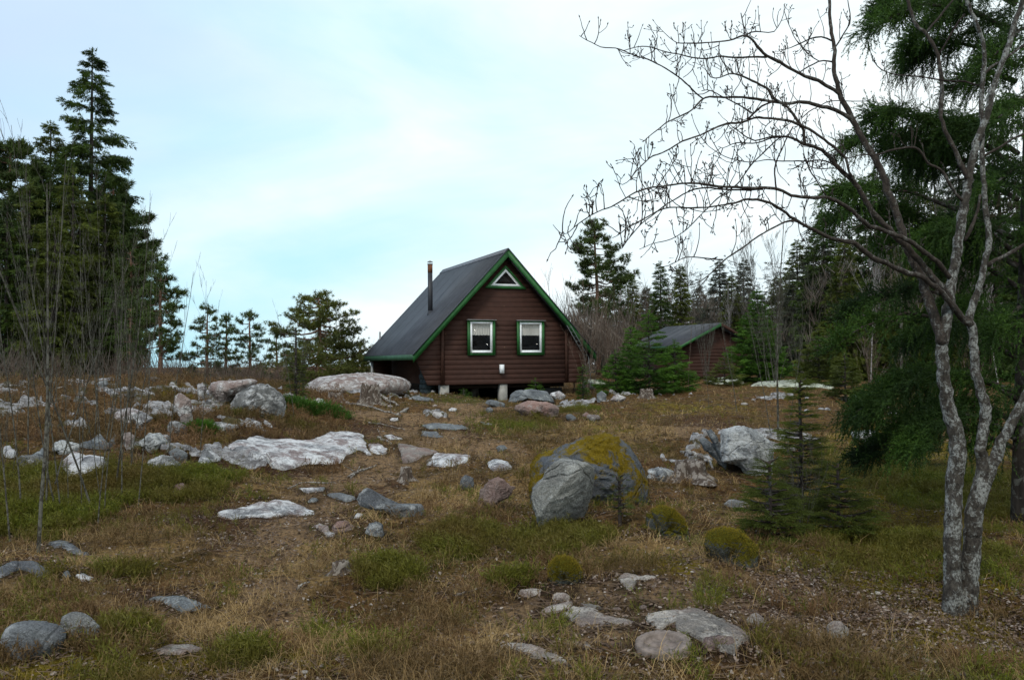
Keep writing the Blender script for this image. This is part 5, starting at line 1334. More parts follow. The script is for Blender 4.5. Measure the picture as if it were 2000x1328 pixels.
for px, top, d, lab in ((505,690,25,'red brown osier thicket on the hilltop left of the thin pine'),(540,700,24,'red brown osier thicket beside the bare stems on the hilltop'),(455,700,26,'red brown osier thicket behind the hilltop outcrop'),(400,700,28,'osier thicket behind the mossy hilltop'),
  (350,690,28,'thin osier thicket under the slim pine'),(290,685,26,'thin osier thicket at the edge of the left wood'),(480,712,22,'low osier clump at the right end of the hilltop outcrop'),(320,700,24,'low osier clump on the mossy hilltop'),(230,680,27,'osier thicket among the trunks of the left wood'),(120,680,26,'osier thicket under the tall conifers'),(30,690,25,'osier thicket at the left edge of the view')):
    bare(px, top, d, 'osier', BK_brown, lab, 'osier thickets on the hilltop', 'osier_bush', 'bush')
# saplings: (foot x, foot y, top x, top y, kind, label)
sap = [(75,1080,105,330,'rodT','tallest grey sapling in the left foreground, thick at the foot',.030),
 (42,1000,30,440,'rod2','slim sapling near the left edge with its foot in green grass',.016),
 (160,1000,148,500,'rod3','twiggy sapling between the tallest sapling and the leaning pair',.016),
 (160,920,170,420,'rod3','forked sapling in front of the wide white rock face',.020),
 (190,1040,205,560,'rod2','left stem of the leaning pair of saplings',.012),
 (203,1010,208,600,'rod2','right stem of the leaning pair of saplings',.011),
 (225,955,262,400,'rod','straight sapling whose tip stands clear against the sky',.018),
 (270,990,318,440,'rod3','curved sapling at the right end of the left thicket',.014),
 (255,915,290,500,'rod2','thin sapling just behind the curved sapling',.011),
 (330,880,345,520,'rod2','lone thin rod before the pink rock face',.010),
 (390,895,415,540,'rod3','slender sapling on the mossy bank left of the large white slab',.010),
 (20,1060,8,520,'rod','leafless sapling cut by the left edge of the view',.014),
 (1385,800,1380,640,'rod2','thin rod before the shed wall',.012),
 (1440,805,1428,560,'rod','leafless sapling in front of the conical green spruce',.014),
 (1520,860,1495,415,'rodT','tall grey sapling with upswept branches right of the white mossy boulder',.028),
 (1505,845,1470,560,'rod2','thinner sapling left beside the upswept grey sapling',.014),
 (1540,850,1560,600,'rod2','thin sapling right beside the upswept grey sapling',.012),
 (1344,765,1342,600,'rod2','straight reddish sapling right of the bright young spruces',.014),
 (575,820,560,600,'rod2','pale thin stem left in the juniper clump',.010),
 (410,760,412,580,'rod2','bare rod standing on the hilltop outcrop',.012)]
for fx, fy, tx, ty, k, lab, rr in sap:
    g = ground(fx, fy); tp = at(tx, ty, g[1]); L = np.linalg.norm(tp - g)
    mat_ = BK_brown if 'reddish' in lab else BK_grey
    o = link('sapling', bv(k), mat_); s = L / 5.0; o.location = Vector([float(q) for q in g]); thick = rr / .02 / s
    dv = (tp - g) / L
    o.rotation_mode = 'QUATERNION'; o.rotation_quaternion = Vector([float(q) for q in dv]).to_track_quat('Z', 'X')
    o.scale = (s * (1 + .0 * thick), s, s)
    o.material_slots[0].link = 'OBJECT'; o.material_slots[0].material = mat_
    tag(o, lab, 'sapling', 'leafless saplings')
r = np.random.default_rng(5)
for i in range(20):
    fx = r.uniform(-20, 300); fy = r.uniform(850, 1010); g = ground(fx, fy); o = link('sapling', bv(['rod', 'rod2', 'rod3'][i % 3]), BK_grey)
    s = r.uniform(.25, .85); o.location = Vector([float(q) for q in g]); o.scale = (s * .8, s * .8, s); o.rotation_euler = (r.normal(0, .1), r.normal(0, .1), r.uniform(0, 6))
    tag(o, 'thin grey leafless sapling in the dense left thicket', 'sapling', 'unnamed thin saplings of the left thicket')
# --- far wood: nobody could count it
def far_wood(name, label, rows, mats, seed):
    r = np.random.default_rng(seed); mb = MB(); P, D_, Sx = [], [], []
    for u0, u1, d0, d1, n, h0, h1, rw in rows:
        for _ in range(n):
            u = r.uniform(u0, u1); d = r.uniform(d0, d1); X = (u - 1000) / F * d; z0 = float(hgt(X, d)); h_ = r.uniform(h0, h1); m_ = int(46)
            tt = r.uniform(.05, 1, m_); a = r.uniform(0, 6.28, m_); R = rw * h_ * (1.05 - tt) * r.uniform(.3, 1, m_)
            P.append(np.stack([X + np.cos(a) * R, d + np.sin(a) * R, z0 + tt * h_], -1))
            D_.append(np.stack([np.cos(a), np.sin(a), r.uniform(-.6, .2, m_)], -1)); Sx.append(h_ * .13 * r.uniform(.6, 1.3, m_) * (1.25 - .7 * tt))
    sprays(mb, T_far, np.concatenate(P), np.concatenate(D_), np.concatenate(Sx), r)
    return tag(put(name, mb, mats), label, 'wood', kind='stuff')
far_wood('distant_wood', 'dark far-off wood along the horizon left of the cabin', [(-500, 1150, 230, 330, 900, 10.5, 13, .2), (-500, 1150, 120, 200, 260, 3, 5, .3)], foliage_mat('far_wood_needles', (.030, .042, .030), (.050, .062, .042), (.030, .034, .030)), 101)
far_wood('background_wood', 'mixed wood far behind the shed', [(1180, 2300, 62, 110, 700, 5.0, 10, .24), (1590, 2300, 52, 90, 420, 7, 14, .2), (-400, 200, 55, 80, 120, 6, 12, .22)], foliage_mat('background_wood_needles', (.036, .046, .026), (.075, .075, .045), (.040, .034, .028)), 102)

# brown grey leafless brushwood far behind the shed
T_br = []
for k_ in range(3):
    r_ = np.random.default_rng(60 + k_); V_ = []; F_ = []
    for i_ in range(16):
        a_ = r_.normal(0, .35); b0 = np.array([r_.uniform(0, .3), r_.normal(0, .12), r_.normal(0, .12)]); d_ = np.array([1.0, math.tan(a_) * .8, r_.normal(0, .3)]) * r_.uniform(.3, .9); q_ = np.cross(d_, r_.normal(size=3)); q_ = q_ / np.linalg.norm(q_) * .009
        n_ = len(V_); V_ += [b0 - q_, b0 + q_, b0 + d_]; F_.append((n_, n_ + 1, n_ + 2))
    T_br.append((np.array(V_), np.array(F_)))
def brush(name, label, rows, mat, seed):
    r = np.random.default_rng(seed); mb = MB()
    for u0, u1, d0, d1, n, h0, h1 in rows:
        u = r.uniform(u0, u1, n); d = r.uniform(d0, d1, n); X = (u - 1000) / F * d; h_ = (h0 + (h1 - h0) * np.clip(.5 + n2(X, d, .12, 2), 0, 1)) * r.uniform(0, 1, n) ** .7
        D_ = np.stack([r.normal(0, .3, n), r.normal(0, .3, n), np.ones(n)], -1)
        sprays(mb, T_br, np.stack([X, d, hgt(X, d) + h_], -1), D_, r.uniform(1.2, 2.2, n), r, roll=r.uniform(0, 6.28, n))
    return tag(put(name, mb, mat), label, 'brushwood', kind='stuff')
brush('brushwood', 'brown grey leafless brushwood filling the wood behind cabin and shed', [(1120, 1640, 54, 78, 1100, 2.0, 5.6), (1090, 1230, 31, 38, 160, 1.5, 3.6), (1580, 2300, 40, 70, 900, 3.0, 8.0)], foliage_mat('leafless_twigs', (.10, .075, .055), (.20, .165, .135), (.075, .06, .05), trans=0), 111)
brush('brushwood', 'leafless brushwood at the feet of the tall conifers at left', [(-300, 330, 28, 46, 120, .3, 1.5), (330, 720, 32, 40, 160, .2, 1.0)], foliage_mat('leafless_dark_twigs', (.075, .058, .045), (.15, .12, .095), (.06, .05, .04), trans=0), 112)
# ------------------------------------------------------------------ forked grey tree in the right foreground
def hero_bark(name, base, dark, pale, cover_):
    m, t, b = NT(name, .85, .2)
    v = ocoord(t, (1, 1, .5)); v1 = ocoord(t, (1, 1, .75))
    col = mix(t, ramp(t, noise(t, v, 48, 6, .7), [(.35, 0.0), (.68, 1.0)]), dark, base)
    f = math_(t, 'MULTIPLY', ramp(t, noise(t, v1, 13, 10, .78, .3), [(.585 - cover_, 0.0), (.64 - cover_, 1.0)]), ramp(t, noise(t, v1, 75, 3, .6), [(.36, .1), (.56, 1.0)]))
    col = mix(t, f, col, pale)
    sp = ramp(t, noise(t, v1, 42, 6, .7), [(.56, 0.0), (.61, 1.0)])
    col = mix(t, math_(t, 'MULTIPLY', sp, .6), col, dark)
    hz = noise(t, ocoord(t, (1, 1, 9)), 7, 4, .7)
    col = mix(t, ramp(t, hz, [(.62, 0.0), (.70, .7)]), col, dark)
    t.links.new(col, b.inputs['Base Color'])
    bump(t, b, math_(t, 'ADD', noise(t, v, 40, 6, .7), math_(t, 'MULTIPLY', hz, .5)), .012, 1.0)
    return m
BK_hero = hero_bark('smooth_bark_with_lichen', (.085, .074, .060), (.022, .018, .015), (.27, .275, .255), .10)
BK_limb = hero_bark('limb_bark', (.070, .055, .043), (.022, .017, .014), (.17, .165, .15), .05)
BK_twig = bark_mat('twig_bark', (.036, .025, .022), (.06, .05, .04), (.018, .013, .012), .2, 30, .5)
hg = ground(1878, 1196); HD = hg[1]
rowan = empty('rowan_tree', hg, 'leafless forked tree with lichen spotted grey trunks and long arching limbs in the right foreground', 'tree')
KN = []          # (px, py, depth) of everything laid so far
rh = np.random.default_rng(77)
def limb(pts, kind, slope=0.0, tw=0, root=None, off=0.0, wk=.84):
    """pts = (px, py, width px) along a limb of the photo, carried to a depth that runs on from the limb it grows from"""
    P = np.array([(p[0], p[1], p[2] if len(p) > 2 else np.nan) for p in pts], float)
    w_ = P[:, 2]; ok = ~np.isnan(w_); idx = np.arange(len(P)); w_ = np.interp(idx, idx[ok], w_[ok]) * (wk if kind == 'limb' else .76)
    L = np.concatenate([[0], np.cumsum(np.hypot(np.diff(P[:, 0]), np.diff(P[:, 1])))])
    if root is None:
        K = np.array(KN); j = np.argmin(np.hypot(K[:, 0] - P[0, 0], K[:, 1] - P[0, 1])); root = K[j, 2]
    n = max(4, int(L[-1] / 9)); s = np.linspace(0, L[-1], n)
    # smooth interpolation (Catmull-Rom like, via cubic Hermite)
    def herm(y):
        m_ = np.gradient(y, L); k = np.clip(np.searchsorted(L, s) - 1, 0, len(L) - 2); h = L[k + 1] - L[k]; t_ = (s - L[k]) / h
        return (2*t_**3-3*t_**2+1)*y[k] + (t_**3-2*t_**2+t_)*h*m_[k] + (-2*t_**3+3*t_**2)*y[k+1] + (t_**3-t_**2)*h*m_[k+1]
    X, Y, Wd = herm(P[:, 0]), herm(P[:, 1]), np.interp(s, L, w_)
    D = root + off * np.clip(s / 60, 0, 1) + slope * s / F * HD + rh.normal(0, .004, n)
    for q in zip(X, Y, D): KN.append(q)
    Q = at(X, Y, D)
    R = Wd / 2 / F * D
    Q = Q + np.concatenate([np.zeros((1, 3)), rh.normal(0, 1, (n - 1, 3)) * np.minimum(.14 * R[1:, None], .0035)])
    big = Wd[0] > 12
    R = R * (1 + rh.normal(0, .035 if big else .07, n))
    mb = MB(); mb.tube(Q, R, 14 if big else 6)
    mat = BK_hero if kind == 'trunk' else (BK_limb if Wd[0] > 4 else BK_twig)
    par = rowan
    if tw: twigs(X, Y, D, Wd, tw, mb)
    return put(kind, mb, mat, hg, par, smooth=True)
def twigs(X, Y, D, Wd, dens, mb):
    """short upturned shoots ending in pointed buds"""
    n = len(X); L = np.concatenate([[0], np.cumsum(np.hypot(np.diff(X), np.diff(Y)))])
    m_ = int(L[-1] / 15 * dens)
    for _ in range(m_):
        s = rh.uniform(.03, 1.0) ** .8 * L[-1]
        x, y, d, w_ = (np.interp(s, L, q) for q in (X, Y, D, Wd))
        if w_ > 9 and rh.random() < .7: continue
        P0_ = at(x, y, d)
        def shoot(P_, ang, ln, r0, lv):
            k = 6; s_ = np.linspace(0, 1, k)
            yaw = rh.normal(0, .6)
            turn = rh.uniform(.2, 1.0) * (1 if math.cos(ang) > 0 else -1)
            a_ = ang + turn * s_ * .9
            st = np.stack([np.cos(a_) * math.cos(yaw), np.full(k, math.sin(yaw)) * np.abs(np.cos(a_)), np.sin(a_)], -1) * ln / k
            pts = P_ + np.concatenate([np.zeros((1, 3)), np.cumsum(st[1:], 0)]) + rh.normal(0, .0035, (k, 3)) * s_[:, None]
            rr_ = np.linspace(r0, .0017, k); mb.tube(pts, rr_, 4, cap=False)
            bd = pts[-1] - pts[-2]; bd /= np.linalg.norm(bd)          # bud
            mb.tube([pts[-1], pts[-1] + bd * .007, pts[-1] + bd * .019], [.0018, .0042, .0006], 4, cap=False)
            if lv < 2:
                for _ in range(rh.integers(0, 3)):
                    u = rh.uniform(.3, .9) * (k - 1); p = np.array([np.interp(u, np.arange(k), pts[:, j]) for j in range(3)])
                    shoot(p, ang + rh.normal(.3, .7), ln * rh.uniform(.3, .6), .0024, lv + 1)
        up = rh.random() < .72
        ang = (rh.uniform(.8, 2.7) if up else rh.uniform(-2.6, -.6))
        shoot(P0_, ang, rh.uniform(.05, .23) * (1.1 if up else .9), .0032, 0)
# trunks
limb([(1872,1222,86),(1865,1200,58),(1862,1180,49),(1861,1150,43),(1860,1100,41),(1860,1050,42),(1862,1000,41),(1864,950,42),(1869,900,41),(1869,860,39),(1860,820,36),(1851,790,33),(1845,750,31),(1841,710,30),(1841,680,29),(1844,650,29),(1849,620,28),(1855,590,26),(1858,560,25),(1862,530,24),(1868,505,24),(1872,470,23),(1877,440,23),(1884,400,22),(1890,370,21),(1895,330,19),(1905,290,18),(1918,250,17),(1932,210,16),(1936,185,16),(1946,155,15),(1958,120,14),(1970,90,14),(1979,55,13),(1992,20,12),(2004,-40,11),(2012,-130,9)], 'trunk', root=HD)
limb([(1892,1228,90),(1890,1206,62),(1888,1186,52),(1891,1150,45),(1896,1100,44),(1899,1050,42),(1903,1000,42),(1911,965,42),(1919,938,41),(1919,905,28),(1915,875,26),(1919,845,27),(1926,805,26),(1919,775,25),(1910,745,23),(1904,715,22),(1901,685,21),(1902,660,21),(1899,640,22),(1893,625,20),(1897,603,18),(1905,582,18),(1913,560,17),(1919,535,16),(1925,505,15),(1932,470,15),(1930,440,14),(1924,400,13),(1921,350,12),(1918,300,12),(1919,250,11),(1917,208,11),(1919,160,11),(1922,120,11),(1922,92,10),(1912,60,10),(1900,30,9),(1886,0,9),(1872,-50,8),(1862,-120,6)], 'trunk', root=HD + .02)
limb([(1921,945,38),(1934,915,32),(1947,885,28),(1958,860,25),(1973,832,24),(1990,800,24),(2008,770,22),(2030,730,22),(2052,670,20),(2066,590,18),(2080,480,15),(2086,350,11),(2100,200,8)], 'trunk', slope=-.05)
limb([(1842,672,26),(1836,652,25),(1828,628,23),(1820,602,22),(1811,578,21),(1803,556,20),(1796,534,19),(1783,508,18),(1770,480,18),(1761,450,17),(1752,420,17),(1745,400,16),(1736,379,16),(1728,352,15),(1715,322,15),(1701,296,14),(1688,276,14),(1676,255,13),(1662,228,13),(1652,208,12),(1642,188,11),(1635,165,10),(1630,145,10),(1628,120,9),(1631,97,9),(1627,80,8),(1623,55,8),(1621,30,7),(1620,0,7),(1617,-40,6),(1612,-100,4)], 'limb', slope=.12)
limb([(1899,638,16),(1889,631,17),(1873,613,16),(1862,597,15),(1848,574,15),(1835,558,15),(1823,544,14),(1801,516,14),(1776,488,14),(1760,472,14),(1748,462,15),(1730,441,12),(1715,426,12),(1702,412,12),(1691,393,12),(1683,377,11),(1674,364,11),(1665,352,11),(1652,341,10),(1639,330,10),(1629,318,9),(1621,308,9),(1610,298,8),(1598,290,8),(1586,286,8),(1576,283,8),(1564,279,6),(1552,272,6),(1540,268,5),(1529,267,5),(1510,267,4),(1490,272,3.5),(1476,275,3),(1462,270,3),(1447,260,2.5),(1436,250,2)], 'limb', slope=-.15, tw=.9)
limb([(1888,628,12),(1868,606,13),(1852,588,13),(1843,576,13),(1830,562,13),(1817,553,13),(1806,544,13),(1794,538,12),(1776,533,12),(1760,528,12),(1745,521,11),(1732,515,11),(1716,508,11),(1702,501,11),(1690,492,11),(1679,483,10),(1668,475,10),(1656,472,10),(1642,470,9),(1628,466,9),(1614,461,8),(1600,454,8),(1585,447,8),(1570,439,7),(1555,431,7),(1544,424,7),(1533,414,6.5),(1522,407,6.5),(1511,400,6),(1498,395,6),(1485,391,6),(1468,390,6),(1451,391,5.5),(1440,396,5),(1427,398,5),(1410,401,4),(1391,404,4),(1365,406,4),(1335,406,4),(1311,405,3.5),(1285,412,3.5),(1268,422,3),(1249,432,3),(1235,440,3),(1220,449,2.5),(1208,459,2),(1196,465,1.6)], 'limb', slope=-.45, tw=1.0)
limb([(1560,434,5),(1547,431,5),(1536,433,4.5),(1526,437,4.5),(1510,445,4.5),(1499,451,4),(1480,462,4),(1456,480,4),(1435,494,4),(1415,508,3.6),(1400,523,3.2),(1385,537,3),(1368,549,2.6),(1352,556,2),(1338,560,1.5)], 'limb', slope=-.3, tw=.35)
limb([(1412,508,3.2),(1390,506,3),(1364,503,2.8),(1345,502,2.5),(1333,505,2.3),(1320,512,2),(1306,519,2),(1290,521,1.8),(1275,515,1.4)], 'limb', slope=-.3, tw=.6)
limb([(1384,540,2.6),(1374,552,2.4),(1364,564,2),(1352,578,1.8),(1343,592,1.4)], 'limb', slope=-.3)
# second limb of the left trunk
limb([(1857,545,12),(1846,529,12),(1838,519,12),(1829,511,11),(1815,500,11),(1801,489,11),(1786,478,11),(1773,470,11),(1758,462,11),(1745,458,11),(1730,452,10),(1716,447,10),(1702,443,10),(1690,436,9),(1679,427,9),(1670,417,9),(1662,409,9),(1650,402,8.5),(1639,396,8.5),(1627,389,8),(1616,386,8),(1598,386,8),(1579,386,8),(1560,384,7.5),(1544,381,7),(1528,374,7),(1515,369,7),(1502,368,7),(1490,367,6.5),(1470,368,6.5),(1453,367,6.5),(1425,366,6),(1398,364,6),(1374,360,5.5),(1350,358,5),(1330,359,4.5),(1309,362,4.2),(1291,365,4),(1273,366,4),(1255,371,3.6),(1237,378,3.6),(1221,388,3.4),(1205,398,3.4),(1192,405,3.2),(1176,410,3),(1163,416,3),(1152,422,2.8),(1139,431,2.6),(1126,440,2.4),(1116,449,2.2),(1106,457,2),(1097,457,1.8),(1090,451,1.6),(1080,439,1.3)], 'limb', slope=-.5, tw=1.1)
limb([(1490,370,4.5),(1470,371,4.2),(1440,371,4),(1410,370,4),(1381,367,3.6),(1357,370,3.5),(1340,377,3.4),(1316,391,3.2),(1302,399,3),(1290,408,3),(1273,422,2.8),(1253,437,2.6),(1239,453,2.4),(1225,470,2.2),(1215,485,1.6)], 'limb', slope=-.2, tw=.9)
limb([(1516,369,4),(1514,350,3.6),(1513,330,3.5),(1517,314,3.4),(1521,304,3.4),(1528,290,3.2),(1533,278,3),(1541,262,3),(1549,248,3)], 'limb', slope=.1, tw=.5)
limb([(1516,370,2),(1516,385,2),(1516,402,1.5)], 'limb', tw=0)
# first upper limbs of the slender stem
limb([(1664,234,10),(1650,225,9),(1640,219,9),(1628,214,8.5),(1614,210,8),(1600,207,8),(1585,203,8),(1570,200,8),(1555,200,7.5),(1540,203,7),(1522,201,7),(1510,199,7),(1492,196,6.5),(1473,193,6),(1455,191,5.5),(1437,190,5.2),(1418,191,5),(1401,190,4.8),(1385,190,4.5),(1372,194,4.2),(1363,203,4),(1355,212,4),(1344,220,3.8),(1331,226,3.6),(1316,233,3.4),(1300,241,3),(1288,251,2.8),(1276,260,2.6),(1266,268,2.2),(1259,275,2),(1249,272,1.4)], 'limb', slope=-.35, tw=.9)
limb([(1374,194,3.6),(1360,183,3.4),(1350,173,3.4),(1341,164,3.4),(1328,153,3.2),(1317,145,3.2),(1305,137,3),(1293,130,3),(1281,124,3),(1269,118,2.8),(1257,114,2.8),(1245,111,2.8),(1230,105,2.6),(1216,99,2.6),(1204,95,2.4),(1192,94,2.4),(1172,92,2),(1159,85,1.8),(1148,80,1.7),(1131,70,1.3)], 'limb', slope=-.3, tw=.9)
limb([(1644,188,9),(1632,178,8.5),(1618,170,8),(1605,162,8),(1588,155,8),(1570,148,7.5),(1555,141,7),(1540,133,7),(1522,121,7),(1510,115,7),(1498,110,6.5),(1490,103,6.5),(1483,96,6.5),(1476,87,6),(1471,80,5.5),(1462,73,5),(1454,70,4.8),(1445,72,4.2),(1437,76,4),(1420,80,3.6),(1405,82,3.4),(1389,83,3.2),(1374,84,3),(1360,85,3),(1340,85,2.6),(1322,84,2.3),(1314,79,2),(1310,72,1.5)], 'limb', slope=-.25, tw=1.1)
limb([(1456,70,3.4),(1466,64,3),(1480,62,3),(1500,64,2.6),(1514,61,2.2),(1520,50,1.8),(1518,42,1.3)], 'limb', slope=.2, tw=1.2)
limb([(1454,70,3.4),(1453,56,3),(1450,42,2.8),(1447,26,2)], 'limb', tw=1.2)
limb([(1498,112,5),(1480,112,4.5),(1460,112,4.2),(1437,113,4),(1422,112,3.8),(1408,110,3.6),(1392,113,3.4),(1377,115,3.4),(1362,114,3.2),(1348,112,3),(1336,109,2.8),(1324,106,2.6),(1311,104,2.6),(1298,101,2.4),(1285,97,2.4),(1273,93,2.2),(1258,91,2.2),(1245,92,2),(1230,96,1.8),(1217,100,1.6)], 'limb', slope=.15, tw=1.0)
# long drooping limb in the middle
limb([(1678,368,8),(1669,354,7),(1658,333,6.5),(1655,318,6.5),(1651,308,6.5),(1644,301,6.5),(1634,292,6),(1621,282,6),(1609,272,6),(1598,264,6),(1584,255,6),(1570,247,6),(1555,241,6),(1541,236,5.8),(1529,234,5.6),(1512,232,5.4),(1495,231,5.2),(1476,230,5),(1466,233,5),(1457,237,5),(1442,240,4.8),(1425,241,4.8),(1413,244,4.6),(1401,248,4.6),(1389,254,4.4),(1377,260,4.4),(1366,265,4.2),(1353,269,4.2),(1342,273,4),(1331,277,4),(1318,285,3.8),(1305,293,3.6),(1290,300,3.4),(1273,306,3.2),(1260,317,3),(1249,328,2.8),(1242,335,2.6),(1237,342,2.4),(1229,353,2.2),(1215,361,1.8),(1200,352,1.4)], 'limb', slope=-.3, tw=1.0)
limb([(1572,284,7),(1571,270,7),(1570,258,6.5),(1565,246,6.5),(1558,236,6.5),(1550,225,6),(1541,213,6),(1533,206,6),(1524,200,6),(1515,196,6),(1509,190,6),(1505,180,6),(1497,172,5.5),(1486,166,5.5),(1478,162,5),(1471,159,5),(1460,154,4.5),(1449,149,4),(1437,145,3.6),(1423,145,3.4),(1414,149,3),(1406,152,2.8),(1396,153,2.6),(1389,152,2.3),(1383,144,2),(1384,133,1.5)], 'limb', slope=.05, tw=1.2)
limb([(1458,238,4.5),(1464,230,4.5),(1471,223,4.8),(1480,215,4.8),(1488,208,4.8),(1498,203,4.5),(1507,200,4)], 'limb', tw=1)
limb([(1471,222,3.4),(1461,217,3.2),(1451,210,3),(1442,205,3),(1425,196,2.8),(1408,188,2.6),(1396,181,2.4),(1384,176,2),(1370,178,1.6)], 'limb', slope=-.2, tw=1)
limb([(1529,267,3.4),(1518,273,3.4),(1510,280,3.4),(1496,294,3.4),(1481,308,3.2),(1470,319,3.2),(1456,338,3.2),(1441,359,3.2),(1424,372,3.2),(1405,385,3),(1384,405,2.8),(1374,415,2.6),(1364,425,2.6),(1352,438,2.4),(1340,449,2.4),(1325,460,2.2),(1309,468,2.2),(1294,472,2),(1278,475,2),(1263,481,1.8),(1249,487,1.4)], 'limb', slope=-.35, tw=.8)
limb([(1529,268,3.5),(1515,269,3.4),(1500,272,3.2),(1488,277,3),(1474,280,2.8),(1456,280,2.6),(1440,279,2.4),(1425,284,2),(1412,290,1.8),(1402,286,1.4)], 'limb', slope=-.1, tw=1)
limb([(1638,330,3.4),(1620,318,3.2),(1600,313,3.2),(1580,315,3),(1560,315,3),(1540,315,2.8),(1520,315,2.6),(1500,312,2.4),(1482,315,2.2),(1460,317,2),(1440,313,2),(1420,308,1.8),(1400,297,1.6),(1384,286,1.4),(1372,272,1.2)], 'limb', slope=-.3, tw=1)
limb([(1660,345,2.6),(1645,332,2.6),(1625,329,2.4),(1605,330,2.4),(1588,328,2.2),(1578,322,2),(1574,313,1.8)], 'limb', slope=-.3, tw=1.2)
limb([(1616,386,3),(1606,372,3),(1597,356,2.8),(1588,343,2.6),(1580,330,2.6),(1576,318,2.2),(1568,300,1.6)], 'limb', tw=1.0)
limb([(1629,122,4),(1616,120,3.8),(1603,119,3.6),(1588,126,3.4),(1570,136,3.2),(1562,142,3)], 'limb', slope=-.1, tw=.6)
limb([(1600,120,2.4),(1586,112,2.2),(1574,102,2),(1567,92,2),(1560,76,1.8),(1553,58,1.3)], 'limb', slope=.1, tw=.7)
limb([(1624,80,4),(1614,75,3.6),(1604,73,3.4),(1586,75,3.2),(1574,80,3),(1562,86,2.8),(1550,91,2.4),(1538,96,2),(1524,98,1.6)], 'limb', slope=-.15, tw=.8)
limb([(1562,86,2),(1552,75,1.9),(1545,58,1.8),(1538,42,1.7),(1531,20,1.3)], 'limb', slope=.1, tw=.5)
limb([(1631,93,4),(1639,82,3.6),(1645,71,3.4),(1652,60,3.2),(1658,51,3),(1661,38,2.8),(1660,25,2.4),(1657,10,2),(1655,-5,1.6)], 'limb', slope=.2, tw=.7)
limb([(1565,232,2.4),(1582,217,2.4),(1598,209,2.4),(1612,201,2.4),(1623,198,2.2),(1638,197,2.2),(1660,198,2),(1683,198,1.9),(1697,197,1.6),(1706,186,1.2)], 'limb', slope=.1, tw=.5)
limb([(1510,267,2.4),(1500,262,2.3),(1492,252,2.2),(1500,242,2.2),(1508,236,2)], 'limb', tw=1.5)
limb([(1437,114,2.6),(1440,128,2.4),(1444,143,2.2),(1452,150,2.2)], 'limb', tw=.8)
limb([(1405,83,2.4),(1404,98,2.3),(1408,114,2.2),(1416,128,2.2),(1423,144,2)], 'limb', tw=.6)
limb([(1360,85,2.2),(1357,100,2),(1358,118,2),(1355,132,2),(1344,145,1.8),(1334,152,1.6)], 'limb', tw=.6)
# right hand interior limbs
limb([(1890,350,11),(1882,332,11),(1875,318,11),(1868,300,10),(1860,283,10),(1850,266,9.5),(1843,250,9.5),(1838,231,9),(1837,212,9),(1838,195,9),(1840,175,9),(1838,155,9),(1836,135,9),(1834,116,8.5),(1829,102,8.5),(1822,88,8.5),(1815,76,8.5),(1808,65,8),(1799,58,8),(1790,50,8),(1783,38,8),(1780,26,8),(1775,10,7.5),(1770,-5,7),(1762,-50,6)], 'limb', slope=.1)
limb([(1810,64,5.5),(1817,54,5.5),(1828,42,5),(1838,30,5),(1850,14,4.5),(1862,0,4),(1880,-30,3)], 'limb')
limb([(1834,105,4),(1843,92,4),(1852,76,4),(1863,58,4),(1873,42,4),(1884,28,4)], 'limb')
limb([(1912,168,4),(1900,164,4),(1887,160,4),(1863,159,3.8),(1840,157,3.6),(1817,153,3.4),(1794,150,3.2),(1770,148,3),(1748,146,3),(1735,142,2.6),(1725,138,2.4),(1716,132,2.2),(1708,122,2),(1702,108,1.8),(1698,95,1.3)], 'limb', slope=-.1, tw=.6)
limb([(1880,392,7),(1870,382,7),(1861,370,7),(1852,355,6.5),(1845,343,6.5),(1840,335,6.5),(1834,329,6.5),(1822,324,6),(1812,319,6),(1806,308,5.5),(1799,298,5.5),(1790,290,5.5),(1780,288,5),(1765,289,5),(1748,292,4.5),(1735,295,4.5),(1722,300,4),(1705,303,3.6),(1688,302,3),(1672,305,2.6),(1655,310,2)], 'limb', slope=-.15, tw=.5)
limb([(1921,148,6),(1935,132,6),(1956,120,5.5),(1975,106,5.5),(1998,90,5),(2030,66,4)], 'limb', slope=-.1)
limb([(1922,305,6),(1938,296,6),(1956,286,5.5),(1975,273,5),(2000,262,5),(2030,245,4)], 'limb', slope=-.1)
limb([(1928,520,10),(1942,509,9),(1956,503,9),(1975,493,8.5),(1998,480,8),(2030,458,7)], 'limb', slope=-.15)
limb([(1884,470,8),(1892,455,8),(1900,438,7.5),(1906,420,7),(1912,400,6.5),(1914,380,6)], 'limb', slope=.1)
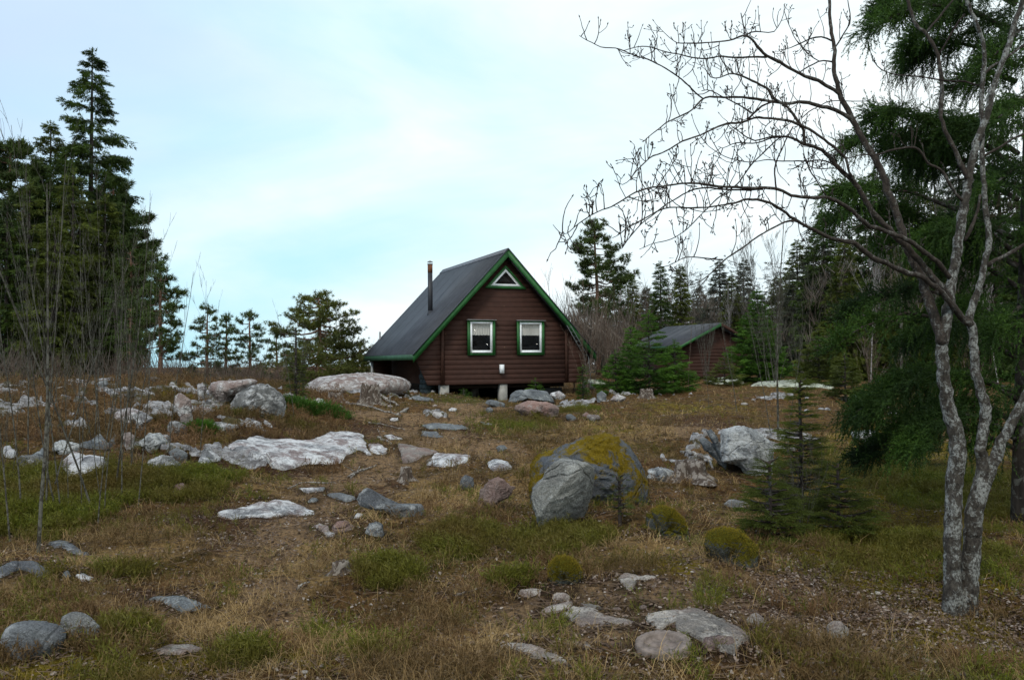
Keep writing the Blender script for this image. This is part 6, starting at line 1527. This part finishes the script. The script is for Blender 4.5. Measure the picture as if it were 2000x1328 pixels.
# ------------------------------------------------------------------ the big spruce with hanging boughs
F_near = foliage_mat('deep_green_spruce_needles', (.022, .058, .009), (.080, .155, .016), (.014, .032, .007), trans=.25, nscale=1.6)
sg = ground(1990, 1062); SDp = 8.4
sg = onground(1998, SDp)
big = empty('spruce_tree', sg, 'big old spruce with curtains of dark green hanging boughs near the right edge', 'tree')
tp = at(np.linspace(1996, 2040, 14), np.linspace(1075, -600, 14), np.full(14, SDp)); tp[0, 2] -= .1
mb = MB(); mb.tube(tp, np.linspace(.115, .06, 14), 12); put('trunk', mb, bark_mat('old_spruce_bark', (.060, .050, .042), (.10, .10, .09), (.02, .017, .015), .25), sg, big, smooth=True)
rb = np.random.default_rng(31)
def bough(pts, hang, dd=0.0, n=110, tip=26, lat=.22):
    P = np.array(pts, float); L = np.concatenate([[0], np.cumsum(np.hypot(np.diff(P[:, 0]), np.diff(P[:, 1])))]); s = np.linspace(0, L[-1], 24)
    X = np.interp(s, L, P[:, 0]); Y = np.interp(s, L, P[:, 1]); D = SDp + dd * s / L[-1] + .03 * np.sin(s * .05)
    Q = at(X, Y, D)
    mb = MB(); mb.tube(Q, np.linspace(.028, .006, 24), 6); br = put('bough', mb, BK_spruce, sg, big, smooth=True)
    mb = MB(); B, Dr, Sz = [], [], []
    span = L[-1] / F * SDp
    m_ = int(n * span * 1.9); ph_ = rb.uniform(0, 100)
    for _ in range(m_):
        u = rb.uniform(.06, 1.0) ** .8; i = u * 23
        if perlin(np.array([u * 7 * span, ph_, 0])) < .02: continue
        p = np.array([np.interp(i, np.arange(24), Q[:, j]) for j in range(3)])
        p = p + np.array([rb.normal(0, .05), rb.normal(0, lat), rb.normal(0, .03)]) * (1.15 - .5 * u)
        h_ = .85 * hang / F * SDp * rb.uniform(.2, 1.05) * (1.0 - .45 * u ** 3)
        k = max(2, int(h_ / .10) + 1)
        dv = np.array([rb.normal(-.16, .22), rb.normal(0, .22), -1.0]); dv0 = np.array([rb.normal(-.7, .5), rb.normal(0, .6), .1])
        pp = p.copy()
        for q in range(k):
            t_ = q / k
            d_ = dv0 * (1 - t_) ** 2 + dv * (.25 + t_) + rb.normal(0, .07, 3); d_ = d_ / np.linalg.norm(d_)
            B.append(pp.copy()); Dr.append(d_); Sz.append(rb.uniform(.15, .22))
            for sg_ in (-1, 1):
                if rb.random() < .75 * (1.15 - t_):
                    sdv = d_ * .8 + np.array([rb.normal(0, .4), rb.normal(0, .4), .25]) + sg_ * np.array([.55, .2, 0]); B.append(pp + rb.normal(0, .01, 3)); Dr.append(sdv); Sz.append(rb.uniform(.08, .16))
            pp = pp + d_ * h_ / k
    for _ in range(int(tip * span * 5 + 30)):      # starry shoots along the top and at the tip
        u = rb.uniform(.3, 1.0) ** .6; i = u * 23
        p = np.array([np.interp(i, np.arange(24), Q[:, j]) for j in range(3)]) + rb.normal(0, .035, 3)
        B.append(p); Dr.append(np.array([rb.normal(-.7, .5), rb.normal(0, .6), rb.normal(.25, .5)])); Sz.append(rb.uniform(.12, .22))
    sprays(mb, T_rib, np.array(B), np.array(Dr), np.array(Sz), rb)
    put('needles', mb, F_near, sg, br)
for a in [
 ([(1985,70),(1900,20),(1800,8),(1745,32),(1700,58)],95,-.9),
 ([(1985,10),(1900,-35),(1800,-30),(1740,0),(1715,18)],80,-.3),
 ([(1985,60),(1910,30),(1850,20),(1800,60),(1778,100)],120,.3),
 ([(1988,130),(1920,95),(1850,80),(1810,95),(1785,130)],130,.7),
 ([(1985,0),(1930,-20),(1880,-10),(1850,30)],130,-.7),
 ([(1985,160),(1930,140),(1890,150),(1860,180)],90,-.2),
 ([(1988,330),(1900,265),(1820,232),(1750,222),(1697,220)],105,-.6),
 ([(1988,370),(1890,315),(1790,270),(1700,262),(1660,285)],110,.1),
 ([(1988,390),(1880,330),(1800,300),(1740,300)],120,.8),
 ([(1988,300),(1930,260),(1880,240),(1850,255)],120,-.8),
 ([(1988,470),(1880,415),(1780,375),(1690,368),(1622,370)],120,-.5),
 ([(1988,520),(1880,460),(1770,410),(1680,402),(1625,430)],140,.3),
 ([(1988,560),(1890,500),(1800,460),(1720,470)],150,.9),
 ([(1988,500),(1930,450),(1870,430),(1830,455)],140,-.9),
 ([(1988,640),(1880,585),(1780,560),(1700,585),(1640,620)],110,.0),
 ([(1988,680),(1880,630),(1770,610),(1680,640),(1612,690)],120,-.6),
 ([(1988,700),(1900,650),(1820,640),(1760,680)],130,.8),
 ([(1988,780),(1900,730),(1810,720),(1740,760),(1690,820)],130,-.2),
 ([(1988,830),(1910,780),(1830,780),(1770,820),(1730,860)],130,.4),
 ([(1988,860),(1930,820),(1860,800),(1810,830),(1780,880)],110,-.7),
 ([(1995,770),(1880,725),(1760,745),(1672,805)],170,-.3), ([(1995,880),(1860,825),(1745,850),(1668,905)],95,.1),
 ([(2040,40),(1990,60),(1940,110)],120,-1.2), ([(2040,200),(2000,190),(1950,230)],120,-1.3), ([(2040,330),(1990,320),(1930,370)],120,-1.2), ([(2040,600),(1990,600),(1940,650)],120,-1.0),
 ([(1995,250),(2040,220),(2090,240)],110,.2), ([(1995,450),(2040,420),(2100,440)],120,-.3), ([(1995,620),(2050,590),(2110,620)],120,.3), ([(1995,120),(2040,90),(2100,110)],120,-.5), ([(1995,780),(2040,760),(2100,800)],100,.2)]:
    bough(a[0], a[1], a[2])
# ------------------------------------------------------------------ deadwood
M_wood = bark_mat('weathered_grey_wood', (.20, .175, .15), (.34, .32, .29), (.07, .055, .045), .45, 18, .5)
M_stump = bark_mat('rotten_stump_wood', (.13, .10, .08), (.24, .21, .18), (.045, .033, .025), .4, 16, .4)
def stick(pts, w_, label, cat='branch', name='dead_branch', lift=.03, side=0):
    P = []
    for x, y in pts:
        g = ground(x, y); P.append(g + np.array([0, 0, lift]))
    P = np.array(P); n = 14
    s = np.linspace(0, 1, len(P)); u = np.linspace(0, 1, n)
    Q = np.stack([np.interp(u, s, P[:, k]) for k in range(3)], -1); rs = np.random.default_rng(int(pts[0][0]))
    R = w_ / 2 / F * Q[0, 1]; Q += rs.normal(0, R * .35, (n, 3))
    mb = MB(); mb.tube(Q, R * np.linspace(1.1, .5, n) * (1 + rs.normal(0, .1, n)), 7)
    for _ in range(side):
        i = rs.integers(3, n - 2); d = rs.normal(0, 1, 3); d[2] = abs(d[2]); L = R * rs.uniform(5, 14)
        mb.tube([Q[i], Q[i] + d * L * .5, Q[i] + d * L + np.array([0, 0, .02])], [R * .4, R * .3, R * .12], 4)
    return tag(put(name, mb, M_wood, P[0], smooth=True), label, cat, 'dead branches on the ground')
for a in (([(680,935),(705,922),(735,912)],5,'curved dead branch lying below the large white slab',2),
          ([(685,938),(697,925),(702,915)],2.5,'thin forked stick touching the curved dead branch',1),
          ([(688,790),(715,795),(750,806),(775,812)],4,'long dead branch below the mossy stump left of the cabin',4),
          ([(745,776),(760,785),(778,794)],7,'broken grey log beside the mossy stump left of the cabin',2),
          ([(778,816),(788,806),(796,800)],9,'short pale log standing out of orange moss below the cabin',0),
          ([(738,858),(760,866),(770,882)],5,'bent root by the small white slab',1),
          ([(1332,884),(1360,890),(1380,903),(1398,918)],8,'pale bleached log beside the split grey rock',0),
          ([(563,958),(590,946),(640,948),(655,947)],3,'thin dead stick in the brown slope above the long low slab',1),
          ([(720,828),(750,832),(790,842)],3,'dead twig on the path below the cabin',2),
          ([(1272,775),(1290,755),(1315,745),(1335,760)],4,'arched bare branch bowing before the bright young spruces',1),
          ([(0,760),(25,756),(60,757),(95,765),(125,760)],6,'long pale dead branch on the left hilltop',1),
          ([(835,905),(845,898),(862,893)],5,'split orange piece of wood below the oval white slab',0),
          ([(895,1170),(920,1162),(942,1155)],5,'orange brown broken branch in the foreground grass',0),
          ([(580,1160),(590,1148),(605,1143)],6,'short bent brown root in the straw grass',0)):
    stick(a[0], a[1], a[2], side=a[3])
def stump(px, py, wpx, hpx, label, seed, moss=False, roots=5):
    g = ground(px, py); d = g[1]; R = wpx / 2 / F * d; Hh = hpx / F * d; r = np.random.default_rng(seed)
    k = 40; a = np.linspace(0, 2 * np.pi, k, endpoint=False)
    lob = 1 + .14 * np.sin(a * 3 + seed) + .09 * np.sin(a * 5 + 2) + .05 * r.normal(size=k)
    rings = []
    prof_ = [(-.25, 1.9), (0, 1.55), (.12, 1.22), (.35, 1.02), (.7, .95), (.95, .92)]
    for t_, q in prof_:
        lb = 1 + (lob - 1) * (1.8 if t_ < .3 else 1)
        rings.append(np.stack([g[0] + R * q * lb * np.cos(a), d + R * q * lb * np.sin(a), np.full(k, g[2] + t_ * Hh) + (r.normal(0, .06, k) * Hh if t_ > .9 else 0)], -1))
    jag = r.normal(0, .08, k)
    rings.append(np.stack([g[0] + R * .8 * lob * np.cos(a), d + R * .8 * lob * np.sin(a), g[2] + Hh * (.97 + jag)], -1))
    rings.append(np.stack([g[0] + R * .4 * lob * np.cos(a), d + R * .4 * lob * np.sin(a), g[2] + Hh * (.86 + jag * .5)], -1))
    rings.append(np.stack([g[0] + R * .02 * np.cos(a), d + R * .02 * np.sin(a), np.full(k, g[2] + Hh * .86)], -1))
    V = np.concatenate(rings); i = np.arange(len(rings) - 1)[:, None] * k; j = np.arange(k)[None]; jj = (j + 1) % k
    mb = MB(); mb.add(V, np.stack([i + j, i + jj, i + jj + k, i + j + k], -1).reshape(-1, 4))
    o = put('stump', mb, RM('moss') if moss else M_stump, g, smooth=True)
    FOOT.append(np.stack([g[0] + R * np.cos(a[::5]), d + R * np.sin(a[::5])], -1))
    return tag(o, label, 'stump', 'stumps')
stump(792, 938, 22, 26, 'split grey stump with roots in the straw below the oval white slab', 1)
stump(722, 790, 34, 38, 'tall stump with yellow moss on its left side below the rock hump', 2)
stump(666, 1118, 30, 22, 'small rotten stump in the grass of the foreground', 3)
stump(1263, 778, 26, 18, 'grey cut stump under the bright young spruces', 4)
stump(1350, 930, 62, 30, 'broad dark broken stump left of the white mossy boulder', 5)
stump(1285, 1035, 40, 32, 'cut stump joined to the orange green mossy mound', 6, True)
stump(655, 785, 28, 18, 'low grey stump at the right end of the juniper mat', 8)
# ------------------------------------------------------------------ ground vegetation (nobody could count it)
rv = np.random.default_rng(2024)
def scatter(n, d0, d1, weight, u0=-.78, u1=.78, p=1.0, clump=0, rad_=.12, thin=True):
    """points on the ground, denser near the viewer; weight(X, Y) is the chance to keep one"""
    out = []
    need = n; tries = 0
    while need > 0 and tries < 60:
        tries += 1
        m_ = 60000
        v = rv.uniform(0, 1, m_); Y = d0 * (d1 / d0) ** (v ** p); X = rv.uniform(u0, u1, m_) * (Y + .4)
        if clump:
            c_ = rv.integers(0, m_ // clump, m_); X, Y = X[c_] + rv.normal(0, rad_, m_), Y[c_] + rv.normal(0, rad_, m_)
        k = rv.uniform(0, 1, m_) < weight(X, Y)
        X, Y = X[k], Y[k]
        for P in FOOT:
            a, b_ = P.min(0), P.max(0)
            q = (X > a[0]) & (X < b_[0]) & (Y > a[1]) & (Y < b_[1])
            if q.any():
                idx = np.where(q)[0]; ins = inpoly(X[idx], Y[idx], P)
                keep = np.ones(len(X), bool); keep[idx[ins]] = rv.uniform(0, 1, ins.sum()) < .02; X, Y = X[keep], Y[keep]
        wn = rv.uniform(0, 1, len(X)) < 1 - .93 * np.clip(zw('bare', X, Y) * 1.25, 0, 1) * (pat(X, Y, 2.0, 21, -.25, .2)) if thin else np.ones(len(X), bool)
        X, Y = X[wn], Y[wn]
        wn = rv.uniform(0, 1, len(X)) > .94 * rockmask(X, Y); X, Y = X[wn], Y[wn]
        if thin:
            for P in FLAT:                       # grass stays short of the near edge of flat slabs
                a, b_ = P.min(0), P.max(0)
                idx = np.where((X > a[0]) & (X < b_[0]) & (Y > a[1] - .3) & (Y < b_[1]))[0]
                if len(idx):
                    ins = inpoly(X[idx], Y[idx] + .10, P) | inpoly(X[idx], Y[idx] + .22, P)
                    keep = np.ones(len(X), bool); keep[idx[ins]] = rv.uniform(0, 1, ins.sum()) < .12; X, Y = X[keep], Y[keep]
        # nothing under the cabin
        lx_ = (X - P0[0]) * math.cos(TH) + (Y - P0[1]) * math.sin(TH); ly_ = -(X - P0[0]) * math.sin(TH) + (Y - P0[1]) * math.cos(TH)
        k = ~((np.abs(lx_) < 2.3) & (ly_ > .3) & (ly_ < 6.3)); X, Y = X[k][:need], Y[k][:need]
        out.append(np.stack([X, Y], -1)); need -= len(X)
    P = np.concatenate(out)
    return P[:, 0], P[:, 1], hgt(P[:, 0], P[:, 1])
def blades(mb, X, Y, Z, L, W_, lean, bendk=.5, az=None):
    n = len(X); az = rv.uniform(0, 6.28, n) if az is None else az
    L = L * rv.uniform(.5, 1.3, n); W_ = np.maximum(W_, .00042 * Y) * rv.uniform(.7, 1.3, n)
    th = np.clip(lean + rv.normal(0, .3, n), 0, 1.5)
    dirh = np.stack([np.cos(az), np.sin(az), np.zeros(n)], -1); sd = np.stack([-np.sin(az + rv.normal(0, .8, n)), np.cos(az), np.zeros(n)], -1)
    base = np.stack([X, Y, Z - .01], -1)
    d1 = dirh * np.sin(th)[:, None]; d1[:, 2] = np.cos(th)
    th2 = np.clip(th + bendk * rv.uniform(.3, 1.5, n), 0, 1.75); d2 = dirh * np.sin(th2)[:, None]; d2[:, 2] = np.cos(th2)
    m = base + d1 * (L * .5)[:, None]; t_ = m + d2 * (L * .5)[:, None]
    s0 = sd * (W_ / 2)[:, None]
    V = np.stack([base - s0, base + s0, m + s0 * .8, m - s0 * .8, t_], 1).reshape(-1, 3)
    o = np.arange(n)[:, None] * 5
    b = mb.n; mb.v.append(V); mb.n += len(V)
    mb.f[4].append(b + o + np.array([[0, 1, 2, 3]])); mb.f[3].append(b + o + np.array([[3, 2, 4]]))
def pat(X, Y, s, z, a=0, b=.25): return np.clip((n2(X, Y, s, 3, z) - a) / b, 0, 1)
# straw
G_straw = foliage_mat('dry_straw', (.20, .125, .044), (.52, .355, .155), (.14, .082, .028), trans=.1)
mb = MB()
X, Y, Z = scatter(52000, 3.3, 24, lambda X, Y: np.clip(zw('straw', X, Y) * .9 + .14 * pat(X, Y, 1.3, 2) + .015, 0, 1) * (1 - .85 * np.clip(zw('moss', X, Y), 0, 1)) * (1 - .92 * np.clip(zw('soil', X, Y) * 1.2, 0, 1)), p=1.1)
az = 6.28 * n2(X, Y, .9, 2, 8.8) * 1.6 + rv.normal(0, .7, len(X))
blades(mb, X, Y, Z, .11, .0022, 1.25, .3, az)
X, Y, Z = scatter(34000, 3.3, 18, lambda X, Y: np.clip(zw('straw', X, Y) + .10, 0, 1) * (1 - .9 * np.clip(zw('soil', X, Y), 0, 1)), clump=70, rad_=.04)
blades(mb, X, Y, Z, .20, .0024, .75, 1.0)
X, Y, Z = scatter(20000, 12, 34, lambda X, Y: .5 * pat(X, Y, .8, 4, -.1, .3) + .15)
blades(mb, X, Y, Z, .16, .004, .8, .7)
# tufts crowding the edges of the rocks
ex_, ey_ = [], []
for P in FOOT:
    for i in range(len(P)):
        a, b_ = P[i - 1], P[i]; m_ = int(np.hypot(*(b_ - a)) * 260 / max(1, P[:, 1].mean() * .12)); m_ = min(m_, 900)
        s_ = rv.uniform(0, 1, m_); gate = perlin(np.stack([a[0] * 3 + s_ * 5, a[1] * 3 + s_, s_ * 0], -1)) > -.12
        q = a + (b_ - a) * s_[:, None] + rv.normal(0, .035, (m_, 2)); q = q[gate]; ex_.append(q[:, 0]); ey_.append(q[:, 1])
ex_ = np.concatenate(ex_); ey_ = np.concatenate(ey_); k_ = rv.uniform(0, 1, len(ex_)) < .6
EDGE = (ex_[~k_], ey_[~k_])
blades(mb, ex_[k_], ey_[k_], hgt(ex_[k_], ey_[k_]), .055, .0024, .75, .8)
tag(put('dry_grass', mb, G_straw), 'pale dry grass lying and tufted all over the slope', 'grass', kind='stuff')
# green grass
G_grass = foliage_mat('green_grass', (.055, .085, .010), (.13, .17, .018), (.13, .10, .022), trans=.25)
mb = MB()
X, Y, Z = scatter(27000, 3.3, 22, lambda X, Y: np.clip(zw('green', X, Y) * .8, 0, 1) * (1 - .85 * np.clip(zw('moss', X, Y) * 1.2, 0, 1)) * (.06 + .94 * pat(X, Y, 1.6, 6, .0, .22)) * (1 - .8 * np.clip(zw('soil', X, Y), 0, 1)))
blades(mb, X, Y, Z, .085, .0022, .5, .9)
X, Y, Z = scatter(11000, 3.3, 26, lambda X, Y: (.15 + .5 * zw('green', X, Y)) * (1 - .7 * np.clip(zw('moss', X, Y), 0, 1)), clump=55, rad_=.045)
blades(mb, X, Y, Z, .10, .0026, .5, 1.0)
blades(mb, EDGE[0], EDGE[1], hgt(*EDGE), .055, .0024, .5, .8)
tag(put('green_grass', mb, G_grass), 'short green grass growing in patches and tussocks between the stones', 'grass', kind='stuff')
# bilberry and heather: little upright branched twigs
def shrublet(seed, n=11):
    r = np.random.default_rng(seed); V = []; Fc = []
    for i in range(n):
        a = r.uniform(0, 6.28); e = r.uniform(.75, 1.5); L = r.uniform(.5, 1.0)
        d = np.array([math.cos(a) * math.cos(e), math.sin(a) * math.cos(e), math.sin(e)]); q = np.array([-math.sin(a), math.cos(a), 0]) * .011
        b = len(V); V += [-q, q, d * L]; Fc.append((b, b + 1, b + 2))
        for k in range(3):
            p = d * L * r.uniform(.4, .95); d2 = d + r.normal(0, .5, 3); d2[2] = abs(d2[2]); d2 /= np.linalg.norm(d2); l2 = L * r.uniform(.15, .35)
            b = len(V); q2 = np.cross(d2, r.normal(size=3)); q2 = q2 / np.linalg.norm(q2) * .022; V += [p - q2, p + q2, p + d2 * l2]; Fc.append((b, b + 1, b + 2))
    return np.array(V), np.array(Fc)
T_sh = [shrublet(k) for k in range(4)]
def shrubs(mb, X, Y, Z, size):
    n = len(X); a = rv.uniform(0, 6.28, n); s = size * rv.uniform(.5, 1.3, n); M = np.zeros((n, 3, 3))
    M[:, 0, 0] = np.cos(a) * s; M[:, 0, 1] = np.sin(a) * s; M[:, 1, 0] = -np.sin(a) * s; M[:, 1, 1] = np.cos(a) * s; M[:, 2, 2] = s; M[:, 2, 0] = rv.normal(0, .15, n) * s
    w_ = rv.integers(0, 4, n)
    for k in range(4):
        q = w_ == k; mb.inst(T_sh[k][0], T_sh[k][1], M[q], np.stack([X, Y, Z], -1)[q])
G_bil = foliage_mat('bilberry_twigs', (.065, .080, .009), (.17, .18, .015), (.12, .085, .018), trans=.2)
mb = MB()
X, Y, Z = scatter(15000, 3.6, 20, lambda X, Y: np.clip(zw('green', X, Y) * 1.2 - .35, 0, 1) * (1 - .7 * np.clip(zw('moss', X, Y), 0, 1)) * (.2 + .8 * pat(X, Y, 1.9, 7.3, -.1, .2)))
shrubs(mb, X, Y, Z, .14)
X, Y, Z = scatter(3500, 3.6, 30, lambda X, Y: .5 * pat(X, Y, 1.1, 9.9, .1, .2))
shrubs(mb, X, Y, Z, .13)
tag(put('bilberry_shrubs', mb, G_bil), 'low olive green bilberry twigs covering the ground in patches', 'ground cover', kind='stuff')
G_hea = foliage_mat('heather_twigs', (.115, .060, .026), (.22, .125, .055), (.095, .065, .02), trans=.1)
mb = MB()
X, Y, Z = scatter(6000, 4, 32, lambda X, Y: .75 * pat(X, Y, .9, 12.1, .05, .15) * (1 - .7 * np.clip(zw('green', X, Y), 0, 1)))
shrubs(mb, X, Y, Z, .12)
X, Y, Z = scatter(2500, 11, 20, lambda X, Y: np.ones_like(X) * .8, u0=-.7, u1=-.2)
shrubs(mb, X, Y, Z, .22)
tag(put('heather_shrubs', mb, G_hea), 'brown heather twigs scattered over slope and hilltop', 'ground cover', kind='stuff')
# moss fuzz
G_moss = foliage_mat('moss_tips', (.13, .105, .008), (.30, .215, .014), (.09, .07, .010), trans=.1)
mb = MB()
X, Y, Z = scatter(95000, 3.3, 20, lambda X, Y: np.clip(zw('moss', X, Y) * 1.3 - .15, 0, 1) * (.25 + .75 * pat(X, Y, 2.2, 3.1, -.1, .2)))
blades(mb, X, Y, Z, .030, .006, .5, .5)
tag(put('moss_carpet', mb, G_moss), 'yellow green moss forming cushions on the ground', 'moss', kind='stuff')
for _, V_, c_, og, lab_, ob in FUZZ:
    rel_ = V_ - c_; up_ = rel_[:, 2] > -.15 * np.abs(rel_[:, 2]).max(); idx = rv.choice(np.where(up_)[0], 8000); jt = rv.normal(0, .007, (len(idx), 3)); B_ = V_[idx] + jt
    nrm_ = rel_[idx] / np.linalg.norm(rel_[idx], axis=1)[:, None]; nrm_[:, 2] += .5; L_ = rv.uniform(.003, .008, len(idx)); W_ = rv.uniform(.004, .008, len(idx))
    q_ = np.cross(nrm_, rv.normal(0, 1, nrm_.shape)); q_ /= np.linalg.norm(q_, axis=1)[:, None]
    T3 = np.stack([B_ - q_ * W_[:, None] / 2, B_ + q_ * W_[:, None] / 2, B_ + nrm_ * L_[:, None]], 1).reshape(-1, 3)
    m3 = MB(); m3.add(T3, np.arange(len(T3)).reshape(-1, 3)); put('moss', m3, G_moss, og, ob)
# leaf litter: small curled leaves
mleaf, t, b = NT('dead_leaves', .8, .2)
g = nd(t, 'ShaderNodeNewGeometry').outputs['Random Per Island']
t.links.new(ramp(t, g, [(0, (.055, .034, .024)), (.45, (.13, .085, .06)), (.8, (.22, .165, .13)), (1, (.36, .31, .27))]), b.inputs['Base Color'])
def leaf(seed):
    r = np.random.default_rng(seed); c_ = r.uniform(.1, .35)
    V = [(-.5, 0, 0), (-.15, .28, c_), (.3, .2, c_ * .6), (.55, 0, .05), (.25, -.24, c_ * .8), (-.2, -.25, c_ * .5), (0, 0, -.02)]
    return np.array(V) * [1, 1, r.uniform(.5, 1.2)], np.array([(6, 0, 5), (6, 5, 4), (6, 4, 3), (6, 3, 2), (6, 2, 1), (6, 1, 0)])
T_lf = [leaf(k) for k in range(5)]
mb = MB()
LZ = [(ground(x, y), rx / F, w_) for x, y, rx, w_ in ((1700,1160,300,1.0),(1500,1150,180,.9),(1900,1240,200,.9),(430,1045,110,.8),(1450,870,150,.6),(1600,1250,260,.6),(150,800,200,.4),(1750,900,200,.4),(820,1240,160,.3))]
def lw(X, Y):
    s = .14 + .22 * np.clip(zw('soil', X, Y), 0, 1)
    for c_, rx, w_ in LZ: s = np.maximum(s, w_ * np.exp(-(((X - c_[0]) / (rx * c_[1])) ** 2 + ((Y - c_[1]) / (rx * c_[1] * .9)) ** 2)))
    return np.clip(s, 0, 1) * (.3 + .7 * pat(X, Y, 3, 1.5, -.2, .3))
X, Y, Z = scatter(62000, 3.3, 24, lw, p=1.05, thin=False)
n = len(X); R_a = np.random.default_rng(3)
D = R_a.normal(0, 1, (n, 3)); D[:, 2] *= .35
M = frames(D, R_a.normal(0, .7, n)) * (np.maximum(.026, .0016 * Y) * R_a.uniform(.5, 1.3, n))[:, None, None]
w_ = R_a.integers(0, 5, n); P = np.stack([X, Y, Z + .008], -1)
for k in range(5):
    q = w_ == k; mb.inst(T_lf[k][0], T_lf[k][1], M[q], P[q])
tag(put('leaf_litter', mb, mleaf), 'dead brown and pale leaves littering the ground', 'leaf litter', kind='stuff')
# twig and pebble debris
mb = MB(); X, Y, Z = scatter(5200, 3.3, 24, lambda X, Y: .35 + .65 * np.clip(zw('soil', X, Y), 0, 1), thin=False)
n = len(X); a = rv.uniform(0, 6.28, n); L = np.maximum(.035, .0035 * Y) * rv.uniform(.6, 2.6, n); W_ = np.maximum(.0035, .0004 * Y)
d = np.stack([np.cos(a) * L, np.sin(a) * L, rv.normal(0, .12, n) * L], -1); q = np.stack([-np.sin(a) * W_, np.cos(a) * W_, 0 * a], -1); up = np.stack([0 * a, 0 * a, W_], -1)
P = np.stack([X, Y, Z + .012], -1)
V = np.stack([P - d - q, P - d + q, P - d + up * 1.6, P + d - q * .6, P + d + q * .6, P + d + up], 1).reshape(-1, 3); o = np.arange(n)[:, None] * 6
mb.v.append(V); mb.n = len(V)
for f in ((0, 1, 4, 3), (1, 2, 5, 4), (2, 0, 3, 5)): mb.f[4].append(o + np.array([f]))
mb.f[3].append(o + np.array([[0, 2, 1]])); mb.f[3].append(o + np.array([[3, 4, 5]]))
tag(put('fallen_twigs', mb, flat_mat('brown_dead_twigs', (.13, .09, .06), .9, .1, .5, 3)), 'small fallen twigs and bark chips strewn on the ground', 'twigs', kind='stuff')
mb = MB()
def peb(seed):
    r = np.random.default_rng(seed); V = []; 
    for z, q in ((-.3, .6), (.0, 1.0), (.35, .8)):
        for k in range(7): a = k / 7 * 6.283; V.append((math.cos(a) * q * r.uniform(.8, 1.2), math.sin(a) * q * r.uniform(.8, 1.2), z + r.normal(0, .05)))
    V.append((0, 0, .55)); Fc = []
    for lv in (0, 7):
        for k in range(7): j = (k + 1) % 7; Fc += [(lv + k, lv + j, lv + 7 + j), (lv + k, lv + 7 + j, lv + 7 + k)]
    for k in range(7): Fc.append((14 + k, 14 + (k + 1) % 7, 21))
    return np.array(V), np.array(Fc)
T_pb = [peb(k) for k in range(5)]
X, Y, Z = scatter(620, 3.4, 24, lambda X, Y: .25 + .75 * pat(X, Y, .7, 15, -.1, .3), p=1.0)
n = len(X); sz_ = np.maximum(.010, .0018 * Y) * rv.uniform(.5, 1.5, n) * (1 + 1.5 * (rv.uniform(0, 1, n) > .93)); a = rv.uniform(0, 6.28, n)
M = np.zeros((n, 3, 3)); M[:, 0, 0] = np.cos(a) * sz_; M[:, 0, 1] = np.sin(a) * sz_; M[:, 1, 0] = -np.sin(a) * sz_ * .7; M[:, 1, 1] = np.cos(a) * sz_ * .7; M[:, 2, 2] = sz_ * .7
w_ = rv.integers(0, 5, n)
for k in range(5):
    q = w_ == k; mb.inst(T_pb[k][0], T_pb[k][1], M[q], np.stack([X, Y, Z + .004], -1)[q])
tag(put('pebbles', mb, RM('slabfront')), 'small pale pebbles scattered over the slope', 'pebbles', kind='stuff')
